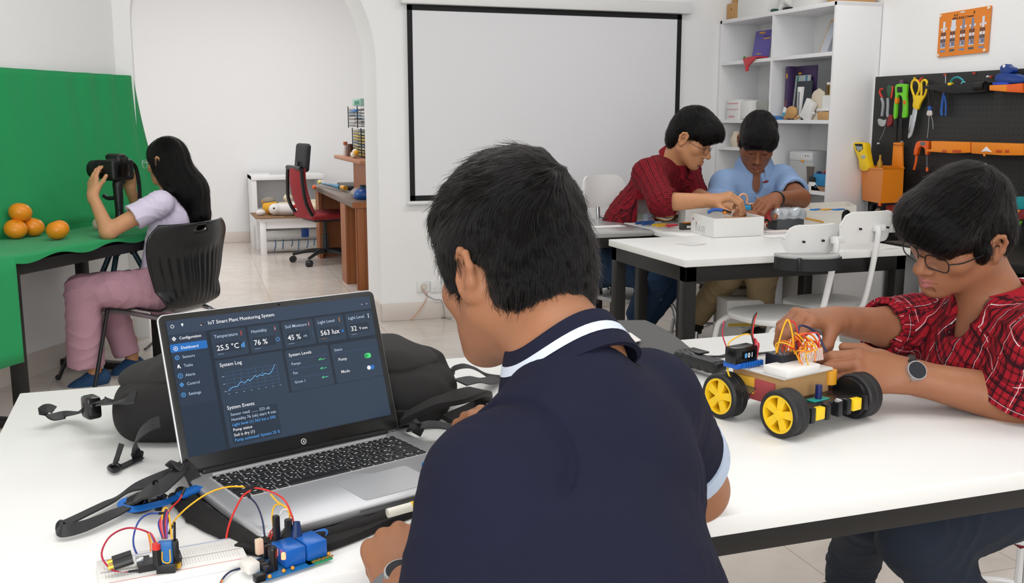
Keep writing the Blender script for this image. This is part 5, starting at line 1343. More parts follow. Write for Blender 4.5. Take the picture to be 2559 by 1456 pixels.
MB().prism([(x+LW*.60, y-.205) for x, y in rrect(.120, .088, .004, 4)], .0008, None, (0, 0, .0002)).build('touchpad', mat('touchpad', 'bfc0c3', .30, metal=.4), t)
for x in (.03, LW-.03):
    for y in (-.02, -LD+.02): MB().cyl((x, y, -.0155), (x, y, -.0125), .007, n=12).build('rubber_foot', m_rub, t)
kb = MB(); rows_ = [(-.034, 15, .011), (-.0515, 15, .0155), (-.0695, 15, .0155), (-.0875, 14, .0155), (-.1055, 13, .0155), (-.1235, 12, .0155)]
x0, x1 = .030, LW-.030; leg = MB()
for ri, (y, n, h) in enumerate(rows_):
    ws = [1]*n
    if ri == 1: ws[-1] = 1.6
    if ri == 2: ws[0] = 1.4
    if ri == 3: ws[0] = 1.6; ws[-1] = 1.9
    if ri == 4: ws[0] = 2.1; ws[-1] = 2.2
    if ri == 5: ws[4] = 5.2
    tot = sum(ws); x = x0
    for i, w_ in enumerate(ws):
        kw = (x1-x0)*w_/tot; kb.box((x+kw/2, y, .0011), (kw-.0026, h-.0006, .0024), .0008, seg=1)
        if not (ri == 5 and i == 4):
            leg.box((x+kw*.42, y+.0012, .00235), (.0035 if (i+ri) % 3 else .0055, .0016, .0003))
            if (i+ri) % 2: leg.box((x+kw*.66, y-.003, .00235), (.0022, .0014, .0003))
        x += kw
MB().box(((x0+x1)/2, -.0795, -.0001), (x1-x0+.004, .110, .0006), .0002).build('keyboard_well', mat('key_gap', 'a9a9ab', .5), t)
k_ = kb.build('keyboard', mat('black_keys', '161617', .42), t); leg.build('key_legend', mat('white_print', 'f2f2f2', .5), k_)
# lid: local frame x along the hinge, y up the lid, z towards the viewer
TH_ = math.radians(18.5); LM = Matrix(((1, 0, 0), (0, math.sin(TH_), -math.cos(TH_)), (0, math.cos(TH_), math.sin(TH_)))); LH = .246
lidM = lambda mb: [setattr(mb, 'v', [LM @ q for q in mb.v]), mb][1]
pl = [(x+LW/2, y+LH/2) for x, y in rrect(LW, LH, .011, 6)]
lidM(MB().prism(pl, .005, None, (0, 0, -.0048), .0015)).build('lid', m_alu, t)
pl = [(x+LW/2, y+LH/2) for x, y in rrect(LW-.003, LH-.003, .010, 6)]
lidM(MB().prism(pl, .0016, None, (0, 0, -.0018), .0004)).build('bezel', m_bez, t)
def em(name, c, s_=1.0):
    return mat(name, '000000', .25, spec=.25, emit=c, estr=s_)
D = MB(); DM = []
def dm(m):
    if m not in DM: DM.append(m)
    D.cur = DM.index(m)
lay = [0.0]
def rect(x0, y0, x1, y1, m, z=0.0, r=None):
    dm(m)
    if r: D.add([(x+(x0+x1)/2, y+(y0+y1)/2, z) for x, y in rrect(x1-x0, y1-y0, r, 4)], [tuple(range(20))])
    else: D.add([(x0, y0, z), (x1, y0, z), (x1, y1, z), (x0, y1, z)], [(0, 1, 2, 3)])
def tx(x, y, s, body, m, z=.00024, bold=.00001, align='LEFT'):
    dm(m); v, f = glyphs(body, s, align, bold); D.add([(p.x+x, p.y+y, z) for p in v], f)
def line(pts, w, m, z=.0002):
    dm(m)
    for a, b in zip(pts, pts[1:]):
        a = V((a[0], a[1], 0)); b = V((b[0], b[1], 0)); n = (b-a).normalized(); n = V((-n.y, n.x, 0))*w/2; e = (b-a).normalized()*w*.3
        D.add([(q.x, q.y, z) for q in (a-n-e, b-n+e, b+n+e, a+n-e)], [(0, 1, 2, 3)])
def circ(x, y, r, m, w=None, z=.00022, n=20):
    if w: line([(x+r*math.cos(2*pi*i/n), y+r*math.sin(2*pi*i/n)) for i in range(n+1)], w, m, z)
    else: dm(m); D.add([(x+r*math.cos(2*pi*i/n), y+r*math.sin(2*pi*i/n), z) for i in range(n)], [tuple(range(n))])
eb = em('screen_base', '2f3a49'); eh = em('screen_header', '3b4759'); es = em('screen_sidebar', '333e4e'); ec = em('screen_card', '364252'); ec2 = em('screen_card_dark', '2f3946'); eg = em('screen_gap', '2b333e')
ew = em('screen_white', 'eef4fb'); el = em('screen_pale', 'b9cbe2'); ebl = em('screen_blue', '2f6fb8'); eb2 = em('screen_bright_blue', '5aa5ee'); er = em('screen_red', 'd8503c'); eo = em('screen_orange', 'c98a34'); egr = em('screen_green', '52d07c'); egd = em('screen_grid', '46658c'); edk = em('screen_dark', '1a1e26'); etl = em('screen_teal', '4fc3a1')
X0, X1, Y0, Y1 = .0115, .3650, .0270, .2355
rect(X0, Y0, X1, Y1, eg); rect(X0, .2135, X1, Y1, eh, .00006); rect(X0, Y0, .0700, .2130, es, .00005); rect(.0115, .027, .070, .105, eb, .00007)
circ(.0203, .2262, .0024, ew, .0009); circ(.0358, .2275, .0017, ew); line([(.0358, .2275), (.0358, .2245)], .0012, el); rect(.0655, .2225, .0690, .2250, em('screen_brown', '3a2a1c'), .0002); circ(.0648, .2228, .0008, ew)
tx(.0757, .2222, .0078, 'IoT Smart Plant Monitoring System', ew)
for x in (.348, .3575): circ(x, .2228, .0008, ew)
rect(.0117, .1865, .0690, .1990, ebl, .0001, .0012)
for i, (y, w_, s_) in enumerate(((.2065, 'Configuration', 0), (.1915, 'Dashboard', 1), (.1775, 'Sensors', 2), (.1640, 'Tasks', 3), (.1495, 'Alerts', 4), (.1360, 'Control', 5), (.1205, 'Settings', 6))):
    m = ew if i in (0, 1, 3) else eb2
    if i in (0, 5): line([(.0197, y+.0035), (.0225, y+.0005), (.0197, y-.0025), (.0169, y+.0005), (.0197, y+.0035)], .0010, m)
    elif i == 3: line([(.0180, y-.0020), (.0190, y+.0028), (.0205, y+.0028), (.0208, y-.0005), (.0180, y-.0005)], .0009, m); circ(.0218, y-.0016, .0009, m)
    else: circ(.0197, y+.0005, .0030 if i != 4 else .0034, m, .0009)
    circ(.0197, y+.0005, .0010, m)
    tx(.0275, y-.0015, .0062, w_, ew if i < 2 else el)
def card(x0, y0, x1, y1, m=ec): rect(x0, y0, x1, y1, m, .00008, .0030)
tops = [(.0765, .1335, 'Temperature', '25.5 °C'), (.1375, .1910, 'Humidity', '76 %'), (.1960, .2510, 'Soil Moisture', '45 %'), (.2548, .3078, 'Light Level', '563 lux'), (.3118, .3640, 'Light Level', '32')]
for i, (a, b_, l, v) in enumerate(tops):
    card(a, .1680, b_, .2105); rect(a+.006, .1760, b_-.010, .1915, ec2, .0001, .001)
    tx(a+.0050, .1995, .0072, l, el); tx(a+(.0065 if i else .0060), .1795, .0118, v, ew, bold=.00004)
    rect(a+.0062, .1735, a+.0165, .1739, el if i != 3 else eo, .0002)
    c_ = (er, er, er, eo, ew)[i]
    for j in range(3): rect(b_-.0085, .1985+j*.0026, b_-.0068, .2003+j*.0026, c_ if j != 1 or i in (0, 3) else el, .0002)
for j in range(4): rect(.1225+j*.0017, .1795, .1235+j*.0017, .1845+.0012*j, eb2, .0002)
circ(.1850, .1840, .0029, eb2, .0007); tx(.2300, .1810, .0062, 'rH', el); rect(.2475, .1790, .2480, .1900, egd, .0002); tx(.3345, .1800, .0070, '9 mm', ew); rect(.3010, .1800, .3045, .1850, ebl, .0002)
card(.0765, .0955, .1885, .1645); tx(.0825, .1540, .0078, 'System Log', ew)
for j in range(6):
    y = .1150+.0058*j; line([(.0895, y), (.1755, y)], .00035, egd, .00012)
    if j % 2 == 0: rect(.0830, y-.0003, .0868, y+.0003, el, .0002)
for j in range(8):
    x = .0895+.0123*j; line([(x, .1150), (x, .1450)], .00035, egd, .00012); rect(x-.001, .1103, x+.0012, .1109, el, .0002)
line([(.0895, .1152), (.0960, .1195), (.1000, .1200), (.1045, .1198), (.1120, .1265), (.1175, .1232), (.1240, .1280), (.1265, .1250), (.1360, .1320), (.1400, .1295), (.1440, .1320), (.1490, .1300), (.1530, .1330), (.1590, .1305), (.1640, .1330), (.1690, .1395), (.1720, .1440)], .0008, em('screen_line', '7cc0f2'), .00025)
circ(.1120, .1300, .0006, eb2); circ(.1488, .1340, .0008, eb2)
card(.1930, .0965, .2700, .1635); tx(.1985, .1530, .0072, 'System Levels', ew)
for j, (l, y) in enumerate((('Pumps', .1385), ('Fan', .1235), ('Grow 1', .1085))):
    line([(.1945, y+.0085), (.2685, y+.0085)], .0003, egd, .00012); tx(.2005, y, .0062, l, el)
    line([(.2500, y+.002), (.2530, y+.004), (.2545, y+.002), (.2580, y+.002), (.2610, y+.0028)], .0010, etl if j else egr); circ(.2515, y+.0018, .0012, egr)
card(.2750, .0965, .3640, .1620); tx(.2805, .1500, .0062, 'Status', el); line([(.2765, .1465), (.3625, .1465)], .0003, egd, .00012); tx(.2850, .1330, .0070, 'Pump', ew); tx(.2860, .1120, .0070, 'Mode', ew)
rect(.3345, .1300, .3475, .1385, egr, .0002, .0040); circ(.3380, .1342, .0032, em('screen_green_dark', '2f9a55')); circ(.3390, .1135, .0036, ew); rect(.3405, .1098, .3500, .1172, ebl, .00018, .0035)
card(.0765, .0285, .3640, .0955, ec); rect(.0830, .0330, .1640, .0830, ec2, .0001, .001);
tx(.0825, .0868, .0078, 'System Events', ew)
for j, (l, m) in enumerate((('Sensor read: ........ 223 ok', el), ('Humidity 76 (ok) start 4 min', el), ('Light level (1) 563 lux a 500', eb2), ('Pump status', ew), ('Soil is dry (1)', ew), ('Pump activated: System 25 %', eb2))):
    tx(.0860, .0762-.0080*j, .0064, l, m)
lidM(D).build('display', DM, t, fix=False, ang=180)
lg = MB()
n = 24
for i in range(n):
    a0, a1 = 2*pi*i/n, 2*pi*(i+1)/n; lg.add([(LW/2+.010+r*math.cos(a), .0145+r*math.sin(a), -.0004) for a, r in ((a0, .0036), (a1, .0036), (a1, .0047), (a0, .0047))], [(0, 1, 2, 3)])
lg.add([(LW/2+.010+x, .0145+y, -.0004) for x, y in ((-.0012, -.0014), (.0004, -.0014), (.0004, .0014), (-.0012, .0014))], [(0, 1, 2, 3)])
lg.add([(LW/2+.010+x, .0145+y, -.0004) for x, y in ((.0009, -.0022), (.0015, -.0022), (.0015, .0014), (.0009, .0014))], [(0, 1, 2, 3)])
lidM(lg).build('round_emblem', mat('silver_print', 'd8d8d8', .3), t, fix=False)
lidM(MB().cyl((LW/2+.01, LH-.006, -.0011), (LW/2+.01, LH-.006, -.0006), .0018, n=12)).build('webcam', mat('webcam_glass', '050608', .1), t)
# blue memory stick lying at the edge of the laptop
p = P(1078, 1158, z=LZ+.006); o = MB().box((0, 0, 0), (.030, .014, .009), .0025).build('memory_stick', mat('blue_plastic', '1f7fd0', .3), None); o.location = p; o.rotation_euler.z = .45
MB().box((.019, 0, 0), (.010, .0105, .005), .0005).build('metal_plug', m_smetal, o); tag(o, 'small blue memory stick on the laptop edge beside the boy\'s arm', 'usb stick')
# ------------------------------------------------------------ bags
m_bag = mat('black_bag_fabric', '1d1c1c', .72, spec=.3, bump=(900, .3)); m_bag2 = mat('charcoal_bag_fabric', '2b2a29', .75, spec=.3, bump=(700, .3), var=(6, .18)); m_strap = mat('black_webbing', '161617', .6, bump=(1200, .3)); m_buck = mat('black_buckle', '121214', .25)
def strap(name, pts, w, th, parent, up=(0, 0, 1), mt=None, n=8):
    return MB().tube(spline(pts, n), .004, flat=(w, th, up)).build(name, mt or m_strap, parent, world=True)
def backpack():
    c = P(640, 985, z=.75)
    t = thing('backpack', 'black backpack lying on its back behind the laptop screen', 'backpack', (c.x, c.y, .75))
    a = P(272, 1010, z=.80); b = P(1140, 965, z=.80)
    ax = (V((b.x, b.y, 0))-V((a.x, a.y, 0))); ax.normalize(); sd = V((-ax.y, ax.x, 0))
    base = V((a.x, a.y, 0))
    L = (V((b.x, b.y, 0))-base).length
    G = S(); q = lambda s, v, z: base+ax*(s*L)+sd*v+UP*z
    k = .05
    G.box(q(.50, .02, .795), (L*.46, .125, .042), Matrix((ax, sd, UP)).transposed(), .038, .02)
    G.ell(q(.22, .02, .80), (.125, .14, .052), Matrix((ax, sd, UP)).transposed(), .04)
    G.ell(q(.78, .03, .80), (.14, .125, .055), Matrix((ax, sd, UP)).transposed(), .04)
    G.ell(q(.55, .07, .842), (L*.42, .085, .038), Matrix((ax, sd, UP)).transposed(), .03)
    G.disp.append(lambda x, y, z: -.0018*noise3(x, y, z, 26, 21)-.0006*noise3(x, y, z, 90, 22))
    G.build('main_compartment', m_bag, t, .0045, cuts=[(V((0, 0, .7515)), (0, 0, -1))])
    F = S(); R = Matrix((ax, sd, UP)).transposed()
    F.ell(q(.235, .045, .836), (.135, .105, .036), R, .02); F.box(q(.50, .055, .850), (L*.36, .095, .026), R, .024, .03); F.ell(q(.77, .05, .846), (.115, .105, .032), R, .03)
    F.disp.append(folds(q(.1, 0, .85), q(.9, .3, .85), .0016, 22, 31, .8))
    F.build('front_pocket', m_bag2, t, .0042)
    for v, z in ((-.085, .815), (-.118, .790)): MB().tube(spline([q(.02+.03, v*.2, z), q(.10, v*.85, z), q(.3, v, z+.004), (q(.6, v, z+.004)), q(.88, v*.9, z), q(.97, v*.2, z)], 8), .0032, 8).build('zip_piping', m_bag, t, world=True)
    # red zip pull and maker's tag
    p = P(1000, 988, d=1.89); MB().tube([p-ax*.012+UP*.016, p+UP*.002, p+ax*.014+UP*.018], .0014, 6).tube([p+UP*.003, p+ax*.004-UP*.012], .0014, 6).build('zip_pull', mat('red_cord', 'c33129', .5), t, world=True)
    p = P(1080, 975, d=1.90); MB().box(p, (.032, .003, .006), .001, R).build('metal_tag', m_smetal, t, world=True)
    # straps
    strap('webbing_strap', [P(300, 1008, z=.80), P(262, 1000, z=.815), P(232, 1012, z=.80), P(205, 1030, z=.775), P(165, 1035, z=.765), P(128, 1042, z=.768), P(108, 1030, z=.782), P(118, 1018, z=.79), P(136, 1024, z=.785)], .024, .0022, t, up=(.2, -.3, .9))
    bk = MB()
    M = frame(P(250, 1010, z=.80)-P(210, 1018, z=.80), UP); c2 = P(228, 1016, z=.797)
    bk.box(c2, (.026, .034, .040), .006, M); bk.box(c2+V((0, -.004, .0)), (.018, .040, .024), .004, M); bk.build('buckle', m_buck, t, world=True)
    strap('compression_strap', [P(340, 990, z=.868), P(312, 998, z=.862), P(285, 1006, z=.845), P(258, 1010, z=.815)], .026, .003, t, up=(.1, -.5, .8))
    strap('pull_strap', [P(400, 1052, z=.838), P(375, 1062, z=.832), P(348, 1085, z=.812), P(336, 1112, z=.785), P(340, 1134, z=.762), P(356, 1142, z=.7535)], .022, .0025, t, up=(-.35, -.6, .72))
    strap('pull_strap', [P(352, 1142, z=.756), P(320, 1158, z=.7535), P(292, 1170, z=.7535), P(280, 1172, z=.7545)], .016, .002, t)
    strap('pull_strap', [P(304, 1108, z=.785), P(297, 1130, z=.772), P(290, 1152, z=.758), P(284, 1170, z=.7535)], .011, .002, t, up=(-.6, -.6, .5))
    MB().tube(spline([P(272, 1168, z=.756), P(286, 1178, z=.756), P(300, 1166, z=.758), P(288, 1160, z=.758)], 5, closed=True), .0032, 8, closed=True).build('strap_loop', m_buck, t, world=True)
    # right side strap tangle
    strap('shoulder_strap', [P(1010, 1045, z=.80), P(1080, 1010, z=.83), P(1150, 990, z=.845), P(1195, 978, z=.835), P(1208, 990, z=.80), P(1190, 1018, z=.775), P(1120, 1050, z=.768)], .034, .010, t, up=(0, -.3, .95), mt=m_bag)
    strap('webbing_strap', [P(1120, 930, z=.80), P(1140, 918, z=.81), P(1165, 914, z=.81), P(1190, 922, z=.79), P(1220, 938, z=.765), P(1265, 944, z=.755)], .014, .002, t, up=(.3, -.4, .8))
    strap('webbing_strap', [P(1150, 955, z=.82), P(1185, 948, z=.80), P(1215, 952, z=.775), P(1245, 945, z=.757)], .030, .003, t, up=(.1, -.4, .9))
    MB().cyl(P(1118, 928, z=.80), P(1132, 930, z=.80), .008, n=12).build('cord_lock', m_buck, t, world=True)
    strap('webbing_strap', [P(985, 1075, z=.765), P(1020, 1052, z=.79), P(1042, 1050, z=.79), P(1050, 1062, z=.775), P(1040, 1085, z=.758)], .018, .002, t, up=(.1, -.5, .8))
    strap('webbing_strap', [P(1020, 1070, z=.775), P(1075, 1060, z=.785), P(1130, 1068, z=.775), P(1160, 1085, z=.765)], .024, .002, t, up=(0, -.3, 1))
backpack()
def sleeve_bag():
    t = thing('laptop_bag', 'flat black bag with loose straps lying under the laptop', 'bag', (LO.x, LO.y, .75))
    R = Matrix((LX, LY, UP)).transposed(); q = lambda x, y, z: V((LO.x, LO.y, 0))+LX*x+LY*y+UP*z
    G = S(); G.box(q(LW/2+.004, -LD/2-.006, .7535), (LW/2-.002, LD/2+.004, .0025), R, .002, .004)
    G.chain([q(-.012, -.02, .757), q(-.018, -LD*.5, .757), q(.002, -LD-.012, .758), q(.05, -LD-.022, .758), q(LW*.35, -LD-.020, .757), q(LW*.7, -LD-.018, .757), q(LW+.01, -LD-.012, .757)], [.010, .012, .013, .012, .011, .011, .010], .008)
    G.chain([q(-.028, -.03, .756), q(-.034, -LD*.45, .756), q(-.012, -LD*.9, .756)], [.008, .010, .010], .006)
    G.disp.append(lambda x, y, z: -.0022*noise3(x, y, z, 60, 41))
    G.build('bag_body', m_bag, t, .0032, cuts=[(V((0, 0, .7512)), (0, 0, -1))], clip=(np.array([-2, -2, .74]), np.array([2, 3, .7662])))
    strap('shoulder_strap', [P(470, 1150, z=.765), P(440, 1185, z=.790), P(400, 1215, z=.800), P(360, 1232, z=.785), P(338, 1250, z=.766), P(350, 1262, z=.760), P(385, 1250, z=.762), P(410, 1258, z=.756)], .030, .0035, t, up=(-.2, -.5, .85))
    strap('shoulder_strap', [P(432, 1172, z=.775), P(452, 1160, z=.795), P(472, 1175, z=.785), P(492, 1210, z=.765), P(505, 1245, z=.757)], .028, .003, t, up=(.5, -.5, .7))
    strap('loose_strap', [P(430, 1180, z=.768), P(345, 1215, z=.760), P(280, 1250, z=.762), P(215, 1282, z=.764), P(168, 1305, z=.765), P(150, 1315, z=.764), P(158, 1326, z=.764), P(215, 1312, z=.764), P(290, 1280, z=.764), P(345, 1255, z=.762), P(400, 1238, z=.760)], .017, .0028, t, up=(-.55, -.75, .35))
    strap('loose_strap', [P(600, 1360, z=.757), P(700, 1375, z=.757), P(800, 1362, z=.757), P(880, 1335, z=.757), P(960, 1300, z=.757), P(1040, 1270, z=.757), P(1090, 1255, z=.757)], .026, .010, t, mt=m_bag)
    MB().box(P(385, 1248, z=.766), (.022, .014, .008), .003, R).build('strap_slider', m_buck, t, world=True)
    MB().box(P(398, 1232, z=.772), (.006, .006, .018), .002, R).build('strap_clip', m_buck, t, world=True)
sleeve_bag()
def tube_thing(name, label, cat, pts, r, mt, group=None, n=8, flat=None, sub=8):
    P0 = V(pts[0]); t = MB().tube([V(p)-P0 for p in spline(pts, sub)], r, n, flat=flat).build(name, mt); t.location = P0; return tag(t, label, cat, group)
m_lan = mat('blue_lanyard', '1563b4', .5, bump=(1500, .2))
lo = [P(492, 1222, z=.768), P(455, 1235, z=.768), P(420, 1252, z=.766), P(380, 1263, z=.764), P(335, 1272, z=.762), P(308, 1268, z=.762), P(302, 1258, z=.762), P(318, 1250, z=.764), P(360, 1248, z=.765), P(400, 1246, z=.767)]
o = tube_thing('lanyard', 'bright blue lanyard looped on the black straps by the laptop corner', 'lanyard', lo, .004, m_lan, flat=(.010, .003, (-.3, -.5, .8)))
p = P(474, 1228, z=.770); M = frame(P(495, 1222, z=.77)-P(440, 1245, z=.77))
x = MB().box(p-o.location, (.038, .018, .008), .003, M).build('lanyard_clip', m_lan, o)
tube_thing('lanyard', 'blue strap end poking out below the front edge of the laptop', 'lanyard', [P(720, 1352, z=.762), P(765, 1342, z=.764), P(808, 1328, z=.766), P(806, 1336, z=.763), P(770, 1348, z=.760)], .004, m_lan, flat=(.009, .003, (0, -.6, .8)))
# ------------------------------------------------------------ breadboard, relay board and their jumper wires
WIRE = {n: mat('wire_'+n, c, .4, spec=.5) for n, c in (('red', 'cf2f28'), ('crimson', 'b01d3a'), ('yellow', 'f0b31e'), ('orange', 'ea7a1f'), ('blue', '1f3f92'), ('navy', '1e2a4d'), ('black', '17171b'), ('white', 'dcdad6'), ('green', '2c8a4c'), ('purple', '7a55a8'), ('pink', 'd86a7e'))}
m_pin = mat('gold_pin', 'd8a83c', .3, metal=.8); m_hdr = mat('black_header', '141416', .4); m_pcbg = mat('green_circuit_board', '1f8a5c', .4, var=(60, .2)); m_pcbb = mat('blue_circuit_board', '176aa8', .4, var=(50, .15)); m_rel = mat('blue_relay', '1d62b8', .32); m_led = mat('red_led_on', 'ff6a50', .3, emit='ff5a3c', estr=6)
GW = 'jumper wires on the electronics'
def wire(label, pts, col, r=.0012, ends=True, group=None, plug=None, sub=10):
    P0 = V(pts[0]); sp = spline([V(p)-P0 for p in pts], sub)
    t = MB().tube(sp, r, 8).build('jumper_wire', WIRE[col]); t.location = P0
    if ends:
        for i, j in ((0, 2), (-1, -3)):
            d = (sp[i]-sp[j]).normalized(); MB().cyl(sp[i]-d*.003, sp[i]+d*.010, r*1.7, n=8).build('plug', m_hdr, t)
    return tag(t, label, 'wire', group)
# breadboard
bx = (P(440, 1432, z=.755)-P(262, 1392, z=.755)); ex = P(620, 1395, z=.755)-P(430, 1430, z=.755); ex.z = 0; ex.normalize(); ey = V((-ex.y, ex.x, 0))
R_ = Matrix((ex, ey, UP)).transposed(); bc = P(432, 1408, z=.755); bc = V((bc.x, bc.y, .75))
t = thing('breadboard', 'white solderless breadboard at the front corner of the table', 'breadboard', bc, math.atan2(ex.y, ex.x))
m_bb = mat('breadboard_white', 'e9e8e4', .4)
MB().box((0, 0, .005), (.172, .078, .010), .0015).build('board', m_bb, t)
mb = MB()
for i in range(46):
    for j in list(range(5)): mb.box((-.078+i*.00345, -.020+j*.0036, .0101), (.0012, .0012, .0003)); mb.box((-.078+i*.00345, .006+j*.0036, .0101), (.0012, .0012, .0003))
mb.box((0, -.0015, .0100), (.166, .003, .0005)); mb.build('hole_pattern', mat('hole_grey', 'b9b5ae', .6), t)
mb = MB(); mb.box((0, -.0335, .0101), (.160, .0008, .0003)); r1 = mb.build('red_line', mat('rail_red', 'c8605a', .6), t); MB().box((0, .0345, .0101), (.160, .0008, .0003)).build('blue_line', mat('rail_blue', '6a86c0', .6), t)
# small controller and modules on it
pm = P(398, 1408, z=.762); mm = thing('controller_board', 'small dark controller board plugged into the breadboard', 'circuit board', (pm.x, pm.y, .7605), math.atan2(ex.y, ex.x))
MB().box((0, 0, .009), (.052, .026, .0016), .0003).build('board', mat('black_circuit_board', '23242a', .35), mm)
MB().box((0, -.0115, .004), (.050, .0025, .009)).box((0, .0115, .004), (.050, .0025, .009)).build('pin_header', m_hdr, mm)
MB().box((.008, 0, .0115), (.016, .014, .003), .0004).build('metal_shield', m_smetal, mm); MB().box((-.022, 0, .012), (.009, .010, .0045), .001).build('usb_socket', m_smetal, mm)
for x, y in ((.020, .006), (.020, -.006), (-.008, .007)): MB().cyl((x, y, .0098), (x, y, .0112), .0025, n=12).build('push_button', mat('white_button', 'f0f0ee', .3), mm)
for y in (.009, -.007):
    MB().cyl((-.030, y, .016), (-.052, y, .012), .0055, n=10).build('black_plug', m_hdr, mm); MB().cyl((-.052, y, .012), (-.058, y, .0108), .003, n=8).build('gold_tip', m_pin, mm)
pb = P(414, 1380, z=.785); sv = thing('sensor_module', 'upright blue sensor module with a yellow coil mark on the breadboard', 'sensor', (pb.x, pb.y, .7605), math.atan2(ex.y, ex.x)-.3)
MB().box((0, 0, .024), (.016, .008, .030), .001).build('blue_case', mat('sensor_blue', '1c64a8', .35), sv)
sx = MB(); sx.tube(spline([(-.003, -.0044, .028), (-.003, -.0047, .016), (.005, -.0047, .014), (.006, -.0047, .030)], 6), .0008, 6); sx.build('yellow_trace', WIRE['yellow'], sv)
MB().box((0, 0, .006), (.022, .012, .012), .001).build('socket', m_hdr, sv)
pp = P(437, 1360, z=.79); ps = thing('pin_strip', 'tall black pin header standing beside the blue sensor module', 'pin header', (pp.x, pp.y, .7605), math.atan2(ex.y, ex.x))
MB().box((0, 0, .018), (.008, .010, .034), .001).build('strip_body', m_hdr, ps); MB().cyl((0, 0, .034), (.001, 0, .058), .0016, n=8).build('pin', m_hdr, ps); MB().cyl((.002, -.006, .002), (.002, -.006, .008), .0035, n=8).build('gold_foot', m_pin, ps)
pk = P(392, 1385, z=.785); pr = thing('capacitor', 'small black and red capacitor standing on the controller board', 'capacitor', (pk.x, pk.y, .772))
MB().cyl((0, 0, 0), (0, 0, .020), .005, n=14).build('can', m_hdr, pr); MB().cyl((0, 0, .020), (0, 0, .027), .005, n=14).build('red_top', WIRE['red'], pr)
# relay board
ra = P(640, 1400, z=.755); rb = P(800, 1385, z=.755); rc_ = P(720, 1402, z=.755)
ex2 = (P(795, 1388, z=.755)-P(655, 1432, z=.755)); ex2.z = 0; ex2.normalize()
rt_ = thing('relay_board', 'blue two-relay board with a glowing red lamp beside the laptop', 'relay board', (rc_.x, rc_.y, .752), math.atan2(ex2.y, ex2.x))
MB().box((-.012, 0, .003), (.066, .060, .0022), .0005).build('blue_board', m_pcbb, rt_); MB().box((.030, -.004, .003), (.034, .050, .0022), .0005).build('green_board', m_pcbg, rt_)
for x in (.000, .030): MB().box((x, -.002, .016), (.028, .038, .022), .0018).build('relay', m_rel, rt_)
mb = MB()
for x, y in ((-.034, .006), (-.034, -.004), (-.034, -.014)): mb.box((x, y, .008), (.010, .009, .010), .0008)
mb.build('screw_terminal', mat('terminal_black', '1a1c26', .4), rt_)
MB().box((-.048, .006, .010), (.016, .024, .013), .0015).build('white_connector', mat('white_connector', 'e8e4dc', .4), rt_); MB().box((-.050, -.024, .006), (.014, .010, .009), .001).build('black_connector', m_hdr, rt_)
MB().cyl((-.026, -.012, .004), (-.026, -.012, .030), .0055, n=14).ball((-.026, -.012, .030), .0055, 14, 8).build('capacitor', m_hdr, rt_)
MB().cyl((-.016, -.020, .018), (-.016, -.020, .024), .0028, n=14).ball((-.016, -.020, .024), .0028, 14, 8).build('red_lamp', m_led, rt_); MB().cyl((-.019, -.006, .018), (-.019, -.006, .026), .0022, n=12).ball((-.019, -.006, .026), .0022, 12, 8).build('red_lamp', m_led, rt_)
mb = MB()
for i, (x, y) in enumerate(((-.020, -.027), (-.008, -.027), (.040, .016), (.047, .010), (.046, -.020), (-.040, -.030), (.012, .026))): mb.ball((x, y, .0065), .0026, 10, 6)
mb.build('solder_dots', mat('orange_solder', 'e59a34', .35, metal=.4), rt_)
mb = MB()
for i in range(14): mb.box((.020+.0022*i, -.026+.001*(i % 3), .0052), (.0014, .0024, .0018))
mb.build('chip_resistors', mat('chip_mix', 'a9793a', .4), rt_)
MB().box((-.006, .024, .012), (.030, .007, .018), .001).build('rear_header', m_hdr, rt_)
bh = MB(); bh.box((-.030, .016, .026), (.009, .008, .020), .0015); bh.build('cream_plug', mat('cream_connector', 'd9c2a8', .45), rt_)
MB().tube([(.012, .020, .026), (.013, .021, .034), (.013, .021, .048)], .005, 6).build('upright_plug', m_hdr, rt_)
MB().box((-.006, .016, .044), (.008, .008, .032), .0018).build('black_pin_socket', m_hdr, rt_)
MB().cyl((.020, .014, .024), (.022, .016, .044), .008, .0045, 10).build('navy_plug', mat('navy_plug', '15305e', .4), rt_)
# wires (positions follow the arcs in the photograph at the depth of the boards)
d0 = 1.33
def W(pts): return [P(*p[:2], d=p[2]) for p in pts]
wire('long yellow jumper wire arching over the laptop corner between the boards', W([(428, 1318, 1.34), (436, 1300, 1.35), (470, 1266, 1.36), (520, 1232, 1.36), (570, 1216, 1.35), (625, 1216, 1.33)]), 'yellow')
wire('long orange jumper wire arching over the keyboard down to the relay board', W([(625, 1216, 1.33), (672, 1226, 1.31), (710, 1248, 1.29), (730, 1290, 1.28), (735, 1318, 1.275)]), 'red')
wire('large crimson jumper wire looping at the left of the breadboard', W([(385, 1378, 1.29), (384, 1345, 1.29), (362, 1326, 1.28), (318, 1319, 1.27), (275, 1340, 1.245), (254, 1382, 1.225), (270, 1415, 1.212), (300, 1430, 1.207), (328, 1428, 1.207)]), 'crimson')
wire('blue jumper wire looping up beside the sensor module', W([(402, 1282, 1.32), (370, 1284, 1.31), (345, 1305, 1.29), (333, 1350, 1.27), (345, 1388, 1.26), (378, 1414, 1.255)]), 'blue')
wire('short red jumper wire from the lanyard to the bundle over the sensor', W([(456, 1232, 1.38), (448, 1248, 1.37), (424, 1274, 1.34), (418, 1300, 1.32)]), 'red')
for i, (c_, dx) in enumerate((('red', -8), ('pink', -4), ('navy', 0), ('crimson', 4), ('purple', 7), ('blue', -11))):
    wire(('red', 'pink', 'navy', 'crimson', 'purple', 'blue')[i]+' wire in the bundle rising above the sensor module', W([(413+dx*.55, 1345, 1.30), (409+dx*1.1, 1312, 1.31), (411+dx*.9, 1285+abs(dx), 1.32), (417+dx*.2, 1272+abs(dx)*.6, 1.325)]), c_, .0014, ends=False)
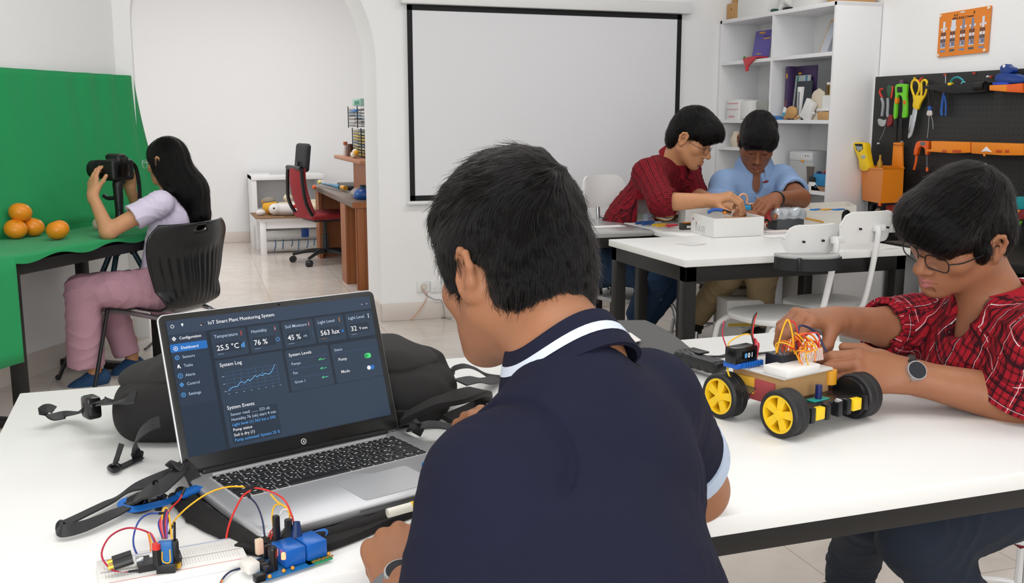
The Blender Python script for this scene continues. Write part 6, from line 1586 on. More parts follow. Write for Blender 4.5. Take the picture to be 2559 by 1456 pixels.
wire('yellow wire hooked over the top of the bundle', W([(405, 1300, 1.315), (408, 1274, 1.325), (416, 1269, 1.33), (422, 1285, 1.325), (427, 1322, 1.30), (432, 1382, 1.27)]), 'yellow', .0013, ends=False)
for i, (c_, x1_) in enumerate((('orange', 376), ('yellow', 381), ('purple', 388), ('red', 393))):
    wire(('orange', 'yellow', 'purple', 'red')[i]+' thin wire dropping from the crimson loop to the board', W([(364, 1327, 1.282), (370+i*3, 1334, 1.283), (x1_, 1364, 1.28), (x1_+1, 1382, 1.275)]), c_, .0009, ends=False)
wire('yellow jumper wire lying past the breadboard to a loose tip', W([(441, 1356, 1.32), (480, 1352, 1.33), (520, 1360, 1.335), (556, 1340, 1.34), (576, 1320, 1.35)]), 'yellow')
wire('red jumper wire lying past the breadboard to a black plug', W([(452, 1356, 1.325), (490, 1360, 1.33), (520, 1362, 1.335), (548, 1360, 1.335)]), 'red', .0014)
wire('red wire running on the table from the black plug to the relay board', W([(556, 1360, 1.335), (590, 1376, 1.325), (612, 1383, 1.315), (634, 1378, 1.305)]), 'red', .0014)
wire('tall red jumper wire arching down in front of the laptop', W([(632, 1222, 1.345), (606, 1240, 1.335), (580, 1290, 1.315), (567, 1335, 1.305), (566, 1368, 1.30)]), 'red', .0014)
wire('navy jumper wire arching from the keyboard to the cream plug', W([(622, 1240, 1.345), (642, 1262, 1.325), (656, 1300, 1.30), (662, 1344, 1.275)]), 'navy')
wire('small yellow loop wire standing on the relay board', W([(684, 1325, 1.29), (680, 1290, 1.30), (686, 1264, 1.31), (702, 1260, 1.31), (722, 1274, 1.30), (722, 1300, 1.295), (710, 1326, 1.285)]), 'yellow', .0011)
wire('second yellow wire joining the loop above the relay board', W([(676, 1234, 1.315), (692, 1252, 1.31), (712, 1266, 1.305), (727, 1288, 1.295)]), 'yellow', .0011, ends=False)
wire('short red twisted wire on the cream plug', W([(672, 1342, 1.285), (676, 1328, 1.29), (684, 1322, 1.29), (680, 1336, 1.285), (676, 1348, 1.28), (682, 1374, 1.27)]), 'red', .0010, ends=False)
wire('grey wire bending over the black upright plug', W([(700, 1286, 1.295), (706, 1274, 1.30), (722, 1274, 1.30), (732, 1290, 1.29)]), 'white', .0011, ends=False)
wire('dark blue wire leaving the front of the relay board', W([(632, 1424, 1.26), (605, 1420, 1.24), (575, 1428, 1.22), (555, 1448, 1.20), (548, 1470, 1.18)]), 'navy', .0013)
wire('orange wire beside the dark blue wire at the front edge', W([(556, 1446, 1.202), (553, 1458, 1.19), (556, 1475, 1.18)]), 'orange', .0011, ends=False)
tp = P(556, 1357, d=1.335); p = thing('plug_cluster', 'black plug cluster lying on the bag edge between the boards', 'plug', tp)
MB().box((0, 0, 0), (.016, .009, .008), .002, R_).build('plug_body', m_hdr, p); MB().ball((.008, -.002, .003), .003, 10, 6).build('white_tip', WIRE['white'], p)
# ------------------------------------------------------------ wheeled robot
ca_, cb_, cc_ = P(1958, 1090, z=.75), P(1838, 1034, z=.75), P(2150, 1044, z=.75)
ax_ = cb_-ca_; ax_.z = 0; Lx_ = ax_.length
# local frame: x across (near wheel to far wheel), y towards the rear wheel
yv = (P(1850, 1030, z=.75)-P(1958, 1088, z=.75)); yv.z = 0; xv = (P(2140, 1040, z=.75)-P(1958, 1088, z=.75)); xv.z = 0
WR = .0425
rx = xv.normalized(); ry = V((-rx.y, rx.x, 0)); th = math.atan2(rx.y, rx.x)
c0 = V((ca_.x, ca_.y, 0))
rob = thing('robot_car', 'four wheeled robot car with yellow wheels, cardboard body and wires', 'robot', (c0.x, c0.y, .75), th)
m_yel = mat('yellow_plastic', 'f3c81c', .38); m_tyre = mat('black_tyre', '1d1d1f', .55); m_card = mat('brown_cardboard', 'b08a5c', .8, var=(20, .12))
YB = yv.dot(ry); XB = yv.dot(rx); XF = xv.length
def wheel(x, y):
    w = .038; n = 40
    M = rotm(0, pi/2, 0)   # lathe axis z -> local x
    prof = [(WR*.80, -w/2), (WR*.93, -w/2), (WR, -w/2+.004), (WR, -.0025), (WR-.0012, -.001), (WR-.0012, .001), (WR, .0025), (WR, w/2-.004), (WR*.93, w/2), (WR*.80, w/2), (WR*.78, w/2-.004), (WR*.78, -w/2+.004), (WR*.80, -w/2)]
    c = (x, y, WR)
    tyre = MB().lathe(prof, n, M, c).build('tyre', m_tyre, rob)
    h = MB().lathe([(WR*.80, -w/2+.001), (WR*.80, w/2-.001), (WR*.70, w/2-.001), (WR*.68, 0), (WR*.70, -w/2+.001), (WR*.80, -w/2+.001)], n, M, c)
    h.lathe([(0, -w/2+.001), (WR*.20, -w/2+.001), (WR*.22, -w/2+.004), (WR*.22, w/2-.004), (0, w/2-.004)], 24, M, c)
    for i in range(5):
        a = 2*pi*i/5+.5; d = V((0, math.cos(a), math.sin(a))); s_ = V((0, -math.sin(a), math.cos(a))); X = V((1, 0, 0)); cc = V(c)
        p = [cc+d*WR*.15+s_*WR*.13, cc+d*WR*.74+s_*WR*.20, cc+d*WR*.74-s_*WR*.20, cc+d*WR*.15-s_*WR*.13]
        q = [v-X*(w/2-.003) for v in p]+[v+X*(w/2-.010) for v in p]
        h.add(q, [(0, 1, 2, 3), (7, 6, 5, 4), (0, 4, 5, 1), (1, 5, 6, 2), (2, 6, 7, 3), (3, 7, 4, 0)])
    h.build('wheel_hub', m_yel, tyre)
wheel(0, 0); wheel(XB*0+.0, YB); wheel(XF, 0); wheel(XF, YB)
bw = XF-.05
MB().box((XF/2, YB/2, .052), (bw, YB+.05, .004), .001).build('lower_deck', mat('dark_acrylic', '201c1a', .25), rob)
MB().box((XF*.5, -.022, .043), (bw*.9, .012, .026), .002).build('bumper', m_bplast, rob)
for x in (XF*.24, XF*.74): MB().box((x, -.026, .042), (.024, .026, .022), .002).build('gear_motor', m_yel, rob)
for x in (XF*.14, XF*.34, XF*.5, XF*.62, XF*.86): MB().box((x, -.031, .042), (.012, .018, .028), .002).build('motor_bracket', m_bplast, rob)
MB().cyl((XF*.5, -.038, .054), (XF*.5, -.030, .054), .006, n=14).build('front_sensor', m_smetal, rob)
mb = MB()
for x in (.018, XF-.018):
    for y in (0, YB): mb.cyl((x, y, WR), (x+(.02 if x < XF/2 else -.02), y, WR), .008, n=12)
mb.build('axle', m_bplast, rob)
B = MB().box((XF*.42, YB*.60, .073), (XF*.62, YB*.86, .040), .002); B.build('cardboard_box', m_card, rob)
MB().box((XF*.42, YB*.62, .096), (XF*.66, YB*.96, .005), .001).build('top_plate', mat('frosted_plastic', 'd9d6d2', .35), rob)
MB().box((.022, YB*.55, .062), (.004, YB*.5, .040), .001).build('red_side_tape', mat('dull_red_tape', 'a8474a', .6), rob)
MB().box((.020, YB*.78, .068), (.006, YB*.30, .030), .001).build('yellow_tape', mat('ochre_tape', 'd3a232', .6), rob)
MB().box((XF*.30, YB*.28, .106), (XF*.44, .055, .015), .002).build('white_breadboard', m_bb, rob)
mod = MB().box((XF*.10, YB*.86, .1045), (.062, .034, .010), .001).build('blue_module', mat('module_blue', '1f5fc0', .35), rob)
MB().box((XF*.07, YB*.84, .1235), (.056, .028, .030), .002).build('display_box', mat('box_black', '121214', .2), mod)
MB().box((XF*.07+.004, YB*.84-.0155, .1235), (.030, .001, .014)).build('display_window', mat('window_black', '07080a', .15), mod)
dg = MB(); dig = []
for i, (s_, m) in enumerate((('8', 0), ('0', 1), ('1', 1))):
    v, f = glyphs(s_, .013); dg.cur = m; dg.add([(XF*.07-.008+i*.008+p.x, YB*.84-.0163, .119+p.y) for p in v], f)
dg.build('digits', [em('digit_blue', '5aa8ff', 1.6), em('digit_white', 'e8f2ff', 1.6)], mod, fix=False)
mb = MB()
for i in range(8): mb.box((XF*.02+i*.0068, YB*.86-.019, .1055), (.004, .006, .010), .0006)
mb.build('pin_row', m_rel, mod)
MB().box((XF*.36, YB*.52, .112), (.046, .040, .030), .003).build('driver_board', mat('driver_dark', '1d1f26', .35), rob)
MB().cyl((XF*.40, -.006, .054), (XF*.40, -.006, .082), .006, n=12).build('blue_capacitor', mat('cap_navy', '17235c', .3), rob); MB().box((XF*.40, -.006, .0555), (.042, .020, .003), .001).build('teal_board', mat('teal_board', '1c8f86', .4), rob)
MB().box((XF*.70, YB*.45, .070), (.050, .060, .032), .010).build('battery_pack', mat('battery_black', '17171a', .35), rob)
MB().cyl((XF*.76, YB*.20, .066), (XF*.76, YB*.20, .092), .013, n=18).build('yellow_servo', mat('amber', 'd7971f', .35), rob)
MB().cyl((.012, YB*1.05, .101), (.020, YB*1.05, .105), .006, n=12).build('red_button', WIRE['red'], rob); MB().cyl((.030, YB*1.02, .101), (.040, YB*1.0, .104), .0055, n=12).build('black_button', m_hdr, rob)
mb = MB()
for i in range(6): mb.tube(spline([(-.006+.001*i, YB*.55+.005*i, .05), (-.012, YB*.5+.006*i, .062), (-.004, YB*.45+.005*i, .074)], 4), .0012, 6)
o = mb.build('ribbed_hose', m_rub, rob)
MB().tube(spline([(.004, YB*.98, .098), (-.006, YB*.93, .094), (-.010, YB*.88, .086), (-.002, YB*.90, .080)], 6), .0016, 8).build('yellow_hook', m_yel, rob)
MB().cyl((XF-.016, 0, WR), (XF-.030, 0, WR), WR*.86, n=28).build('inner_guard', m_bplast, rob)
# wires over the robot, bodily part of it
r3 = np.random.default_rng(12)
def rw(pts, c, r=.0013):
    pts = [(p[0], p[1], p[2]-.015-(max(0, p[2]-.15)*.25)) for p in pts]; MB().tube(spline(pts, 8), r, 7).build(c+'_wire', WIRE[c], rob)
for i in range(11):
    x = XF*(.40+.024*i); y = YB*(.42-.012*i); c = ('orange', 'yellow', 'red', 'orange')[i % 4]; h = .010+.030*r3.random()
    rw([(x, y, .126), (x+.004*r3.normal(), y-.004, .140+h*.5), (x-.012+.008*r3.normal(), y+.006*r3.normal(), .150+h), (x-.030*r3.random(), y+.02, .150+h*.6), (x-.018, y+.016, .128)], c)
for i in range(6):
    a = i*.8; rw([(XF*.44+.018*math.cos(a), YB*.18+.012*math.sin(a), .129), (XF*.42+.022*math.cos(a), YB*.20+.014*math.sin(a), .150), (XF*.44+.020*math.cos(a+1.2), YB*.20+.014*math.sin(a+1.2), .158), (XF*.48, YB*.28, .150+.004*i)], ('orange', 'yellow')[i % 2], .0011)
mb = MB()
for i in range(14): mb.cyl((XF*.38+.0045*i, YB*.22, .113), (XF*.38+.0045*i, YB*.22+.004, .135), .0011, n=6)
mb.build('clear_pins', mat('pale_pins', 'e2d6cc', .3), rob)
rw([(XF*.30, YB*.55, .14), (XF*.34, YB*.5, .20), (XF*.36, YB*.45, .222), (XF*.40, YB*.42, .19), (XF*.42, YB*.40, .145)], 'yellow', .0016)
rw([(XF*.36, YB*.45, .222), (XF*.44, YB*.42, .21), (XF*.48, YB*.40, .17), (XF*.49, YB*.38, .14)], 'red', .0015)
rw([(XF*.50, YB*.45, .14), (XF*.55, YB*.5, .190), (XF*.70, YB*.6, .192), (XF*.85, YB*.55, .170), (XF*.92, YB*.45, .13)], 'navy', .0022)
rw([(XF*.55, YB*.5, .14), (XF*.66, YB*.6, .170), (XF*.80, YB*.55, .165), (XF*.90, YB*.5, .13)], 'orange', .0018)
rw([(XF*.55, YB*.4, .14), (XF*.66, YB*.5, .155), (XF*.80, YB*.5, .150), (XF*.88, YB*.45, .12)], 'red', .0018)
rw([(XF*.02, YB*.90, .125), (XF*-.02, YB*.95, .155), (XF*.05, YB*.92, .172), (XF*.18, YB*.9, .178), (XF*.24, YB*.86, .172)], 'yellow', .0013)
rw([(XF*-.01, YB*.95, .14), (XF*-.06, YB*1.0, .18), (XF*-.05, YB*1.0, .215)], 'crimson', .0012)
rw([(XF*.22, YB*.82, .15), (XF*.20, YB*.85, .185), (XF*.26, YB*.9, .215), (XF*.34, YB*.95, .225)], 'black', .0014)
rw([(XF*.24, YB*.82, .15), (XF*.22, YB*.85, .18), (XF*.28, YB*.9, .212), (XF*.34, YB*.95, .222)], 'red', .0014)
for i in range(5): rw([(XF*(.20+.012*i), YB*.80, .125), (XF*(.20+.014*i), YB*.78, .15), (XF*(.22+.010*i), YB*.80, .168-.003*i), (XF*.24, YB*.86, .160)], ('crimson', 'red', 'pink', 'crimson', 'red')[i], .0012)
# ------------------------------------------------------------ other things on the front table
gg = P(1722, 896, z=.775); ge = P(1812, 922, z=.775); dv = (ge-gg).normalized(); Mg = frame(dv, UP)
t = thing('glue_gun', 'black tool handle lying beside the rear wheel of the robot', 'tool', gg)
S_ = S(); S_.box(dv*.052, (.052, .019, .016), Mg, .012, .006); S_.cap(dv*-.004, dv*.012, .020, .018, .006); S_.cap(-dv*.028, dv*.0, .016, .017, .004)
S_.disp.append(lambda x, y, z: .0015*np.maximum(0, np.sin((x*dv.x+y*dv.y)*260))*(z < -.004)); S_.build('grip', m_bplast, t, .0026, world=False)
MB().box(dv*.010+Mg.col[1]*.012+UP*.018, (.05, .03, .004), .001, Mg).build('label_plate', m_hdr, t)
tube_thing('cable', 'thin black cable running along the far edge of the front table', 'cable', [P(1730, 884, z=.79), P(1760, 889, z=.76), P(1800, 890, z=.754), P(1825, 884, z=.754), P(1855, 886, z=.754), P(1885, 884, z=.754), P(1925, 880, z=.756)], .004, m_bplast, flat=(.010, .003, (0, 0, 1)))
# dark folder with a pale sheet, leaning open behind the boy
f0, f1, f2, f3 = P(1455, 842, z=.757), P(1500, 806, z=.800), P(1612, 808, z=.800), P(1752, 900, z=.757)
t = thing('portfolio_case', 'dark grey flat case with a pale label behind the boy in navy', 'case', V((f0.x, f0.y, .75)))
Q4 = [P(1420, 880, z=.758), P(1450, 806, z=.775), P(1612, 805, z=.775), P(1765, 912, z=.758)]
rows = [[Q4[0].lerp(Q4[1], j/8)+UP*.010*math.sin(pi*j/8), ] and [Q4[0].lerp(Q4[3], i/10).lerp(Q4[1].lerp(Q4[2], i/10), j/8)+UP*.012*math.sin(pi*j/8) for j in range(9)] for i in range(11)]
MB().sheet(rows, .012).build('cover', mat('grey_vinyl', '4c4c4c', .55), t, world=True)
lab = [P(1530, 836, z=.7835), P(1572, 829, z=.7835), P(1602, 850, z=.7835), P(1560, 862, z=.7835)]
MB().sheet([[lab[0], lab[3]], [lab[1], lab[2]]], .002).build('pale_label', mat('pale_paper', 'ece6e2', .6), t, world=True)
el_ = [P(1480+32*math.cos(2*pi*i/24), 818+11*math.sin(2*pi*i/24), z=.7845) for i in range(24)]; c_ = sum(el_, V((0, 0, 0)))/24
MB().add(el_+[c_], [(i, (i+1) % 24, 24) for i in range(24)]).build('white_patch', mat('white_patch', 'f0eeee', .5), t, world=True, fix=False)
# pen caps under the boy's hand
p = P(968, 1282, z=.775); q = P(990, 1300, z=.768)
t = thing('marker_pen', 'yellow and white marker in the fingers of the boy in navy', 'pen', p); dd = (P(1040, 1262, z=.778)-p).normalized()
MB().cyl((0, 0, 0), dd*.035, .0065, n=14).build('white_barrel', mat('white_gloss', 'eae7da', .3), t); MB().cyl(dd*.035, dd*.052, .0072, .006, 14).build('yellow_cap', mat('cap_yellow', 'eec11c', .35), t)
# ------------------------------------------------------------ what stands on the shelf unit
def onshelf(px, py, z, dx=.08): 
    """point on a shelf (height z) straight behind pixel px, dx behind the shelf front"""
    q = P(px, py, x=SX+dx); return V((SX+dx, q.y, z))
def boxthing(name, label, cat, c, size, mt, rz=0, r=.002, group=None, rot=None):
    o = MB().box((0, 0, size[2]/2), size, r).build(name, mt); o.location = c; o.rotation_euler = rot or (0, 0, rz); return tag(o, label, cat, group)
Z1, Z2, Z3, Z35, Z4 = 1.675, 1.285, 1.285, 1.1, .865; ZT_ = 1.957
m_wood = mat('pale_wood', 'c89a62', .6, var=(14, .15)); m_cardb = mat('box_cardboard', 'c69b67', .8); m_wcard = mat('white_card', 'e9e8e6', .7); m_cream = mat('cream_card', 'd9ccb9', .7)
def yspan(p0, p1, x): a = P(p0, 300, x=x).y; b = P(p1, 300, x=x).y; return (a+b)/2, abs(a-b)
# on top of the unit
y, w_ = yspan(1815, 1848, SX+.08); t = thing('wooden_figure', 'small wooden box figure with a round head on top of the shelf unit', 'figure', (SX+.08, y, ZT_))
MB().box((0, 0, .055), (.075, w_*.80, .11), .003).build('body', m_wood, t); MB().cyl((-.02, 0, .135), (.02, 0, .135), .035, n=24).build('head', m_wood, t); MB().box((0, -w_*.48, .095), (.03, .03, .02), .003).build('arm', m_wood, t); MB().cyl((-.0385, .01, .07), (-.039, .01, .07), .007, n=12).build('mark', mat('brown_ink', '7a5430', .7), t)
y, w_ = yspan(1855, 1924, SX+.1); boxthing('carton', 'plain white carton beside the wooden figure on top of the shelf unit', 'box', (SX+.11, y, ZT_), (.16, w_, .16), m_wcard)
y, w_ = yspan(1926, 1980, SX+.1); t = thing('paper_sculpture', 'white folded paper model with a dark foot on top of the shelf unit', 'model', (SX+.10, y, ZT_))
B_ = S(); B_.cap((0, -w_*.3, .03), (.01, w_*.1, .09), .018, .030, .02); B_.cap((0, w_*.3, .02), (.01, w_*.05, .10), .016, .028, .02); B_.ell((0, 0, .12), (.03, .05, .05)); B_.build('folded_body', m_wcard, t, .005, world=False)
MB().box((-.02, -w_*.25, .012), (.07, .05, .022), .006).build('dark_foot', m_hdr, t); MB().box((-.02, w_*.35, .014), (.06, .04, .026), .006).build('green_foot', mat('bottle_green', '234a3a', .5), t)
y, w_ = yspan(1988, 2046, SX+.1); boxthing('carton', 'white carton between the paper model and the brown box, on top of the shelf unit', 'box', (SX+.12, y, ZT_), (.16, w_, .13), m_wcard)
y, w_ = yspan(2072, 2168, SX+.12); boxthing('carton', 'brown cardboard box at the near end on top of the shelf unit', 'box', (SX+.16, 5.06, ZT_), (.22, .15, .12), m_cardb)
# top row
def leaning(name, label, cat, c, w, h, th, mt, lean=.2, yaw=0, parts=None):
    t = thing(name, label, cat, c, rot=(0, 0, yaw)); M = rotm(0, lean, 0)
    o = MB().box(M @ V((0, 0, h/2)), (th, w, h), .0015, M).build('cover', mt, t)
    for nm, y, z, a, b, m in parts or []: MB().box(M @ V((-th/2-.0006, y, z)), (.001, a, b), 0, M).build(nm, m, t)
    return t
y, w_ = yspan(1872, 1919, SX+.14); m_or2 = mat('amber_print', 'e0a23a', .5)
leaning('folder', 'violet folder with yellow marks leaning in the upper far compartment', 'folder', (SX+.13, y, Z1), .20, .200, .006, mat('violet_card', '6a5fae', .5), .16, parts=[('yellow_mark', .02, .185, .07, .012, m_or2), ('yellow_mark', -.05, .145, .08, .008, m_or2), ('yellow_line', .02, .045, .06, .006, m_or2), ('blue_mark', -.04, .158, .07, .008, mat('blue_print', '3a3f8e', .5))])
p = onshelf(1878, 140, Z1, .0); t = thing('plastic_funnel', 'red plastic scoop hanging over the front of a shelf board', 'scoop', (SX-.002, p.y, Z1))
pts = [(-.085, .008), (.10, .014), (.05, -.004), (-.02, -.045), (-.022, -.075), (-.05, -.075), (-.052, -.045)]; Mx = Matrix(((0, 0, -1), (1, 0, 0), (0, 1, 0)))
Mx = Matrix(((0, 0, 1), (-1, 0, 0), (0, 1, 0)))
MB().prism([(a, b) for a, b in pts], .012, Mx, (-.006, 0, 0), .002).box((.04, -.01, .012), (.09, .12, .010), .003).build('scoop_body', mat('red_plastic', 'd03a42', .4), t); MB().ball((-.002, .078, .016), .009, 10, 8).build('green_tip', mat('leaf_green', '5d8a32', .5), t)
p = onshelf(1801, 140, Z1, .02); o = MB().cyl((0, 0, 0), (0, 0, .035), .006, .001, 8).build('golf_tee', mat('peach', 'e8a878', .5)); o.location = p; tag(o, 'tiny peach coloured peg at the far end of the upper shelf board', 'peg')
y, w_ = yspan(2010, 2076, SX+.16); leaning('picture_frame', 'picture with a pale orange frame leaning in the upper near compartment', 'picture', (SX+.10, 5.13, Z1), .26, .215, .008, mat('peach_frame', 'e0a868', .5), .36, parts=[('grey_print', 0, .105, .24, .195, mat('print_grey', 'c3c8d2', .6)), ('white_sheet', -.03, .085, .16, .15, mat('print_white', 'dfe1e8', .6)), ('orange_dot', .0, .165, .025, .012, m_or2)])
# middle row
y, w_ = yspan(1828, 1857, SX+.06); t = boxthing('carton', 'white carton with pink stripes in the middle far compartment', 'box', (SX+.08, y, Z2), (.12, w_, .135), m_wcard)
mb = MB(); mb.box((-.0605, 0, .108), (.001, w_*.96, .008)).box((-.0605, 0, .068), (.001, w_*.96, .006)).box((-.0605, .01, .02), (.001, w_*.5, .012)); mb.build('pink_stripe', mat('pink_print', 'd9a0a8', .6), t)
y, w_ = yspan(1858, 1884, SX+.06); boxthing('carton', 'plain white rounded carton next to the pink striped one', 'box', (SX+.09, y, Z2), (.12, w_, .13), m_wcard, r=.02)
y, w_ = yspan(1886, 1916, SX+.06); t = boxthing('carton', 'cream box with a grey window in the middle far compartment', 'box', (SX+.08, y, Z2), (.12, w_, .055), m_cream, r=.01); MB().box((.02, 0, .09), (.07, w_*.95, .065), .003).build('grey_window', mat('window_grey', 'a3a59f', .4), t)
def book(label, px0, px1, h, th, mt, dx, depth=.20, lean=0, spine=None):
    y, w_ = yspan(px0, px1, SX+dx); t = thing('book', label, 'book', (SX+dx, y, Z3), rot=(lean, 0, 0))
    MB().box((depth/2, 0, h/2), (depth, th, h), .0015).build('cover', mt, t); MB().box((depth/2+.003, 0, h/2), (depth-.004, th*.8, h-.008)).build('pages', mat('page_white', 'e6e2da', .8), t)
    for z, m in spine or []: MB().box((-.0006, 0, z), (.001, th*.6, .02)).build('spine_label', m, t)
    return t
m_pur = mat('dark_purple', '43315a', .5)
y = 5.36
t = thing('binder', 'tall dark purple binder in the middle near compartment', 'binder', (SX+.05, 5.50, Z3), rot=(0, 0, 0)); MB().box((.02, 0, .165), (.05, .035, .33), .002).build('spine', m_pur, t); MB().box((.06, -.11, .165), (.008, .22, .33), .001).build('cover', m_pur, t)
MB().box((.0555, -.05, .285), (.001, .03, .012)).box((-.0055, 0, .27), (.001, .012, .03)).build('gold_print', m_or2, t); MB().box((-.0055, 0, .07), (.001, .02, .10)).build('spine_picture', mat('spine_picture', '7a4a4a', .5), t)
for lb, yy, h, m, w2, dx in (('grey green folder with coloured tabs in front of the purple binder', 5.38, .272, mat('grey_green', 'a8b0ac', .5), .15, .062), ('dark slate folder standing in front of the grey green one', 5.34, .235, mat('slate', '2c3138', .5), .16, .050)):
    t = thing('folder', lb, 'folder', (SX+dx, yy, Z3), rot=(0, .08, 0)); MB().box((0, 0, h/2), (.008, w2, h), .001).build('cover', m, t)
    if 'tabs' in lb:
        for q, c_ in ((.05, 'teal_tab:1f7f74'), (-.04, 'blue_tab:2a78a0')): n_, hx = c_.split(':'); MB().box((-.005, q, h-.02), (.002, .016, .034)).build('coloured_tab', mat(n_, hx, .5), t)
t = thing('magazine_file', 'white and grey magazine file among the folders', 'magazine file', (SX+.04, 5.355, Z3)); MB().box((.05, 0, .10), (.10, .040, .20), .002).build('case', m_wcard, t); MB().box((-.001, 0, .10), (.002, .018, .14)).build('grey_label', mat('label_grey', '8b8f95', .5), t)
t = thing('cardboard_piece', 'beige cardboard cut-out with slots leaning on the folders', 'cardboard', (SX+.045, 5.20, Z3), rot=(0, .15, 0))
pl = [(-.075, 0), (.075, 0), (.075, .12), (.05, .17), (0, .19), (-.06, .165), (-.08, .08)]; MB().prism(pl, .004, Matrix(((0, 0, 1), (1, 0, 0), (0, 1, 0))), None, .0005).build('panel', m_cream, t)
mb = MB(); [mb.box((-.0025, -.045+.02*i, .055-.006*i), (.001, .006, .018)) for i in range(5)]; mb.build('slots', mat('slot_dark', '55493a', .8), t)
t = thing('ribbed_pad', 'white ribbed block leaning in front of the beige cardboard', 'block', (SX+.02, 5.26, Z3), rot=(.42, .1, 0)); mb = MB(); [mb.box((0, -.04+.0125*i, .065), (.03, .011, .12), .003) for i in range(7)]; mb.build('ribs', m_wcard, t)
t = thing('wooden_mug', 'wooden lattice mug with a white rim standing on a white carton', 'mug', (SX+.09, 5.075, Z3+.145)); MB().cyl((0, 0, 0), (0, 0, .062), .045, n=24).build('mug_body', mat('olive_wood', '9c7a3a', .6), t); MB().lathe([(.040, .060), (.046, .060), (.047, .074), (.040, .074), (.040, .060)], 24).build('rim', m_wcard, t); MB().tube(spline([(0, -.044, .05), (0, -.075, .045), (0, -.075, .015), (0, -.044, .010)], 6), .006, 8).build('handle', m_wood, t)
mb = MB(); [mb.box((-.0445*math.cos(a), -.0445*math.sin(a), .03), (.004, .012, .05)) for a in (-.6, 0, .6)]; mb.build('lattice_windows', mat('dark_brown', '4a3418', .7), t)
boxthing('carton', 'white carton under the wooden mug', 'box', (SX+.11, 5.07, Z3), (.13, .12, .144), m_wcard)
t = thing('cardboard_block', 'tan cardboard block with a white lid at the near end of the middle shelf', 'block', (SX+.035, 5.06, Z3)); MB().box((0, 0, .024), (.06, .105, .046), .003).build('block', m_cardb, t); MB().box((0, .01, .058), (.06, .12, .016), .006).build('white_lid', m_wcard, t)
t = thing('blue_tray', 'flat blue piece at the front of the middle shelf', 'tray', (SX+.04, 5.545, Z3), rot=(.15, 0, 0)); MB().box((0, 0, .010), (.07, .12, .014), .004).build('tray', mat('bright_blue', '2372b8', .4), t)
t = thing('wooden_bird', 'brown and white wooden bird model on the middle shelf', 'model', (SX+.03, 5.43, Z3)); B_ = S(); B_.ell((0, -.02, .045), (.022, .055, .040)); B_.cap((0, .03, .02), (0, .055, .005), .018, .008, .02); B_.build('bird_body', m_wood, t, .004, world=False, cuts=[(V((0, 0, 0)), (0, 0, -1))]); MB().box((-.020, .03, .05), (.006, .03, .055), .002, rotm(.4, 0, 0)).build('white_wing', m_wcard, t); MB().box((-.024, .03, .035), (.004, .026, .02), .001).build('blue_band', mat('sky_band', '4a9cc4', .5), t)
mb = thing('wooden_sticks', 'bundle of pale wooden sticks lying on the middle shelf', 'sticks', (SX+.02, 5.27, Z3)); MB().tube([(0, .09, .006), (.0, -.06, .045)], .007, 8).build('stick', m_wood, mb); MB().tube([(.015, .05, .02), (.01, -.09, .04)], .008, 8).build('white_stick', m_wcard, mb)
# lower rows
y, w_ = yspan(1825, 1842, SX+.03); t = thing('jug', 'small cream jug on the half shelf behind the boy in blue', 'jug', (SX+.05, 6.06, Z35)); MB().lathe([(0, 0), (.035, .0), (.045, .02), (.045, .06), (.030, .09), (.028, .105), (.024, .105), (.026, .088), (0, .08)], 24).build('jug_body', m_cream, t)
leaning('frame', 'thin dark framed sheet leaning behind the cream jug', 'frame', (SX+.14, 6.02, Z35), .12, .17, .006, mat('frame_grey', '77797c', .5), .15, parts=[('sheet', 0, .085, .105, .15, mat('sheet_white', 'e4e5e8', .6))])
t = thing('machine', 'grey white machine panel with a yellow mark on the lower shelf', 'machine', (SX+.10, 5.36, Z4)); MB().box((.06, 0, .115), (.16, .24, .23), .004).build('housing', mat('machine_grey', 'b9babb', .4), t); MB().box((-.021, .0, .195), (.003, .235, .05), .001).build('white_panel', mat('panel_white', 'd6d7d8', .4), t); MB().box((-.0235, -.02, .168), (.002, .03, .014), .002).build('yellow_mark', m_or2, t)
mb = MB(); [mb.cyl((-.0232, y_, .20), (-.0245, y_, .20), .004, n=10) for y_ in (-.05, -.075)]; mb.build('button', m_hdr, t)
t = thing('wedge', 'dark smoked wedge standing beside the grey machine', 'wedge', (SX+.04, 5.22, Z4)); MB().prism([(0, 0), (.03, 0), (.055, .14), (-.02, .14)], .006, Matrix(((0, 0, 1), (-1, 0, 0), (0, 1, 0))), None, .001).build('plate', mat('smoked_brown', '5a5048', .3), t)
t = thing('bin', 'blue plastic bin with a red hook on the lower shelf', 'bin', (SX+.06, 5.075, Z4+.03)); MB().box((0, 0, .035), (.09, .13, .07), .004).build('bin_body', mat('cyan_blue', '1f7eb0', .4), t); MB().box((0, .075, .03), (.03, .05, .10), .004, rotm(.6, 0, 0)).build('navy_handle', mat('navy_plastic', '1c2c58', .4), t); MB().tube(spline([(0, .02, .07), (0, .01, .085), (0, -.01, .09)], 5), .005, 8).build('red_hook', mat('red_plastic', 'd03a42', .4), t)
t = thing('marker', 'blue and pink glue stick standing behind the blue bin', 'glue stick', (SX+.12, 5.04, Z4)); MB().cyl((0, 0, 0), (0, 0, .10), .016, n=18).build('pink_barrel', mat('pink_label', 'b8668a', .5), t); MB().cyl((0, 0, .10), (0, 0, .145), .017, n=18).build('blue_cap', mat('cyan_blue', '1f7eb0', .4), t)
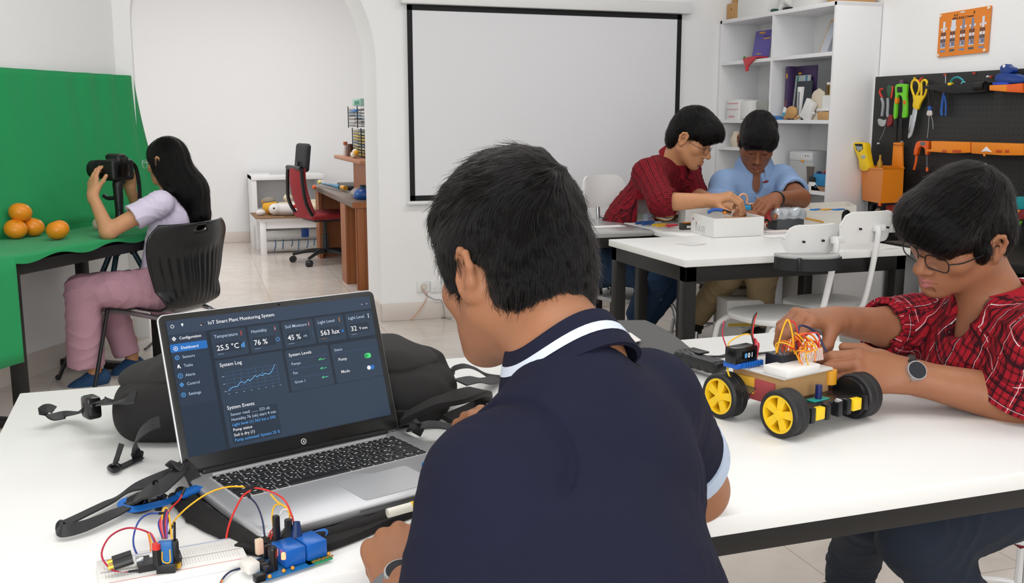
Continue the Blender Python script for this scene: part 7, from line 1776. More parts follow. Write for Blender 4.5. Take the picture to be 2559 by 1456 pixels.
t = thing('clamp', 'white and black plastic clamp at the front of the lower shelf', 'clamp', (SX+.02, 5.12, Z4)); MB().prism([(-.08, 0), (.07, 0), (.05, .05), (.0, .055), (-.03, .025)], .02, Matrix(((0, 0, 1), (1, 0, 0), (0, 1, 0))), None, .003).build('jaw', m_wcard, t); MB().box((0, .02, .065), (.024, .06, .03), .004).build('black_pad', m_hdr, t); MB().cyl((-.0102, -.02, .025), (-.012, -.02, .025), .012, n=14).build('navy_eye', mat('navy_plastic', '1c2c58', .4), t)
boxthing('board', 'thin brown board under the blue bin', 'board', (SX+.07, 5.075, Z4), (.12, .14, .028), mat('brown_board', '9a7458', .7))
t = thing('white_pouch', 'white pouch on the lower shelf just behind the boy in blue', 'pouch', (SX+.05, 5.545, Z4)); B_ = S(); B_.box((0, 0, .03), (.04, .055, .03), None, .02, .01); B_.build('pouch', m_wcard, t, .005, world=False, cuts=[(V((0, 0, 0)), (0, 0, -1))])
MB().cyl((.03, .04, .05), (.03, .04, .062), .012, n=12).build('snap', m_smetal, t)
t = thing('pebble_bag', 'small clear bag of tan pebbles on the lower shelf', 'bag', (SX+.03, 5.30, Z4)); B_ = S(); B_.ell((0, 0, .035), (.022, .022, .036)); B_.build('bag_body', mat('tan_mix', 'b89a72', .4, var=(90, .4)), t, .004, world=False, cuts=[(V((0, 0, 0)), (0, 0, -1))])
t = thing('storage_box', 'dark grey open box on the lowest visible shelf', 'box', (SX+.12, 5.20, .45)); mb = MB(); mb.slab((-.1, -.15, 0), (.1, .15, .008)); mb.slab((-.1, -.15, 0), (-.092, .15, .12)).slab((.092, -.15, 0), (.1, .15, .12)).slab((-.1, -.15, 0), (.1, -.142, .12)).slab((-.1, .142, 0), (.1, .15, .12)); mb.build('box_body', mat('box_grey', '4a4b4d', .6), t)
# ------------------------------------------------------------ wall poster with five printed tools
t = thing('tool_poster', 'orange board printed with five tools, fixed high on the right wall', 'poster', (WX-.004, (P(2414, 80, x=WX).y), 1.64))
q00, q10, q11, q01 = P(2353, 35, x=WX), P(2481, 14, x=WX), P(2474, 130, x=WX), P(2347, 143, x=WX)
yc = (q00.y+q10.y)/2; hw_ = (q00.y-q10.y)/2; zt = (q00.z+q10.z)/2; zb_ = (q01.z+q11.z)/2; PH = zt-zb_
def PP(u, v, d=0): return V((WX-.005-d, q00.y+(q10.y-q00.y)*u, (q01.z+(q11.z-q01.z)*u)*(1-v)+(q00.z+(q10.z-q00.z)*u)*v))
def pquad(mb, u0, v0, u1, v1, d): mb.add([PP(u0, v0, d), PP(u1, v0, d), PP(u1, v1, d), PP(u0, v1, d)], [(0, 1, 2, 3)])
mb = MB(); a_ = [PP(0, 0, 0), PP(1, 0, 0), PP(1, 1, 0), PP(0, 1, 0)]; b2 = [PP(0, 0, .006), PP(1, 0, .006), PP(1, 1, .006), PP(0, 1, .006)]
mb.add(a_+b2, [(0, 1, 2, 3), (7, 6, 5, 4), (0, 4, 5, 1), (1, 5, 6, 2), (2, 6, 7, 3), (3, 7, 4, 0)]); mb.build('board', mat('orange_board', 'e8862a', .5), t, world=True)
pr_ = MB(); pm_ = [mat('print_black', '2a1c18', .6), mat('print_white', 'e9e9ee', .5), mat('print_brown', '6a4a3e', .6), mat('print_greyblue', '7f8aa6', .5), mat('print_slate', '4f5a62', .6), mat('print_rust', 'c8582a', .6)]
rr_ = np.random.default_rng(5)
for i, (u, top) in enumerate(((.11, .80), (.30, .82), (.50, .80), (.68, .80), (.88, .80))):
    pr_.cur = 3 if i in (2, 3) else 1
    wtop = .022 if i != 1 else .045
    pquad(pr_, u-wtop, .56, u+wtop, top, .0064); pr_.cur = 1; pquad(pr_, u-.06, .60, u-.028, .655, .0066); pquad(pr_, u+.028, .61, u+.06, .665, .0066)
    for v0, v1, m, ww in ((.475, .555, 2, .052), (.405, .470, 1, .050), (.330, .400, 4 if i != 2 else 2, .050), (.215, .325, 3, .052), (.195, .215, 1, .048)):
        pr_.cur = m; pquad(pr_, u-ww-.006, v0, u+ww-.006, v1, .0064)
    for j in range(4): pr_.cur = (1, 5, 4, 3)[j]; uu = u-.04+.02*j; pquad(pr_, uu, .235+.02*(j % 2), uu+.012, .30, .0067)
    pr_.cur = 5; pquad(pr_, u-.006, .34, u+.004, .54, .0068); pr_.cur = 4 if i % 2 else 3; pquad(pr_, u-.055, .10, u+.05, .150, .0064)
pr_.cur = 0
v, f = glyphs('■ D ━ · 8', .030); 
def ptext(s_, u, vv, size, m):
    pr_.cur = m; v, f = glyphs(s_, size, 'LEFT', .0006); du = 1/((q00.y-q10.y)); dv_ = 1/(zt-zb_)
    pr_.add([PP(u+p.x*du, vv+p.y*dv_, .0066) for p in v], f)
ptext('R O', .30, .885, .017, 0); ptext('8', .68, .885, .020, 0); ptext('EIERA RULE C F', .27, .815, .016, 0); pr_.cur = 0; pquad(pr_, .58, .825, .69, .85, .0066)
pr_.cur = 1; pquad(pr_, .42, .945, .51, .975, .0066)
pr_.build('printed_tools', pm_, t, world=True, fix=False, ang=180)
for u, v in ((.03, .95), (.97, .96), (.03, .04), (.95, .05)): MB().cyl(PP(u, v, .005), PP(u, v, .012), .0075, n=14).build('pin', mat('pale_pin', 'f0e2cc', .35), t, world=True)
# ------------------------------------------------------------ tools hanging on the pegboard
XB_ = WX-.031
def onpeg(px, py, off=.02): return P(px, py, x=XB_-off)
# local frame of a hanging tool: x to the viewer's right along the wall (-Y), y up, z out of the wall (-X)
PM = Matrix(((0, 0, -1), (-1, 0, 0), (0, 1, 0)))
def pegthing(name, label, cat, px, py, off=.022):
    p = onpeg(px, py, off); t = thing(name, label, cat, p)
    def loc(qx, qy, d=0): q = P(qx, qy, x=p.x); v = q-p; return V((v.x-d, v.y, v.z))
    return t, loc
def hang_tube(loc, pts, r, name, m, t, n=10, d=0): return MB().tube(spline([loc(*q) for q in pts], 7), r, n).build(name, m, t)
G_OR = mat('orange_plastic', 'ef8a1d', .4); G_OR2 = mat('deep_orange_plastic', 'e8611c', .4); G_GRN = mat('lime_plastic', '6fd02c', .35); G_YEL = mat('yellow_handle', 'f1c91e', .35); G_BLU = mat('blue_handle', '2358a8', .4); G_GRY = mat('grey_handle', '9b9ea3', .45); G_RED = mat('red_handle', 'd8402c', .4); G_BLK = m_bplast; G_ST = m_smetal; G_NAV = mat('navy_blue_plastic', '143a86', .35); G_TEAL = mat('teal_plastic', '1f8f94', .35)
def outline(loc, pts, th, name, m, t, r=.0015, sub=4):
    """flat shape cut to an outline (pixel loop) with real thickness th"""
    P3 = [loc(*q) for q in pts]; c = sum(P3, V((0, 0, 0)))/len(P3)
    loop = spline(P3, sub, closed=True) if sub > 1 else P3
    poly = [(-(q.y), q.z) for q in loop]; x0_ = sum(q.x for q in loop)/len(loop)
    return MB().prism(poly, th, Matrix(((0, 0, -1), (-1, 0, 0), (0, 1, 0))), (x0_, 0, 0), r).build(name, m, t)
# pruning pliers
t, L_ = pegthing('pliers', 'grey handled pruning pliers with red tips, first tool on the pegboard', 'pliers', 2214, 260)
hang_tube(L_, [(2203, 245), (2207, 258), (2206, 275), (2204, 290)], .0085, 'handle', G_GRY, t); hang_tube(L_, [(2219, 245), (2219, 265), (2218, 285), (2220, 292)], .0085, 'handle', G_GRY, t)
hang_tube(L_, [(2205, 244), (2199, 232), (2200, 224), (2206, 222)], .0055, 'red_hook', G_RED, t); hang_tube(L_, [(2227, 245), (2230, 228), (2231, 215)], .0055, 'red_bar', G_RED, t); outline(L_, [(2219, 216), (2230, 215), (2226, 240), (2220, 240)], .012, 'green_grip', mat('dark_green', '2c5a3c', .5), t)
outline(L_, [(2195, 300), (2200, 296), (2210, 300), (2216, 298), (2214, 312), (2206, 316), (2198, 312)], .012, 'blade', G_ST, t); outline(L_, [(2222, 290), (2230, 288), (2230, 308), (2222, 316), (2218, 312)], .014, 'red_jaw', mat('dark_red', '8a2a30', .5), t); hang_tube(L_, [(2213, 316), (2206, 335), (2198, 350)], .002, 'spike', G_ST, t, 6)
# green spring clamp
t, L_ = pegthing('spring_clamp', 'bright green spring clamp hanging beside the yellow scissors', 'clamp', 2252, 250)
fr_ = [(2241, 212), (2266, 210), (2269, 214), (2267, 240), (2268, 262), (2267, 290), (2262, 294), (2256, 292), (2258, 270), (2257, 246), (2252, 238), (2246, 240), (2243, 262), (2242, 285), (2239, 298), (2235, 292), (2236, 265), (2239, 240)]
outline(L_, fr_, .016, 'clamp_body', G_GRN, t, .003); outline(L_, [(2245, 217), (2258, 217), (2258, 231), (2245, 231)], .019, 'dark_window', m_hdr, t, .001, 1); outline(L_, [(2239, 245), (2245, 245), (2244, 258), (2239, 258)], .018, 'orange_pad', G_OR, t); outline(L_, [(2261, 250), (2267, 254), (2264, 262), (2260, 258)], .018, 'orange_pad', G_OR2, t)
# scissors
t, L_ = pegthing('scissors', 'large yellow handled scissors hanging on the pegboard', 'scissors', 2296, 260)
for pts in ([(2292, 258), (2284, 238), (2278, 218), (2281, 203), (2289, 200), (2297, 208), (2297, 225), (2291, 240)], [(2296, 258), (2302, 240), (2303, 222), (2303, 207), (2309, 200), (2316, 204), (2316, 222), (2309, 242)]):
    MB().tube(spline([L_(*q) for q in pts], 6, closed=True), .0065, 10, closed=True).build('handle_ring', G_YEL, t)
outline(L_, [(2284, 240), (2308, 240), (2300, 262), (2295, 274), (2283, 268), (2284, 250)], .014, 'handle_grip', G_YEL, t, .004)
outline(L_, [(2283, 270), (2293, 274), (2282, 330), (2274, 344), (2269, 342), (2275, 315)], .004, 'blade', G_ST, t, .001); outline(L_, [(2275, 290), (2279, 292), (2274, 330), (2271, 325)], .004, 'blade', G_ST, t, .001); outline(L_, [(2295, 202), (2300, 196), (2307, 191), (2303, 198), (2299, 204)], .006, 'red_hook', G_RED, t)
# compass-like tool
t, L_ = pegthing('compass', 'black and steel drawing compass with a blue joint on the pegboard', 'compass', 2323, 280)
hang_tube(L_, [(2321, 222), (2321, 245), (2322, 268)], .004, 'handle', m_hdr, t); hang_tube(L_, [(2332, 222), (2333, 242), (2327, 268)], .004, 'handle', m_hdr, t); outline(L_, [(2320, 266), (2328, 266), (2327, 275), (2321, 275)], .010, 'blue_joint', G_BLU, t); outline(L_, [(2319, 276), (2328, 276), (2329, 288), (2317, 288)], .007, 'pale_jaw', mat('pale_steel', 'dcd2cc', .35, metal=.3), t)
hang_tube(L_, [(2322, 288), (2320, 318), (2317, 345)], .0022, 'leg', G_ST, t, 6); hang_tube(L_, [(2327, 288), (2331, 305), (2332, 322)], .0022, 'leg', G_ST, t, 6)
for x in (2321, 2332): hang_tube(L_, [(x, 222), (x, 216)], .0045, 'red_sleeve', G_RED, t)
# blue pliers
t, L_ = pegthing('pliers', 'blue handled pliers hanging at the end of the black tool rail', 'pliers', 2359, 260)
hang_tube(L_, [(2359, 232), (2356, 252), (2353, 275), (2354, 289)], .0075, 'handle', G_BLU, t); hang_tube(L_, [(2361, 240), (2364, 262), (2363, 289)], .0050, 'handle', G_BLU, t); hang_tube(L_, [(2359, 220), (2359, 232)], .0065, 'red_collar', G_RED, t); hang_tube(L_, [(2363, 188), (2363, 220)], .0022, 'jaw', G_ST, t)
# rail with odds and ends
t, L_ = pegthing('tool_rail', 'long black tool rail holding a teal ring on the pegboard', 'rack', 2400, 216, .03)
outline(L_, [(2320, 214), (2440, 208), (2470, 206), (2472, 228), (2440, 232), (2385, 234), (2320, 221)], .05, 'rail', mat('matt_black', '19191a', .5), t, .002, 1)
for x in (2323, 2332, 2341, 2352, 2368): MB().cyl(L_(x, 212, .01), L_(x, 209, .01), .006, n=10).build('rail_peg', m_hdr, t)
MB().tube(spline([L_(2379, 212, .012), L_(2384, 199, .012), L_(2397, 193, .012), L_(2410, 200, .012), L_(2413, 208, .012)], 6), .0055, 10).build('teal_ring', G_TEAL, t); MB().box(L_(2383, 210, .02), (.02, .024, .014), .002).build('yellow_block', G_YEL, t); MB().tube(spline([L_(2408, 214, .02), L_(2412, 206, .02), L_(2420, 205, .02)], 5), .003, 8).build('cyan_hook', mat('cyan_hook', '7fd0d8', .4), t)
MB().cyl(L_(2445, 216, .02), L_(2470, 214, .02), .022, n=16).build('torch', m_hdr, t)
# orange tray with a blue printed part
t, L_ = pegthing('peg_tray', 'short orange tray near the top corner of the pegboard', 'tray', 2530, 218, .04)
outline(L_, [(2487, 213), (2532, 211), (2570, 208), (2570, 232), (2532, 230), (2487, 226)], .075, 'tray_body', G_OR2, t, .002, 1); outline(L_, [(2488, 213.5), (2531, 211.5), (2531, 229), (2488, 225.5)], .078, 'tray_face', G_OR, t, .001, 1)
p = onpeg(2525, 196, .05); t, L_ = pegthing('printed_part', 'dark blue plastic part with a hole resting on the short orange tray', 'part', 2525, 196, .05)
outline(L_, [(2506, 170), (2512, 162), (2520, 160), (2527, 166), (2536, 170), (2537, 178), (2531, 183), (2510, 184)], .04, 'upper_lobe', G_NAV, t, .004); outline(L_, [(2496, 192), (2504, 184), (2530, 183), (2560, 190), (2566, 206), (2530, 208), (2500, 204)], .05, 'base_lobe', G_NAV, t, .005); MB().cyl(L_(2518, 165, .0202), L_(2518, 165, .024), .008, n=14).build('eyelet', mat('white_eyelet', 'eef0f4', .4), t)
outline(L_, [(2490, 206), (2530, 203), (2530, 212), (2490, 213)], .05, 'blue_strip', mat('royal_blue', '1c44b8', .35), t, .002, 1)
# orange long tray
t, L_ = pegthing('peg_tray', 'long two section orange tray with a white sticker on the pegboard', 'tray', 2450, 370, .04)
outline(L_, [(2340, 352), (2437, 355), (2437, 381), (2395, 383), (2326, 378), (2326, 374), (2340, 372)], .07, 'tray_body', G_OR, t, .002, 1); outline(L_, [(2441, 355), (2572, 359), (2572, 388), (2520, 388), (2441, 383)], .07, 'tray_body', G_OR, t, .002, 1); outline(L_, [(2434, 356), (2443, 356), (2443, 381), (2434, 381)], .060, 'joint', mat('rust_orange', 'c4501a', .45), t, .001, 1)
outline(L_, [(2466, 379), (2479, 366), (2493, 380), (2480, 378)], .076, 'white_sticker', mat('sticker_white', 'f4f0f2', .5), t, .0005, 1); MB().cyl(L_(2472, 383, .03), L_(2472, 390, .03), .006, n=10).build('drip_peg', G_OR, t)
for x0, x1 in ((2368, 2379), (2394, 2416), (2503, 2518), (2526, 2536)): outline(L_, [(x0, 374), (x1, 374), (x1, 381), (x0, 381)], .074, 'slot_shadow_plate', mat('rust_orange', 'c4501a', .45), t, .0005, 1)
# orange bow cutter
t, L_ = pegthing('pipe_cutter', 'orange and grey curved cutter hanging left of the long orange tray', 'cutter', 2306, 390)
outline(L_, [(2297, 353), (2322, 353), (2324, 362), (2322, 384), (2316, 386), (2314, 372), (2306, 366), (2298, 372), (2294, 386), (2287, 386), (2289, 368)], .022, 'bow', G_OR2, t, .003); outline(L_, [(2304, 354), (2316, 354), (2316, 363), (2304, 363)], .025, 'grey_badge', mat('badge_grey', '6c6f74', .5), t, .001, 1)
hang_tube(L_, [(2291, 388), (2289, 405), (2284, 424)], .007, 'handle', G_OR2, t); hang_tube(L_, [(2317, 384), (2317, 405), (2317, 418)], .006, 'handle', mat('slate_handle', '494d55', .5), t); hang_tube(L_, [(2317, 418), (2317, 428)], .007, 'handle_tip', G_OR2, t)
# hexagonal bin with back plate
b0 = P(2152, 418, x=XB_-.13); t = thing('tool_bin', 'big orange angular bin hooked on the edge of the pegboard', 'bin', V((XB_-.10, P(2205, 505, x=XB_-.12).y, P(2205, 505, x=XB_-.12).z)))
def LB(px, py, off): q = P(px, py, x=XB_-off); return q-V(t.location)
top = [LB(2152, 419, .05), LB(2208, 422, .235), LB(2259, 420, .10), LB(2250, 416, .0), LB(2190, 415, .0)]
bot = [LB(2155, 500, .05), LB(2200, 508, .215), LB(2255, 505, .10), LB(2248, 500, .0), LB(2190, 498, .0)]
n = 5; c_ = sum(bot, V((0, 0, 0)))/n; ins = [q.lerp(sum(top, V((0, 0, 0)))/n, .05) for q in top]; inb = [q.lerp(c_, .08)+V((0, 0, .01)) for q in bot]
MB().add(top+bot+ins+inb, [(i, (i+1) % n, n+(i+1) % n, n+i) for i in range(n)]+[tuple(range(n, 2*n))]+[(2*n+i, 2*n+(i+1) % n, 3*n+(i+1) % n, 3*n+i) for i in range(n)]+[tuple(range(3*n, 4*n))]+[(i, (i+1) % n, 2*n+(i+1) % n, 2*n+i) for i in range(n)]).build('bin_body', G_OR, t, ang=20)
mb = MB(); mb.tube([q for q in top], .005, 6, closed=True); mb.build('rim', G_OR, t); MB().ball(LB(2199, 511, .20), .011, 12, 8).build('bottom_knob', G_OR2, t)
outline(lambda a, b, d=0: LB(a, b, .03), [(2234, 362), (2256, 362), (2257, 418), (2230, 418)], .012, 'back_plate', G_OR, t, .002, 1); outline(lambda a, b, d=0: LB(a, b, .035), [(2236, 356), (2256, 356), (2255, 362), (2236, 361)], .02, 'top_clip', G_OR, t, .001, 1)
t = thing('thermometer', 'yellow handheld infrared thermometer standing in the orange bin', 'thermometer', P(2160, 418, x=XB_-.10)); LT = lambda a, b, d=0: P(a, b, x=XB_-.10-d)-V(t.location)
outline(LT, [(2139, 357), (2166, 357), (2170, 376), (2174, 400), (2178, 424), (2157, 424), (2152, 398), (2144, 378)], .045, 'body', G_YEL, t, .006, 3); outline(LT, [(2144, 359), (2163, 359), (2165, 371), (2156, 379), (2148, 374)], .047, 'screen_recess', m_hdr, t, .001, 1); outline(LT, [(2146, 365), (2164, 366), (2162, 375), (2152, 377)], .049, 'screen', mat('lcd_grey', '9aa39c', .3), t, .001, 1); outline(LT, [(2160, 388), (2171, 388), (2170, 394), (2165, 397), (2161, 394)], .048, 'button', m_gplast, t, .002, 2)
t = thing('bottle', 'small golden bottle standing in the orange bin', 'bottle', P(2198, 420, x=XB_-.10)); MB().lathe([(0, 0), (.014, 0), (.015, .03), (.006, .05), (.0055, .075), (0, .076)], 18).build('bottle_body', mat('golden', 'b58a1e', .35), t)
# under the bin and at the far right
t, L_ = pegthing('holder', 'red plastic holder fixed below the orange bin', 'holder', 2234, 525, .04); outline(L_, [(2223, 513), (2250, 511), (2252, 534), (2222, 536)], .05, 'holder_body', mat('red_orange', 'e2451f', .4), t, .003, 1); MB().cyl(L_(2234, 530, .026), L_(2234, 530, .03), .008, n=12).build('white_button', m_wplast, t); mb = MB(); [mb.box(L_(x, 516, .026), (.004, .006, .03)) for x in (2228, 2236, 2244)]; mb.build('slots', mat('dark_red', '8a2a30', .5), t)
t, L_ = pegthing('trowel', 'black and grey trowel with an orange blade below the orange bin', 'trowel', 2188, 530, .05); outline(L_, [(2180, 512), (2186, 514), (2178, 545), (2168, 548), (2172, 528)], .03, 'black_grip', m_hdr, t, .004); outline(L_, [(2186, 530), (2198, 524), (2213, 538), (2200, 541), (2188, 540)], .02, 'orange_blade', G_OR, t, .003); outline(L_, [(2188, 526), (2196, 520), (2196, 532)], .022, 'grey_wedge', m_gplast, t, .001, 1); outline(L_, [(2186, 541), (2200, 541), (2200, 548), (2186, 548)], .022, 'cream_base', m_cream, t, .001, 1)
t, L_ = pegthing('toy_gripper', 'teal and red plastic gripper hanging at the edge of the pegboard', 'gripper', 2545, 525, .04); outline(L_, [(2518, 500), (2532, 494), (2570, 492), (2572, 520), (2545, 522), (2510, 516), (2520, 512)], .05, 'teal_top', G_TEAL, t, .004); outline(L_, [(2516, 522), (2572, 520), (2572, 545), (2530, 547), (2522, 538)], .04, 'red_jaws', mat('dark_red', '8a2a30', .5), t, .003); outline(L_, [(2521, 545), (2550, 543), (2550, 549), (2524, 549)], .044, 'yellow_foot', G_YEL, t, .002, 1)
for x, y in ((2517, 523), (2546, 527), (2556, 527)): MB().ball(L_(x, y, .025), .007, 10, 8).build('amber_bead', G_OR, t)
outline(L_, [(2546, 552), (2555, 552), (2549, 563)], .01, 'lime_tip', G_GRN, t, .001, 1)
# long dark files under the clamp
for i, (x, lb) in enumerate(((2238, 'long black file hanging below the green clamp, on its near side'), (2252, 'long black file hanging below the green clamp, next to the scissors blade'))):
    t, L_ = pegthing('file', lb, 'file', x, 320); outline(L_, [(x-4, 296), (x+4, 296), (x+3, 352), (x-4, 352)], .008, 'file_blade', mat('matt_black', '19191a', .5), t, .001, 1)
for i, (x, y, c_) in enumerate(((2288, 195, G_YEL), (2364, 187, G_RED), (2437, 183, G_RED), (2471, 191, m_wplast), (2479, 192, G_RED), (2197, 358, m_wplast), (2256, 354, m_wplast))):
    p = onpeg(x, y, .002); o = MB().cyl((0, 0, 0), (-.012, 0, 0), .005, n=10).build('peg_pin', c_); o.location = p; tag(o, ('yellow pin above the scissors', 'red pin above the blue pliers', 'red pin on the upper edge of the pegboard, alone', 'white pin left of the dark blue part', 'red pin close to the white pin near the dark blue part', 'white pin at the lower far edge of the pegboard', 'white pin over the orange back plate')[i], 'pin', 'pins in the pegboard')
t, L_ = pegthing('purple_clip', 'purple clip above the green spring clamp', 'clip', 2253, 206, .012); outline(L_, [(2250, 200), (2256, 199), (2257, 209), (2249, 210)], .01, 'clip_body', mat('dull_purple', '6c4a66', .5), t, .001, 1)
# ------------------------------------------------------------ boxes, tools and parts on the rear tables
TZ = .751
def openbox(name, label, a, b, c, h, mt, th=.004, rim=0, floor_=True):
    """open box from three bottom corners: near corner a, right corner b, left corner c"""
    a, b, c = V(a), V(b), V(c); d = b+c-a; t = thing(name, label, 'box', (a.x, a.y, a.z)); q = [V((0, 0, 0)), b-a, d-a, c-a]
    c0 = (q[0]+q[1]+q[2]+q[3])/4; inn = [p.lerp(c0, th/((p-c0).length)*1.4) for p in q]
    up = [h, h, h*1.05, h*1.05]; vs = q+[p+UP*u for p, u in zip(q, up)]+[p+UP*u for p, u in zip(inn, up)]+[p+UP*th for p in inn]
    fs = [(3, 2, 1, 0), (12, 13, 14, 15)]
    for i in range(4): j = (i+1) % 4; fs += [(i, j, 4+j, 4+i), (4+i, 4+j, 8+j, 8+i), (8+i, 8+j, 12+j, 12+i)]
    MB().add(vs, fs).build('shell', mt, t, ang=20)
    return t, q
m_whitebox = mat('white_foam_board', 'ecebe8', .6)
a, b, c = P(1783, 594, z=TZ), P(1908, 588, z=TZ), P(1726, 578, z=TZ)
t, q = openbox('open_box', 'low white open box with faint grey lettering on the rear white table', a, b, c, .088, m_whitebox)
# lettering and marks on its side
u = (q[3]-q[0]); un = u.normalized(); M = Matrix((-un, UP, (-un).cross(UP))).transposed(); n_ = (-un).cross(UP)
if n_.dot(cf) > 0: n_ = -n_
v, f = glyphs('EUUTI', .042); mb = MB(); mb.add([u*.80-un*p.x+UP*(.012+p.y)+n_*.0012 for p in v], f); mb.build('grey_lettering', mat('faint_grey_print', 'cfcfcd', .6), t, fix=False)
mb = MB(); mb.box(u*.88+UP*.066+n_*.001, (.010, .002, .010)); mb.box(u*.74+UP*.048+n_*.001, (.005, .002, .012)); mb.build('red_mark', mat('maroon_print', 'a06a70', .6), t)
MB().box(q[0].lerp(q[1], .55)+UP*.088+V((0, .02, 0)), (.16, .02, .004), .001, rotm(0, .05, .1)).build('tan_strip', mat('tan_strip', 'b98a6a', .6), t)
a2, b2, c2 = P(1712, 566, z=TZ), P(1832, 560, z=TZ), P(1694, 556, z=TZ)
t, q = openbox('open_box', 'white box with a cut away rim behind the lettered white box', a2, b2, c2, .115, m_whitebox)
# cream housing with a dark arch
a3, b3, c3 = P(1985, 568, z=TZ), P(2138, 560, z=TZ), P(1968, 556, z=TZ)
t, q = openbox('housing', 'cream box with a dark arched opening, behind the white chair backs', a3, b3, c3, .095, mat('cream_board', 'e8e3da', .6))
w_ = (q[1]-q[0]).normalized(); n_ = w_.cross(UP); ar = [(-.028, 0)]+[(.028*math.cos(x), .038+.028*math.sin(x)) for x in [pi-pi*i/12 for i in range(13)]]+[(.028, 0)]
Mw = Matrix((w_, UP, n_)).transposed(); MB().prism(ar, .004, Mw, q[0].lerp(q[1], .83)+UP*.012+n_*.002, .0005).build('dark_arch', mat('opening_black', '0c0c0d', .5), t)
MB().tube([q[0].lerp(q[1], .10)+n_*.004+UP*.05, q[0].lerp(q[1], .45)+n_*.006+UP*.02], .004, 8).build('yellow_stick', mat('amber', 'd7971f', .4), t)
for k, (x, cn, hx) in enumerate(((2040, 'bright_blue', '2372b8'), (2065, 'amber', 'd7971f'), (2095, 'bright_blue', '2372b8'))):
    p = P(x, 523, z=.852); o = MB().box((0, 0, 0), (.07, .03, .006), .002, rotm(0, 0, .3)).build('plastic_strip', mat(cn, hx, .4)); o.location = p; tag(o, ('blue strip lying across the cream box, nearer the shelf unit', 'amber strip between the two blue strips on the cream box', 'blue strip lying across the cream box, toward the pegboard')[k], 'strip')
# motor with a looped cable
p = P(1872, 525, d=5.0); t = thing('motor', 'blue and black motor with a pale looped cable in front of the boy in blue', 'motor', p); ml = cr*.98+cf*.1
for s0, s1, m, r in ((-.065, -.05, m_wcard, .024), (-.05, -.028, m_hdr, .027), (-.028, .002, mat('teal_blue', '1f7fa8', .3), .0275), (.002, .034, m_hdr, .0278), (.034, .062, mat('teal_blue', '1f7fa8', .3), .0275)):
    MB().cyl(ml*s0, ml*s1, r, n=24).build('motor_section', m, t)
MB().tube(spline([ml*-.055+UP*.02, ml*-.058+UP*.055, ml*-.045+UP*.078, ml*-.022+UP*.078, ml*-.012+UP*.055, ml*-.012+UP*.034, ml*.03+UP*.030], 7), .005, 10).build('looped_cable', mat('peach_cable', 'e0a884', .45), t)
MB().box(ml*0-UP*.028, (.10, .04, .012), .003, frame(ml)).build('cradle', m_wcard, t); MB().box(-UP*.033+V((0, 0, -.06)), (.05, .03, .10), .003).build('support', m_wcard, t)
p = P(1912, 528, d=4.98); t = thing('cloth_scrap', 'coral red cloth scrap draped beside the motor', 'cloth', p); rows = [[cr*(-.03+.02*i)+UP*(.045-.018*j+.012*math.sin(i*1.7+j))+cf*(.012*math.sin(i*2.1+j*1.3)) for j in range(6)] for i in range(5)]; MB().sheet(rows, .003).build('folded_scrap', mat('coral_cloth', 'cf4f48', .8), t)
p = P(1945, 552, z=TZ); t = thing('tool_case', 'dark grey tool case standing beside the coral cloth', 'case', p); MB().box((0, .03, .055), (.085, .10, .11), .008, rotm(0, 0, .2)).build('case_body', mat('charcoal_plastic', '4a4d50', .45), t); MB().box((-.055, -.02, .03), (.11, .06, .058), .014, rotm(0, 0, .1)).build('black_reel', m_hdr, t); MB().box((0, .03, .114), (.06, .03, .012), .004, rotm(0, 0, .2)).build('case_handle', m_gplast, t)
p = P(1962, 551, z=TZ); t = thing('plant_sprig', 'small green and cream sprig by the dark tool case', 'sprig', p); mb = MB(); [mb.ball((.008*math.cos(i*1.3), .008*math.sin(i*1.9), .008+.010*i), (.010, .010, .008), 10, 6) for i in range(4)]; mb.build('green_leaves', mat('leaf_green', '5d8a32', .5), t); MB().cyl((0, 0, .04), (-.004, 0, .085), .008, .002, 10).build('cream_tip', m_cream, t)
p = P(1880, 515, d=5.3); t = thing('clear_bag', 'crumpled clear plastic bag under the forearm of the boy in blue', 'bag', P(1965, 525, d=5.0)); B_ = S(); B_.box((0, 0, -.02), (.09, .05, .035), None, .03, .02); B_.disp.append(lambda x, y, z: -.010*noise3(x, y, z, 50, 3)); B_.build('crumpled_film', mat('silver_film', 'b9bec4', .25, metal=.2), t, .005, world=False); MB().box((0, 0, -.075), (.16, .09, .07), .01).build('grey_block', mat('charcoal_plastic', '4a4d50', .45), t)
# clear plastic cup
a4, b4, c4 = P(1618, 562, z=TZ), P(1636, 560, z=TZ), P(1592, 557, z=TZ)
m_clear = clear_mat('clear_acrylic', .80, (.90, .91, .94, 1), .08)
t, q = openbox('plastic_cup', 'clear square plastic cup holding a small card on the grey topped table', a4, a4+cr*.042+cf*.04, a4-cr*.050+cf*.045, .122, m_clear, .003)
t['category'] = 'cup'; MB().box(cf*.03+UP*.03+cr*.002, (.045, .002, .05), 0, frame(cr*.9+cf*.3)).build('small_card', mat('pale_lavender_card', 'b9b6cf', .5), t)
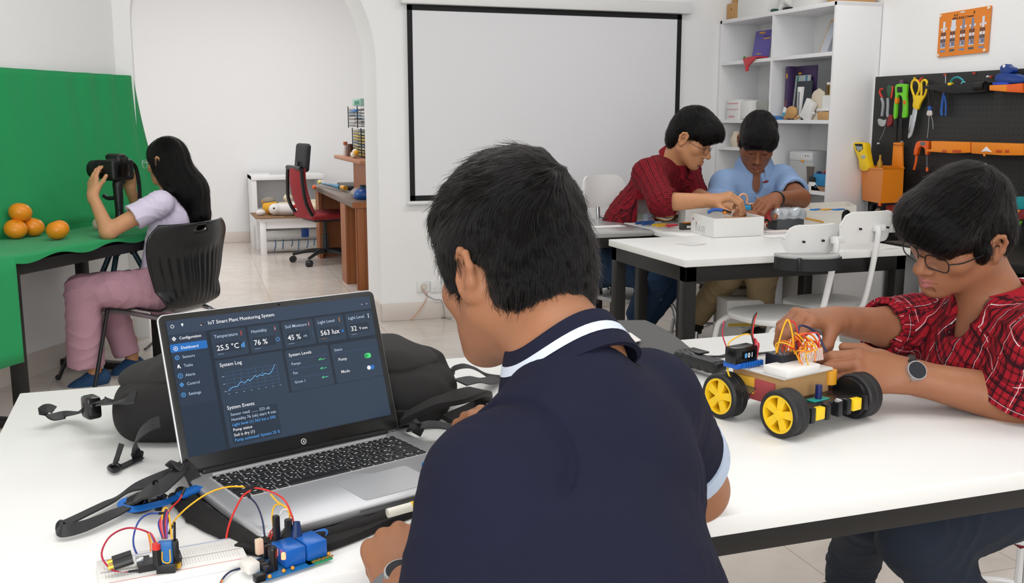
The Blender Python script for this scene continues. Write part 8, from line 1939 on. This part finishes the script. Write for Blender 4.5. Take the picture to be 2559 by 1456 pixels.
# heap of hand tools on the grey table
def plier(label, x, y, rot, c1, c2, k=1.0, z=.012):
    p = P(x, y, z=TZ); t = thing('pliers', label, 'pliers', p+UP*z, rot, 'hand tools on the grey table')
    m1 = mat(*c1, .4); 
    for s_ in (-1, 1): MB().tube(spline([(-.085*k, s_*.024*k, 0), (-.05*k, s_*.022*k, .002), (-.015*k, s_*.010*k, .003), (.0, s_*.004*k, .003)], 6), [.0065*k]*19, 10).build('handle', m1, t)
    MB().cyl((0, 0, -.006), (0, 0, .009), .010*k, n=14).build('pivot', m_smetal, t); MB().prism([(0, -.010*k), (.05*k, -.003*k), (.05*k, .003*k), (0, .010*k)], .010, None, (0, 0, .002), .001).build('jaws', m_smetal, t)
plier('pliers with orange handles lying on the heap of hand tools', 1690, 556, -.35, ('orange_grip', 'f09a1c'), None, 1.1, .05); plier('pliers with dark blue handles at the foot of the clear cup', 1632, 562, .25, ('blue_grip', '1f4f8f'), None, 1.1); plier('pliers with yellow handles at the front of the heap of hand tools', 1668, 568, .1, ('yellow_grip', 'e9b52a'), None, .9); plier('pliers with red handles by the corner of the lettered box', 1692, 569, .05, ('red_grip', 'c82a38'), None, .8)
p = P(1668, 548, z=TZ); t = thing('tool_roll', 'brown and yellow tool wallet behind the pliers', 'wallet', p); MB().box((0, .02, .045), (.13, .07, .085), .02, rotm(.3, .1, -.3)).build('wallet', mat('olive_fabric', '7a6238', .8, var=(30, .3)), t); MB().box((.085, .0, .035), (.03, .05, .075), .01, rotm(.2, .5, -.2)).build('teal_sleeve', mat('teal_fabric', '2c5f66', .7), t); MB().box((.10, -.03, .02), (.05, .03, .04), .006, rotm(0, .3, .3)).build('yellow_net', mat('yellow_net', 'c9a22c', .6, var=(120, .4)), t)
mb = thing('wire_coil', 'coil of brown and white cord on the hand tools', 'cord', P(1660, 560, z=TZ)+UP*.03); [MB().tube([(.05*math.cos(a)+.004*i, .022*math.sin(a), .006*i+.008*math.cos(a*2)) for a in [2*pi*j/24 for j in range(24)]], .0028, 6, closed=True).build('cord_turn', mat(('tan_cord', 'white_cord', 'brown_cord')[i % 3], ('b08a58', 'ddd6cc', '6a4a2c')[i % 3], .7), mb) for i in range(5)]
p = P(1712, 573, z=TZ); t = thing('tape_block', 'small dark block with a white label at the corner of the lettered box', 'block', p); MB().box((0, 0, .016), (.055, .03, .032), .003).build('block', mat('olive_black', '33342e', .5), t); MB().box((.012, -.0155, .014), (.022, .001, .012)).build('white_label', m_wcard, t); MB().box((.01, .0, .034), (.05, .02, .004), .001).build('orange_strip', G_OR, t)
for x, y, rz, lb, c_ in ((1520, 566, .1, 'white paper sheet lying on the grey topped table', 'efeeec'), (1580, 534, .4, 'pinkish paper strip behind the clear cup', 'e3c9c9'), (1545, 545, -.2, 'pale grey sheet at the far side of the grey topped table', 'd5d4d6')):
    o = MB().box((0, 0, .001), (.17 if y > 560 else .13, .07, .002)).build('paper', mat('paper_'+c_, c_, .7)); q_ = P(x, y, z=TZ); o.location = (max(q_.x, 1.37), min(q_.y, 4.99), TZ); o.rotation_euler.z = rz; tag(o, lb, 'paper')
p = P(1508, 529, z=.752); o = MB().lathe([(0, .004), (.04, .006), (.052, .012), (.054, .016), (.040, .012), (0, .010)], 24).build('dish', m_wcard); o.location = (p.x if p.y < 5 else P(1508, 545, z=.752).x, min(p.y, 4.95), .752); tag(o, 'small white dish with a dark rim at the back of the grey topped table', 'dish'); MB().tube([(.053*math.cos(a), .053*math.sin(a), .014) for a in [2*pi*j/24 for j in range(24)]], .003, 6, closed=True).build('dark_rim', m_hdr, o)
# pens and papers right of the box
for x, y, rz, lb, hx, nm in ((1935, 556, .15, 'long orange pencil lying behind the nearest white chair', 'e2662a', 'orange_pencil_paint'), (1945, 568, .2, 'pale orange ruler on the papers beside the lettered box', 'e8b088', 'pale_orange')):
    o = MB().box((0, 0, .004), (.15, .009, .007), .002).build('pencil' if 'pencil' in lb else 'ruler', mat(nm, hx, .4)); o.location = P(x, y, z=TZ); o.rotation_euler.z = rz; tag(o, lb, 'pencil' if 'pencil' in lb else 'ruler')
p = P(1922, 567, z=TZ); boxthing('eraser', 'rust red block on the papers beside the lettered box', 'block', p, (.035, .022, .016), mat('rust_red', 'b8391c', .5), .5)
for x, y, rz, lb, c_ in ((1945, 578, .1, 'pinkish paper under the pale orange ruler', 'eadfdb'), (1950, 590, -.05, 'white paper sheet lying left of the nearest white chair', 'f0efee'), (1727, 609, .4, 'pale grey square sheet near the front corner of the rear white table', 'd9d9d8')):
    o = MB().box((0, 0, .0008), (.16 if x > 1900 else .09, .09 if x > 1900 else .10, .0016)).build('paper', mat('paper_'+c_, c_, .7)); o.location = P(x, y, z=TZ); o.rotation_euler.z = rz; tag(o, lb, 'paper')
t = thing('wire_stripper', 'blue wire stripper held in the hand over the white boxes', 'tool', P(1795, 527, d=4.72)); MB().tube(spline([cr*-.05-UP*.008, cr*-.02+UP*.006, cr*.02+UP*.004], 6), .008, 10).build('blue_handle', G_BLU, t); MB().tube(spline([cr*-.02+UP*.006, cr*.02+UP*.004, cr*.06-UP*.006], 6), .005, 8).build('black_jaw', m_hdr, t); MB().ball(cr*.03-UP*.008, .009, 10, 8).build('amber_stop', G_OR, t)
# ------------------------------------------------------------ below and beyond the rear tables
pA, pB = P(2062, 770, d=5.2), P(2172, 770, d=5.2)
t = thing('cabinet', 'grey white cabinet with a cut-out handle behind the white chairs', 'cabinet', (3.26, 4.05, 0)); MB().slab((-.20, -.0, .02), (.33, .40, .66), .004).build('body', mat('cabinet_grey', 'c9c8c8', .5), t); o = MB().slab((-.195, -.018, .03), (.325, -.001, .65), .003).build('door', mat('cabinet_front', 'cfcecd', .45), t); MB().box((-.05, -.019, .60), (.16, .006, .05), .012).build('handle_cutout', mat('handle_pale', 'd9d8d6', .4), o)
t = thing('work_bench', 'black work bench with a lower shelf under the pegboard', 'bench', (3.62, 3.3, 0)); MB().slab((-.28, -1.05, .66), (.34, .72, .70), .004).build('worktop', m_blk, t)
for x in (-.25, .30):
    for y in (-1.0, .68): MB().slab((x-.025, y-.025, 0), (x+.025, y+.025, .66), .003).build('leg', m_blk, t)
MB().slab((-.26, -1.02, .36), (.32, .70, .385), .003).build('lower_shelf', m_blk, t); MB().slab((.28, -1.02, .0), (.33, .70, .66)).build('back_panel', mat('dark_panel', '151515', .6), t)
t = thing('carton', 'white carton standing on the floor under the black bench', 'box', (3.42, 3.55, 0)); MB().box((0, 0, .16), (.16, .28, .32), .004).build('carton_body', m_wcard, t)
boxthing('small_box', 'dark box with yellow trim on the lower shelf of the bench', 'box', (3.46, 3.62, .386), (.12, .22, .12), mat('dark_olive', '34322a', .6)); boxthing('small_box', 'amber strip box on top of the dark box under the pegboard', 'box', (3.42, 3.60, .507), (.07, .14, .02), mat('ochre', 'c9a03a', .5)); boxthing('tool_case', 'black case on the lower shelf of the bench, toward the camera', 'case', (3.48, 3.15, .386), (.22, .36, .20), m_hdr, r=.02)
# heap of foam-board offcuts beside the cabinet
g = 'foam board models stacked behind the chairs'
for i, (x, y, z, s_, rz, lb, m) in enumerate(((2.86, 4.55, 0, (.16, .20, .22), .3, 'white foam board model box at the bottom of the stack by the cabinet', m_whitebox), (2.84, 4.50, .225, (.20, .16, .14), -.2, 'white foam board model lying on the stack by the cabinet', m_whitebox), (2.98, 4.70, 0, (.10, .10, .38), .1, 'cream foam board upright beside the stack by the cabinet', m_cream), (2.80, 4.36, 0, (.14, .10, .12), .5, 'white tray with a yellow edge in front of the stack', m_whitebox))):
    t = boxthing('foam_model', lb, 'model', (x, y, z), s_, m, rz, group=g)
    MB().box((-s_[0]*.2, -s_[1]/2-.001, s_[2]*.6), (s_[0]*.3, .003, s_[2]*.25), .001).build('orange_tab', mat('burnt_orange', 'c0622a', .6), t); MB().box((0, -s_[1]/2-.002, .012), (s_[0]*.9, .006, .014), .001).build('yellow_edge', mat('yellow_card', 'e0bb3a', .6), t)
# cables at the wall socket
tube_thing('cord', 'thin orange and white cord hanging from the wall socket to the floor', 'cord', [P(1055, 726, y=WY-.02), P(1068, 738, y=WY-.02), P(1058, 760, y=WY-.03), P(1040, 785, y=WY-.04), P(1024, 800, z=.006)], .0032, mat('peach_cord', 'd9a088', .6))
tube_thing('cord', 'grey cord running from the socket along the skirting to the floor', 'cord', [P(1062, 735, y=WY-.02), P(1085, 748, y=WY-.03), P(1104, 752, y=WY-.03), P(1104, 752, y=WY-.03)+V((.01, -.02, -.10)), P(1100, 790, z=.006), P(1128, 797, z=.006)], .0035, mat('grey_cord', '9b9b9c', .5))
tube_thing('cord', 'dark cord with a blue plug behind the girl on the floor', 'cord', [P(362, 872, z=.008), P(385, 852, z=.01), P(395, 845, z=.06), P(402, 850, z=.12)], .005, m_hdr)
tube_thing('cord', 'thin grey cord on the floor between the stool and the table leg', 'cord', [P(1620, 832, z=.006), P(1690, 826, z=.006), P(1760, 815, z=.006), P(1800, 800, z=.006), P(1835, 822, z=.006)], .004, mat('grey_cord', '9b9b9c', .5))
# ------------------------------------------------------------ seen through the arch
m_desk = mat('brown_veneer', '9a5a2e', .45, bump=(30, .1)); nt, b = nodes(m_desk); tc = NN(nt, 'ShaderNodeTexCoord'); mp = NN(nt, 'ShaderNodeMapping'); mp.inputs['Scale'].default_value = (9, 9, .7); nt.links.new(tc.outputs['Object'], mp.inputs[0]); n_ = NN(nt, 'ShaderNodeTexNoise'); n_.inputs['Scale'].default_value = 2.5; n_.inputs['Detail'].default_value = 6; nt.links.new(mp.outputs[0], n_.inputs['Vector']); nt.links.new(mixc(nt, n_.outputs[0], lin('7c4420'), lin('a9683a')), b.inputs['Base Color'])
m_dtop = mat('grey_brown_top', '6b5a50', .35)
DX, DY0, DY1, DZ = 1.335, 7.47, 9.55, .675
t = thing('desk', 'brown wooden desk with a raised shelf seen through the arch', 'desk', (1.75, 8.5, 0))
MB().slab((DX, DY0, DZ-.045), (2.25, DY1, DZ), .004).build('desktop', m_dtop, t, world=True)
MB().slab((DX, DY0-.003, DZ-.046), (2.25, DY0, DZ-.001)).build('edge_band', m_desk, t, world=True)
MB().slab((DX+.04, DY0+.01, .0), (DX+.09, DY0+.06, DZ-.045), .002).build('front_leg', m_desk, t, world=True); MB().slab((DX+.03, DY0+.03, 0), (2.2, DY0+.055, DZ-.045)).build('end_panel', m_desk, t, world=True)
MB().slab((DX+.0, 7.80, .0), (DX+.03, 8.02, DZ-.045), .001).slab((DX+.03, 7.80, 0), (2.2, 8.02, DZ-.05)).build('pedestal', m_desk, t, world=True)
MB().slab((DX+.02, DY1-.22, 0), (DX+.05, DY1-.02, DZ-.045)).slab((DX+.03, DY1-.06, 0), (2.2, DY1-.03, DZ-.045)).build('far_panel', m_desk, t, world=True)
MB().slab((1.50, 7.5, DZ), (1.95, 8.30, .955)).build('hutch_body', m_desk, t, world=True); MB().slab((1.395, 7.45, .955), (2.0, 8.62, .985), .004).build('raised_shelf', mat('light_veneer', 'a86e4c', .4), t, world=True)
MB().tube(spline([(DX+.10, 7.70, .01), (DX+.12, 7.62, .05), (DX+.12, 7.56, .012)], 5), .006, 8).build('cable_clip', m_smetal, t, world=True)
# disc racks on the raised shelf
m_rack = mat('dark_wire', '1f2c36', .4, metal=.3)
def rack(label, z0, n, cols, y0, y1, x0, step):
    t = thing('disc_rack', label, 'rack', (x0+.07, (y0+y1)/2, z0), group='disc racks on the raised shelf')
    for i in range(n): 
        z = z0+.012+i*step; MB().slab((x0, y0, z), (x0+.14, y1, z+.005)).build('wire_shelf', m_rack, t, world=True)
        for k in range(3):
            ya, yb = y0+(y1-y0)*(k+.05)/3, y0+(y1-y0)*(k+.95)/3; c = cols[(i*2+k*3) % len(cols)]
            MB().slab((x0+.004, ya, z+.006), (x0+.13, yb, z+step-.006), .002).build('disc_case', mat('case_'+c, c, .5), t, world=True)
    for y in (y0, (y0+y1)/2, y1): MB().cyl((x0, y, z0), (x0, y, z0+n*step+.02), .004, n=8).build('upright', m_rack, t, world=True)
rack('lower disc rack with yellowish cases on the raised desk shelf', .985, 9, ['b9a45c', 'c9b060', 'd8cfae', 'e0c040', '8a8f8c'], 7.55, 8.30, 1.50, .0235); rack('upper disc rack with greyish cases stacked on the lower one', 1.215, 6, ['a59a94', 'b8aca6', '3a4046', 'd5d0ca', '5a7890'], 7.55, 8.36, 1.48, .0255)
boxthing('carton', 'pale teal box lying on top of the disc racks', 'box', (1.56, 8.08, 1.390), (.12, .34, .055), mat('pale_teal', '8fb3a6', .6)); t = [o for o in bpy.data.objects if o.get('label', '') == 'pale teal box lying on top of the disc racks'][0]; MB().box((-.061, -.02, .024), (.001, .20, .03)).build('green_panel', mat('deep_green', '1f7a5c', .5), t)
boxthing('carton', 'white box with a brown picture at the near end of the disc racks', 'box', (1.56, 7.66, 1.390), (.12, .20, .085), m_wcard); boxthing('blue_case', 'blue case lying in the top of the upper disc rack', 'case', (1.47, 8.02, 1.345), (.02, .20, .016), mat('bright_blue', '2372b8', .4))
t = thing('bottle', 'clear bottle with an orange cap at the far end of the raised shelf', 'bottle', (1.46, 8.42, .985)); MB().lathe([(0, 0), (.024, 0), (.026, .06), (.020, .085), (0, .086)], 18).build('bottle_body', mat('pale_grey_plastic', 'c9c6c4', .3), t); MB().cyl((0, 0, .086), (0, 0, .115), .018, n=16).build('orange_cap', mat('brick_orange', 'b0603a', .5), t)
t = thing('jar', 'dark brown jar beside the clear bottle on the raised shelf', 'jar', (1.47, 8.28, .985)); MB().lathe([(0, 0), (.030, 0), (.032, .07), (.024, .085), (.025, .10), (0, .10)], 18).build('jar_body', mat('brown_glass', '5a342a', .3), t)
t = thing('toy', 'small white and yellow toy at the near end of the raised shelf', 'toy', (1.43, 7.86, .985)); MB().ball((0, 0, .028), (.03, .04, .028), 16, 10).ball((0, -.05, .05), (.025, .025, .025), 14, 8).build('toy_body', mat('ivory', 'e2d8c6', .6), t); MB().ball((0, -.085, .045), .02, 12, 8).build('yellow_head', mat('plush_yellow', 'e5ab35', .8), t)
# on the desk
t = thing('solder_tool', 'teal and amber tool lying on the desk through the arch', 'tool', (1.42, 9.0, DZ+.016)); MB().tube(spline([(-.04, .30, .01), (.0, .0, .012), (.04, -.25, .01)], 6), [.006+.0012*i for i in range(13)], 10).build('teal_body', mat('teal_blue', '1f7fa8', .3), t); MB().cyl((.05, -.27, .01), (.06, -.42, .012), .02, n=12).build('amber_grip', mat('amber', 'd7971f', .4), t); MB().ball((-.05, .33, .02), .02, 12, 8).build('pale_yellow_knob', mat('pale_yellow', 'e6dc8a', .4), t); MB().ball((-.09, .40, -.03), .02, 12, 8).build('orange_knob', G_OR2, t)
t = thing('cover', 'pale grey rounded cover on the desk through the arch', 'cover', (1.58, 8.15, DZ)); B_ = S(); B_.ell((0, 0, .01), (.13, .24, .065)); B_.build('shell', mat('grey_beige', 'a9a09a', .5), t, .008, world=False, cuts=[(V((0, 0, 0)), (0, 0, -1))])
t = thing('fabric_cap', 'shiny blue cap on the near corner of the desk through the arch', 'cap', (1.47, 7.72, DZ)); B_ = S(); B_.ell((0, 0, .035), (.075, .085, .055)); B_.box((-.02, .10, .012), (.04, .06, .010), None, .008, .02); B_.build('cap_body', mat('royal_blue_satin', '1a4f96', .35), t, .006, world=False, cuts=[(V((0, 0, 0)), (0, 0, -1))]); MB().box((0, .01, .095), (.05, .06, .012), .005, rotm(.3, 0, 0)).build('dark_flap', mat('dark_teal', '16424e', .5), t)
boxthing('router', 'flat black box with cables at the back of the desk', 'box', (1.62, 9.0, DZ), (.20, .55, .035), m_hdr, r=.012)
# office chair
oc = P(815, 655, z=0)
t = thing('office_chair', 'red and black office chair on castors at the brown desk', 'chair', (oc.x, oc.y, 0), -pi/2+.25)
m_red = mat('red_mesh', '8e2028', .7, bump=(400, .4)); mb = MB()
for i in range(5):
    a = 2*pi*i/5+.35; d = V((math.cos(a), math.sin(a), 0)); e = d*.30
    MB().tube(spline([UP*.11+d*.02, d*.16+UP*.105, e+UP*.075], 5), [.022, .021, .020, .020, .019, .018, .017, .016, .015, .014, .014], 10).build('base_arm', m_bplast, t); c_ = MB().cyl(e+V((-d.y, d.x, 0))*.022+UP*.03, e-V((-d.y, d.x, 0))*.022+UP*.03, .03, n=18).build('castor', m_hdr, t)
MB().cyl((0, 0, .09), (0, 0, .26), .030, n=18).cyl((0, 0, .26), (0, 0, .40), .018, n=16).build('gas_column', m_bplast, t)
B_ = S(); B_.box((0, .01, .435), (.22, .22, .028), None, .026, .01); B_.build('seat', m_red, t, .008, world=False); MB().box((0, 0, .40), (.30, .32, .03), .012).build('seat_base', m_bplast, t)
rows = [[(x*.20*(1-.15*(z/.45)), -.21-.05*math.sin(z/.45*pi*.8)-.10*z+.05*x*x, .44+z) for x in [-1+.2*i for i in range(11)]] for z in [.03*j for j in range(15)]]
MB().sheet(rows, .012).build('mesh_back', m_red, t, ang=60); mb = MB()
for s_ in (-1, 1): mb.tube(spline([(s_*.14, .02, .40), (s_*.19, -.16, .42), (s_*.205, -.25, .55), (s_*.18, -.27, .72), (s_*.16, -.27, .86)], 6), .016, 10)
mb.tube([(-.16, -.27, .86), (.16, -.27, .86)], .022, 10); mb.build('back_frame', m_bplast, t)
B_ = S(); B_.box((.0, -.19, .95), (.125, .030, .125), rotm(-.12, 0, 0), .03, .01); B_.build('headrest', mat('dark_mesh', '232326', .6), t, .007, world=False); MB().tube([(0, -.26, .80), (0, -.24, .92)], .014, 8).build('headrest_post', m_bplast, t)
# bench, toys, cabinet
bl = P(660, 638, z=0)
t = thing('low_bench', 'low white bench carrying a brown board and soft toys', 'bench', (bl.x+.30, bl.y+.25, 0)); HB = .355
for x in (0, .60):
    for y in (0, .46): MB().slab((x-.30-.027, y-.25-.027, 0), (x-.30+.027, y-.25+.027, HB-.03), .003).build('leg', m_wmetal, t)
MB().slab((-.33, -.28, HB-.03), (.33, .25, HB), .003).build('top', m_wmetal, t); MB().slab((-.32, -.27, HB-.10), (.32, -.25, HB-.03)).slab((-.32, .22, HB-.10), (.32, .24, HB-.03)).build('apron', m_wmetal, t)
bx_ = bl.x+.30; by_ = bl.y+.25
boxthing('board', 'brown cardboard sheet on the low bench under the soft toys', 'board', (bx_, by_-.02, HB), (.74, .56, .012), mat('kraft_brown', '8a6a4c', .8))
zz = HB+.0125
t = thing('soft_toy', 'yellow round soft toy head with a grey cap on the bench', 'soft toy', (bx_-.20, by_+.0, zz)); m_py = mat('plush_yellow', 'e5ab35', .9, bump=(200, .5)); MB().ball((0, 0, .075), (.075, .07, .075), 20, 14).build('head', m_py, t); MB().ball((-.01, 0, .135), (.065, .06, .035), 18, 10).build('grey_cap', mat('plush_grey', '8f8578', .9), t); [MB().ball((x, -.066, .09), .009, 10, 6).build('eye', m_hdr, t) for x in (-.0, .045)]; MB().ball((-.055, 0, .125), .028, 12, 8).build('ear', mat('plush_brown', 'b98648', .9), t)
t = thing('soft_toy', 'white seal shaped soft toy with red fins lying on the bench', 'soft toy', (bx_-.02, by_-.14, zz)); m_pw = mat('plush_white', 'e3dedd', .9, bump=(150, .4)); B_ = S(); B_.cap((-.14, 0, .06), (.05, .0, .05), .055, .060, .03); B_.cap((.05, 0, .05), (.20, .02, .025), .058, .022, .02); B_.ell((-.15, -.01, .062), (.06, .055, .055)); B_.build('body', m_pw, t, .006, world=False); [MB().ball((x, -.052, z), (.026, .012, .020), 12, 8).build('red_fin', mat('plush_red', 'c5302a', .8), t) for x, z in ((.03, .085), (.035, .03))]; MB().ball((-.165, -.058, .075), .010, 10, 6).build('eye', m_hdr, t)
t = thing('soft_toy', 'cream folded soft toy lying behind the white seal toy', 'soft toy', (bx_+.06, by_+.06, zz)); B_ = S(); B_.cap((-.16, .0, .06), (.18, .02, .09), .05, .04, .03); B_.cap((-.05, -.02, .04), (.22, -.05, .05), .045, .04, .03); B_.ell((-.08, 0, .15), (.045, .04, .04)); B_.build('body', mat('plush_cream', 'ddd2b8', .9, bump=(150, .4)), t, .007, world=False); MB().ball((.10, -.035, .13), .012, 10, 8).build('green_bead', mat('dark_green', '2c5a3c', .5), t); MB().ball((-.09, -.038, .16), .009, 10, 6).build('eye', m_hdr, t)
t = thing('plush_foot', 'small white plush ball at the end of the brown board', 'soft toy', (bx_-.30, by_-.10, zz)); MB().ball((0, 0, .03), (.045, .03, .03), 14, 10).build('ball', m_pw, t)
t = thing('fruit_tray', 'dark tray with an orange toy fruit at the front of the bench', 'tray', (bx_+.05, by_-.235, zz)); MB().box((0, 0, .010), (.30, .05, .018), .006, rotm(0, -.04, 0)).build('tray', mat('dark_brown', '4a3418', .6), t); MB().ball((.17, -.0, .025), (.035, .025, .022), 14, 10).build('orange_fruit', m_py, t)
t = thing('open_cabinet', 'white open fronted cabinet against the far wall behind the bench', 'cabinet', (bx_+.02, 10.55, 0)); mb = MB(); mb.slab((-.36, -.22, 0), (-.31, .24, .72)).slab((.31, -.22, 0), (.36, .24, .72)).slab((-.36, -.23, .68), (.36, .24, .73), .003).slab((-.36, .22, 0), (.36, .24, .72)).slab((-.32, -.2, .36), (.32, .22, .385)); mb.build('carcass', m_wmetal, t)
boxthing('tray', 'flat grey tray lying on the white open cabinet', 'tray', (bx_-.02, 10.48, .731), (.24, .16, .010), mat('pale_grey_plastic', 'c9c6c4', .3))
for k, (y, z, lb) in enumerate(((by_-.05, .055, 'white paper roll on the floor under the bench, front one'), (by_+.14, .055, 'white paper roll on the floor under the bench, back one'), (by_+.04, .15, 'white paper roll under the bench resting on the other two'))):
    o = MB().cyl((-.27, 0, 0), (.29, 0, 0), .052, n=24).build('paper_roll', m_whitebox); o.location = (bx_, y, z); tag(o, lb, 'paper roll', 'paper rolls under the bench')
t = thing('clip_rail', 'thin rail of blue clips and cord hanging in front of the paper rolls', 'rail', (bx_, by_-.13, 0)); MB().tube([(-.27, 0, .135), (.27, 0, .135)], .004, 8).tube([(-.27, 0, .135), (-.27, 0, 0)], .004, 8).tube([(.27, 0, .135), (.27, 0, 0)], .004, 8).build('rail', m_smetal, t); [MB().tube(spline([(x, 0, .135), (x+.005*(-1)**i, -.004, .09), (x-.01, -.005, .02+.02*(i % 3))], 5), .005, 8).build('blue_clip', mat('steel_blue', '3f6b93', .5), t) for i, x in enumerate((-.18, -.10, -.02, .05, .13, .20))]; MB().box((.11, 0, .19), (.07, .03, .085), .006).build('blue_box', mat('deep_blue', '1c4a9a', .4), t)
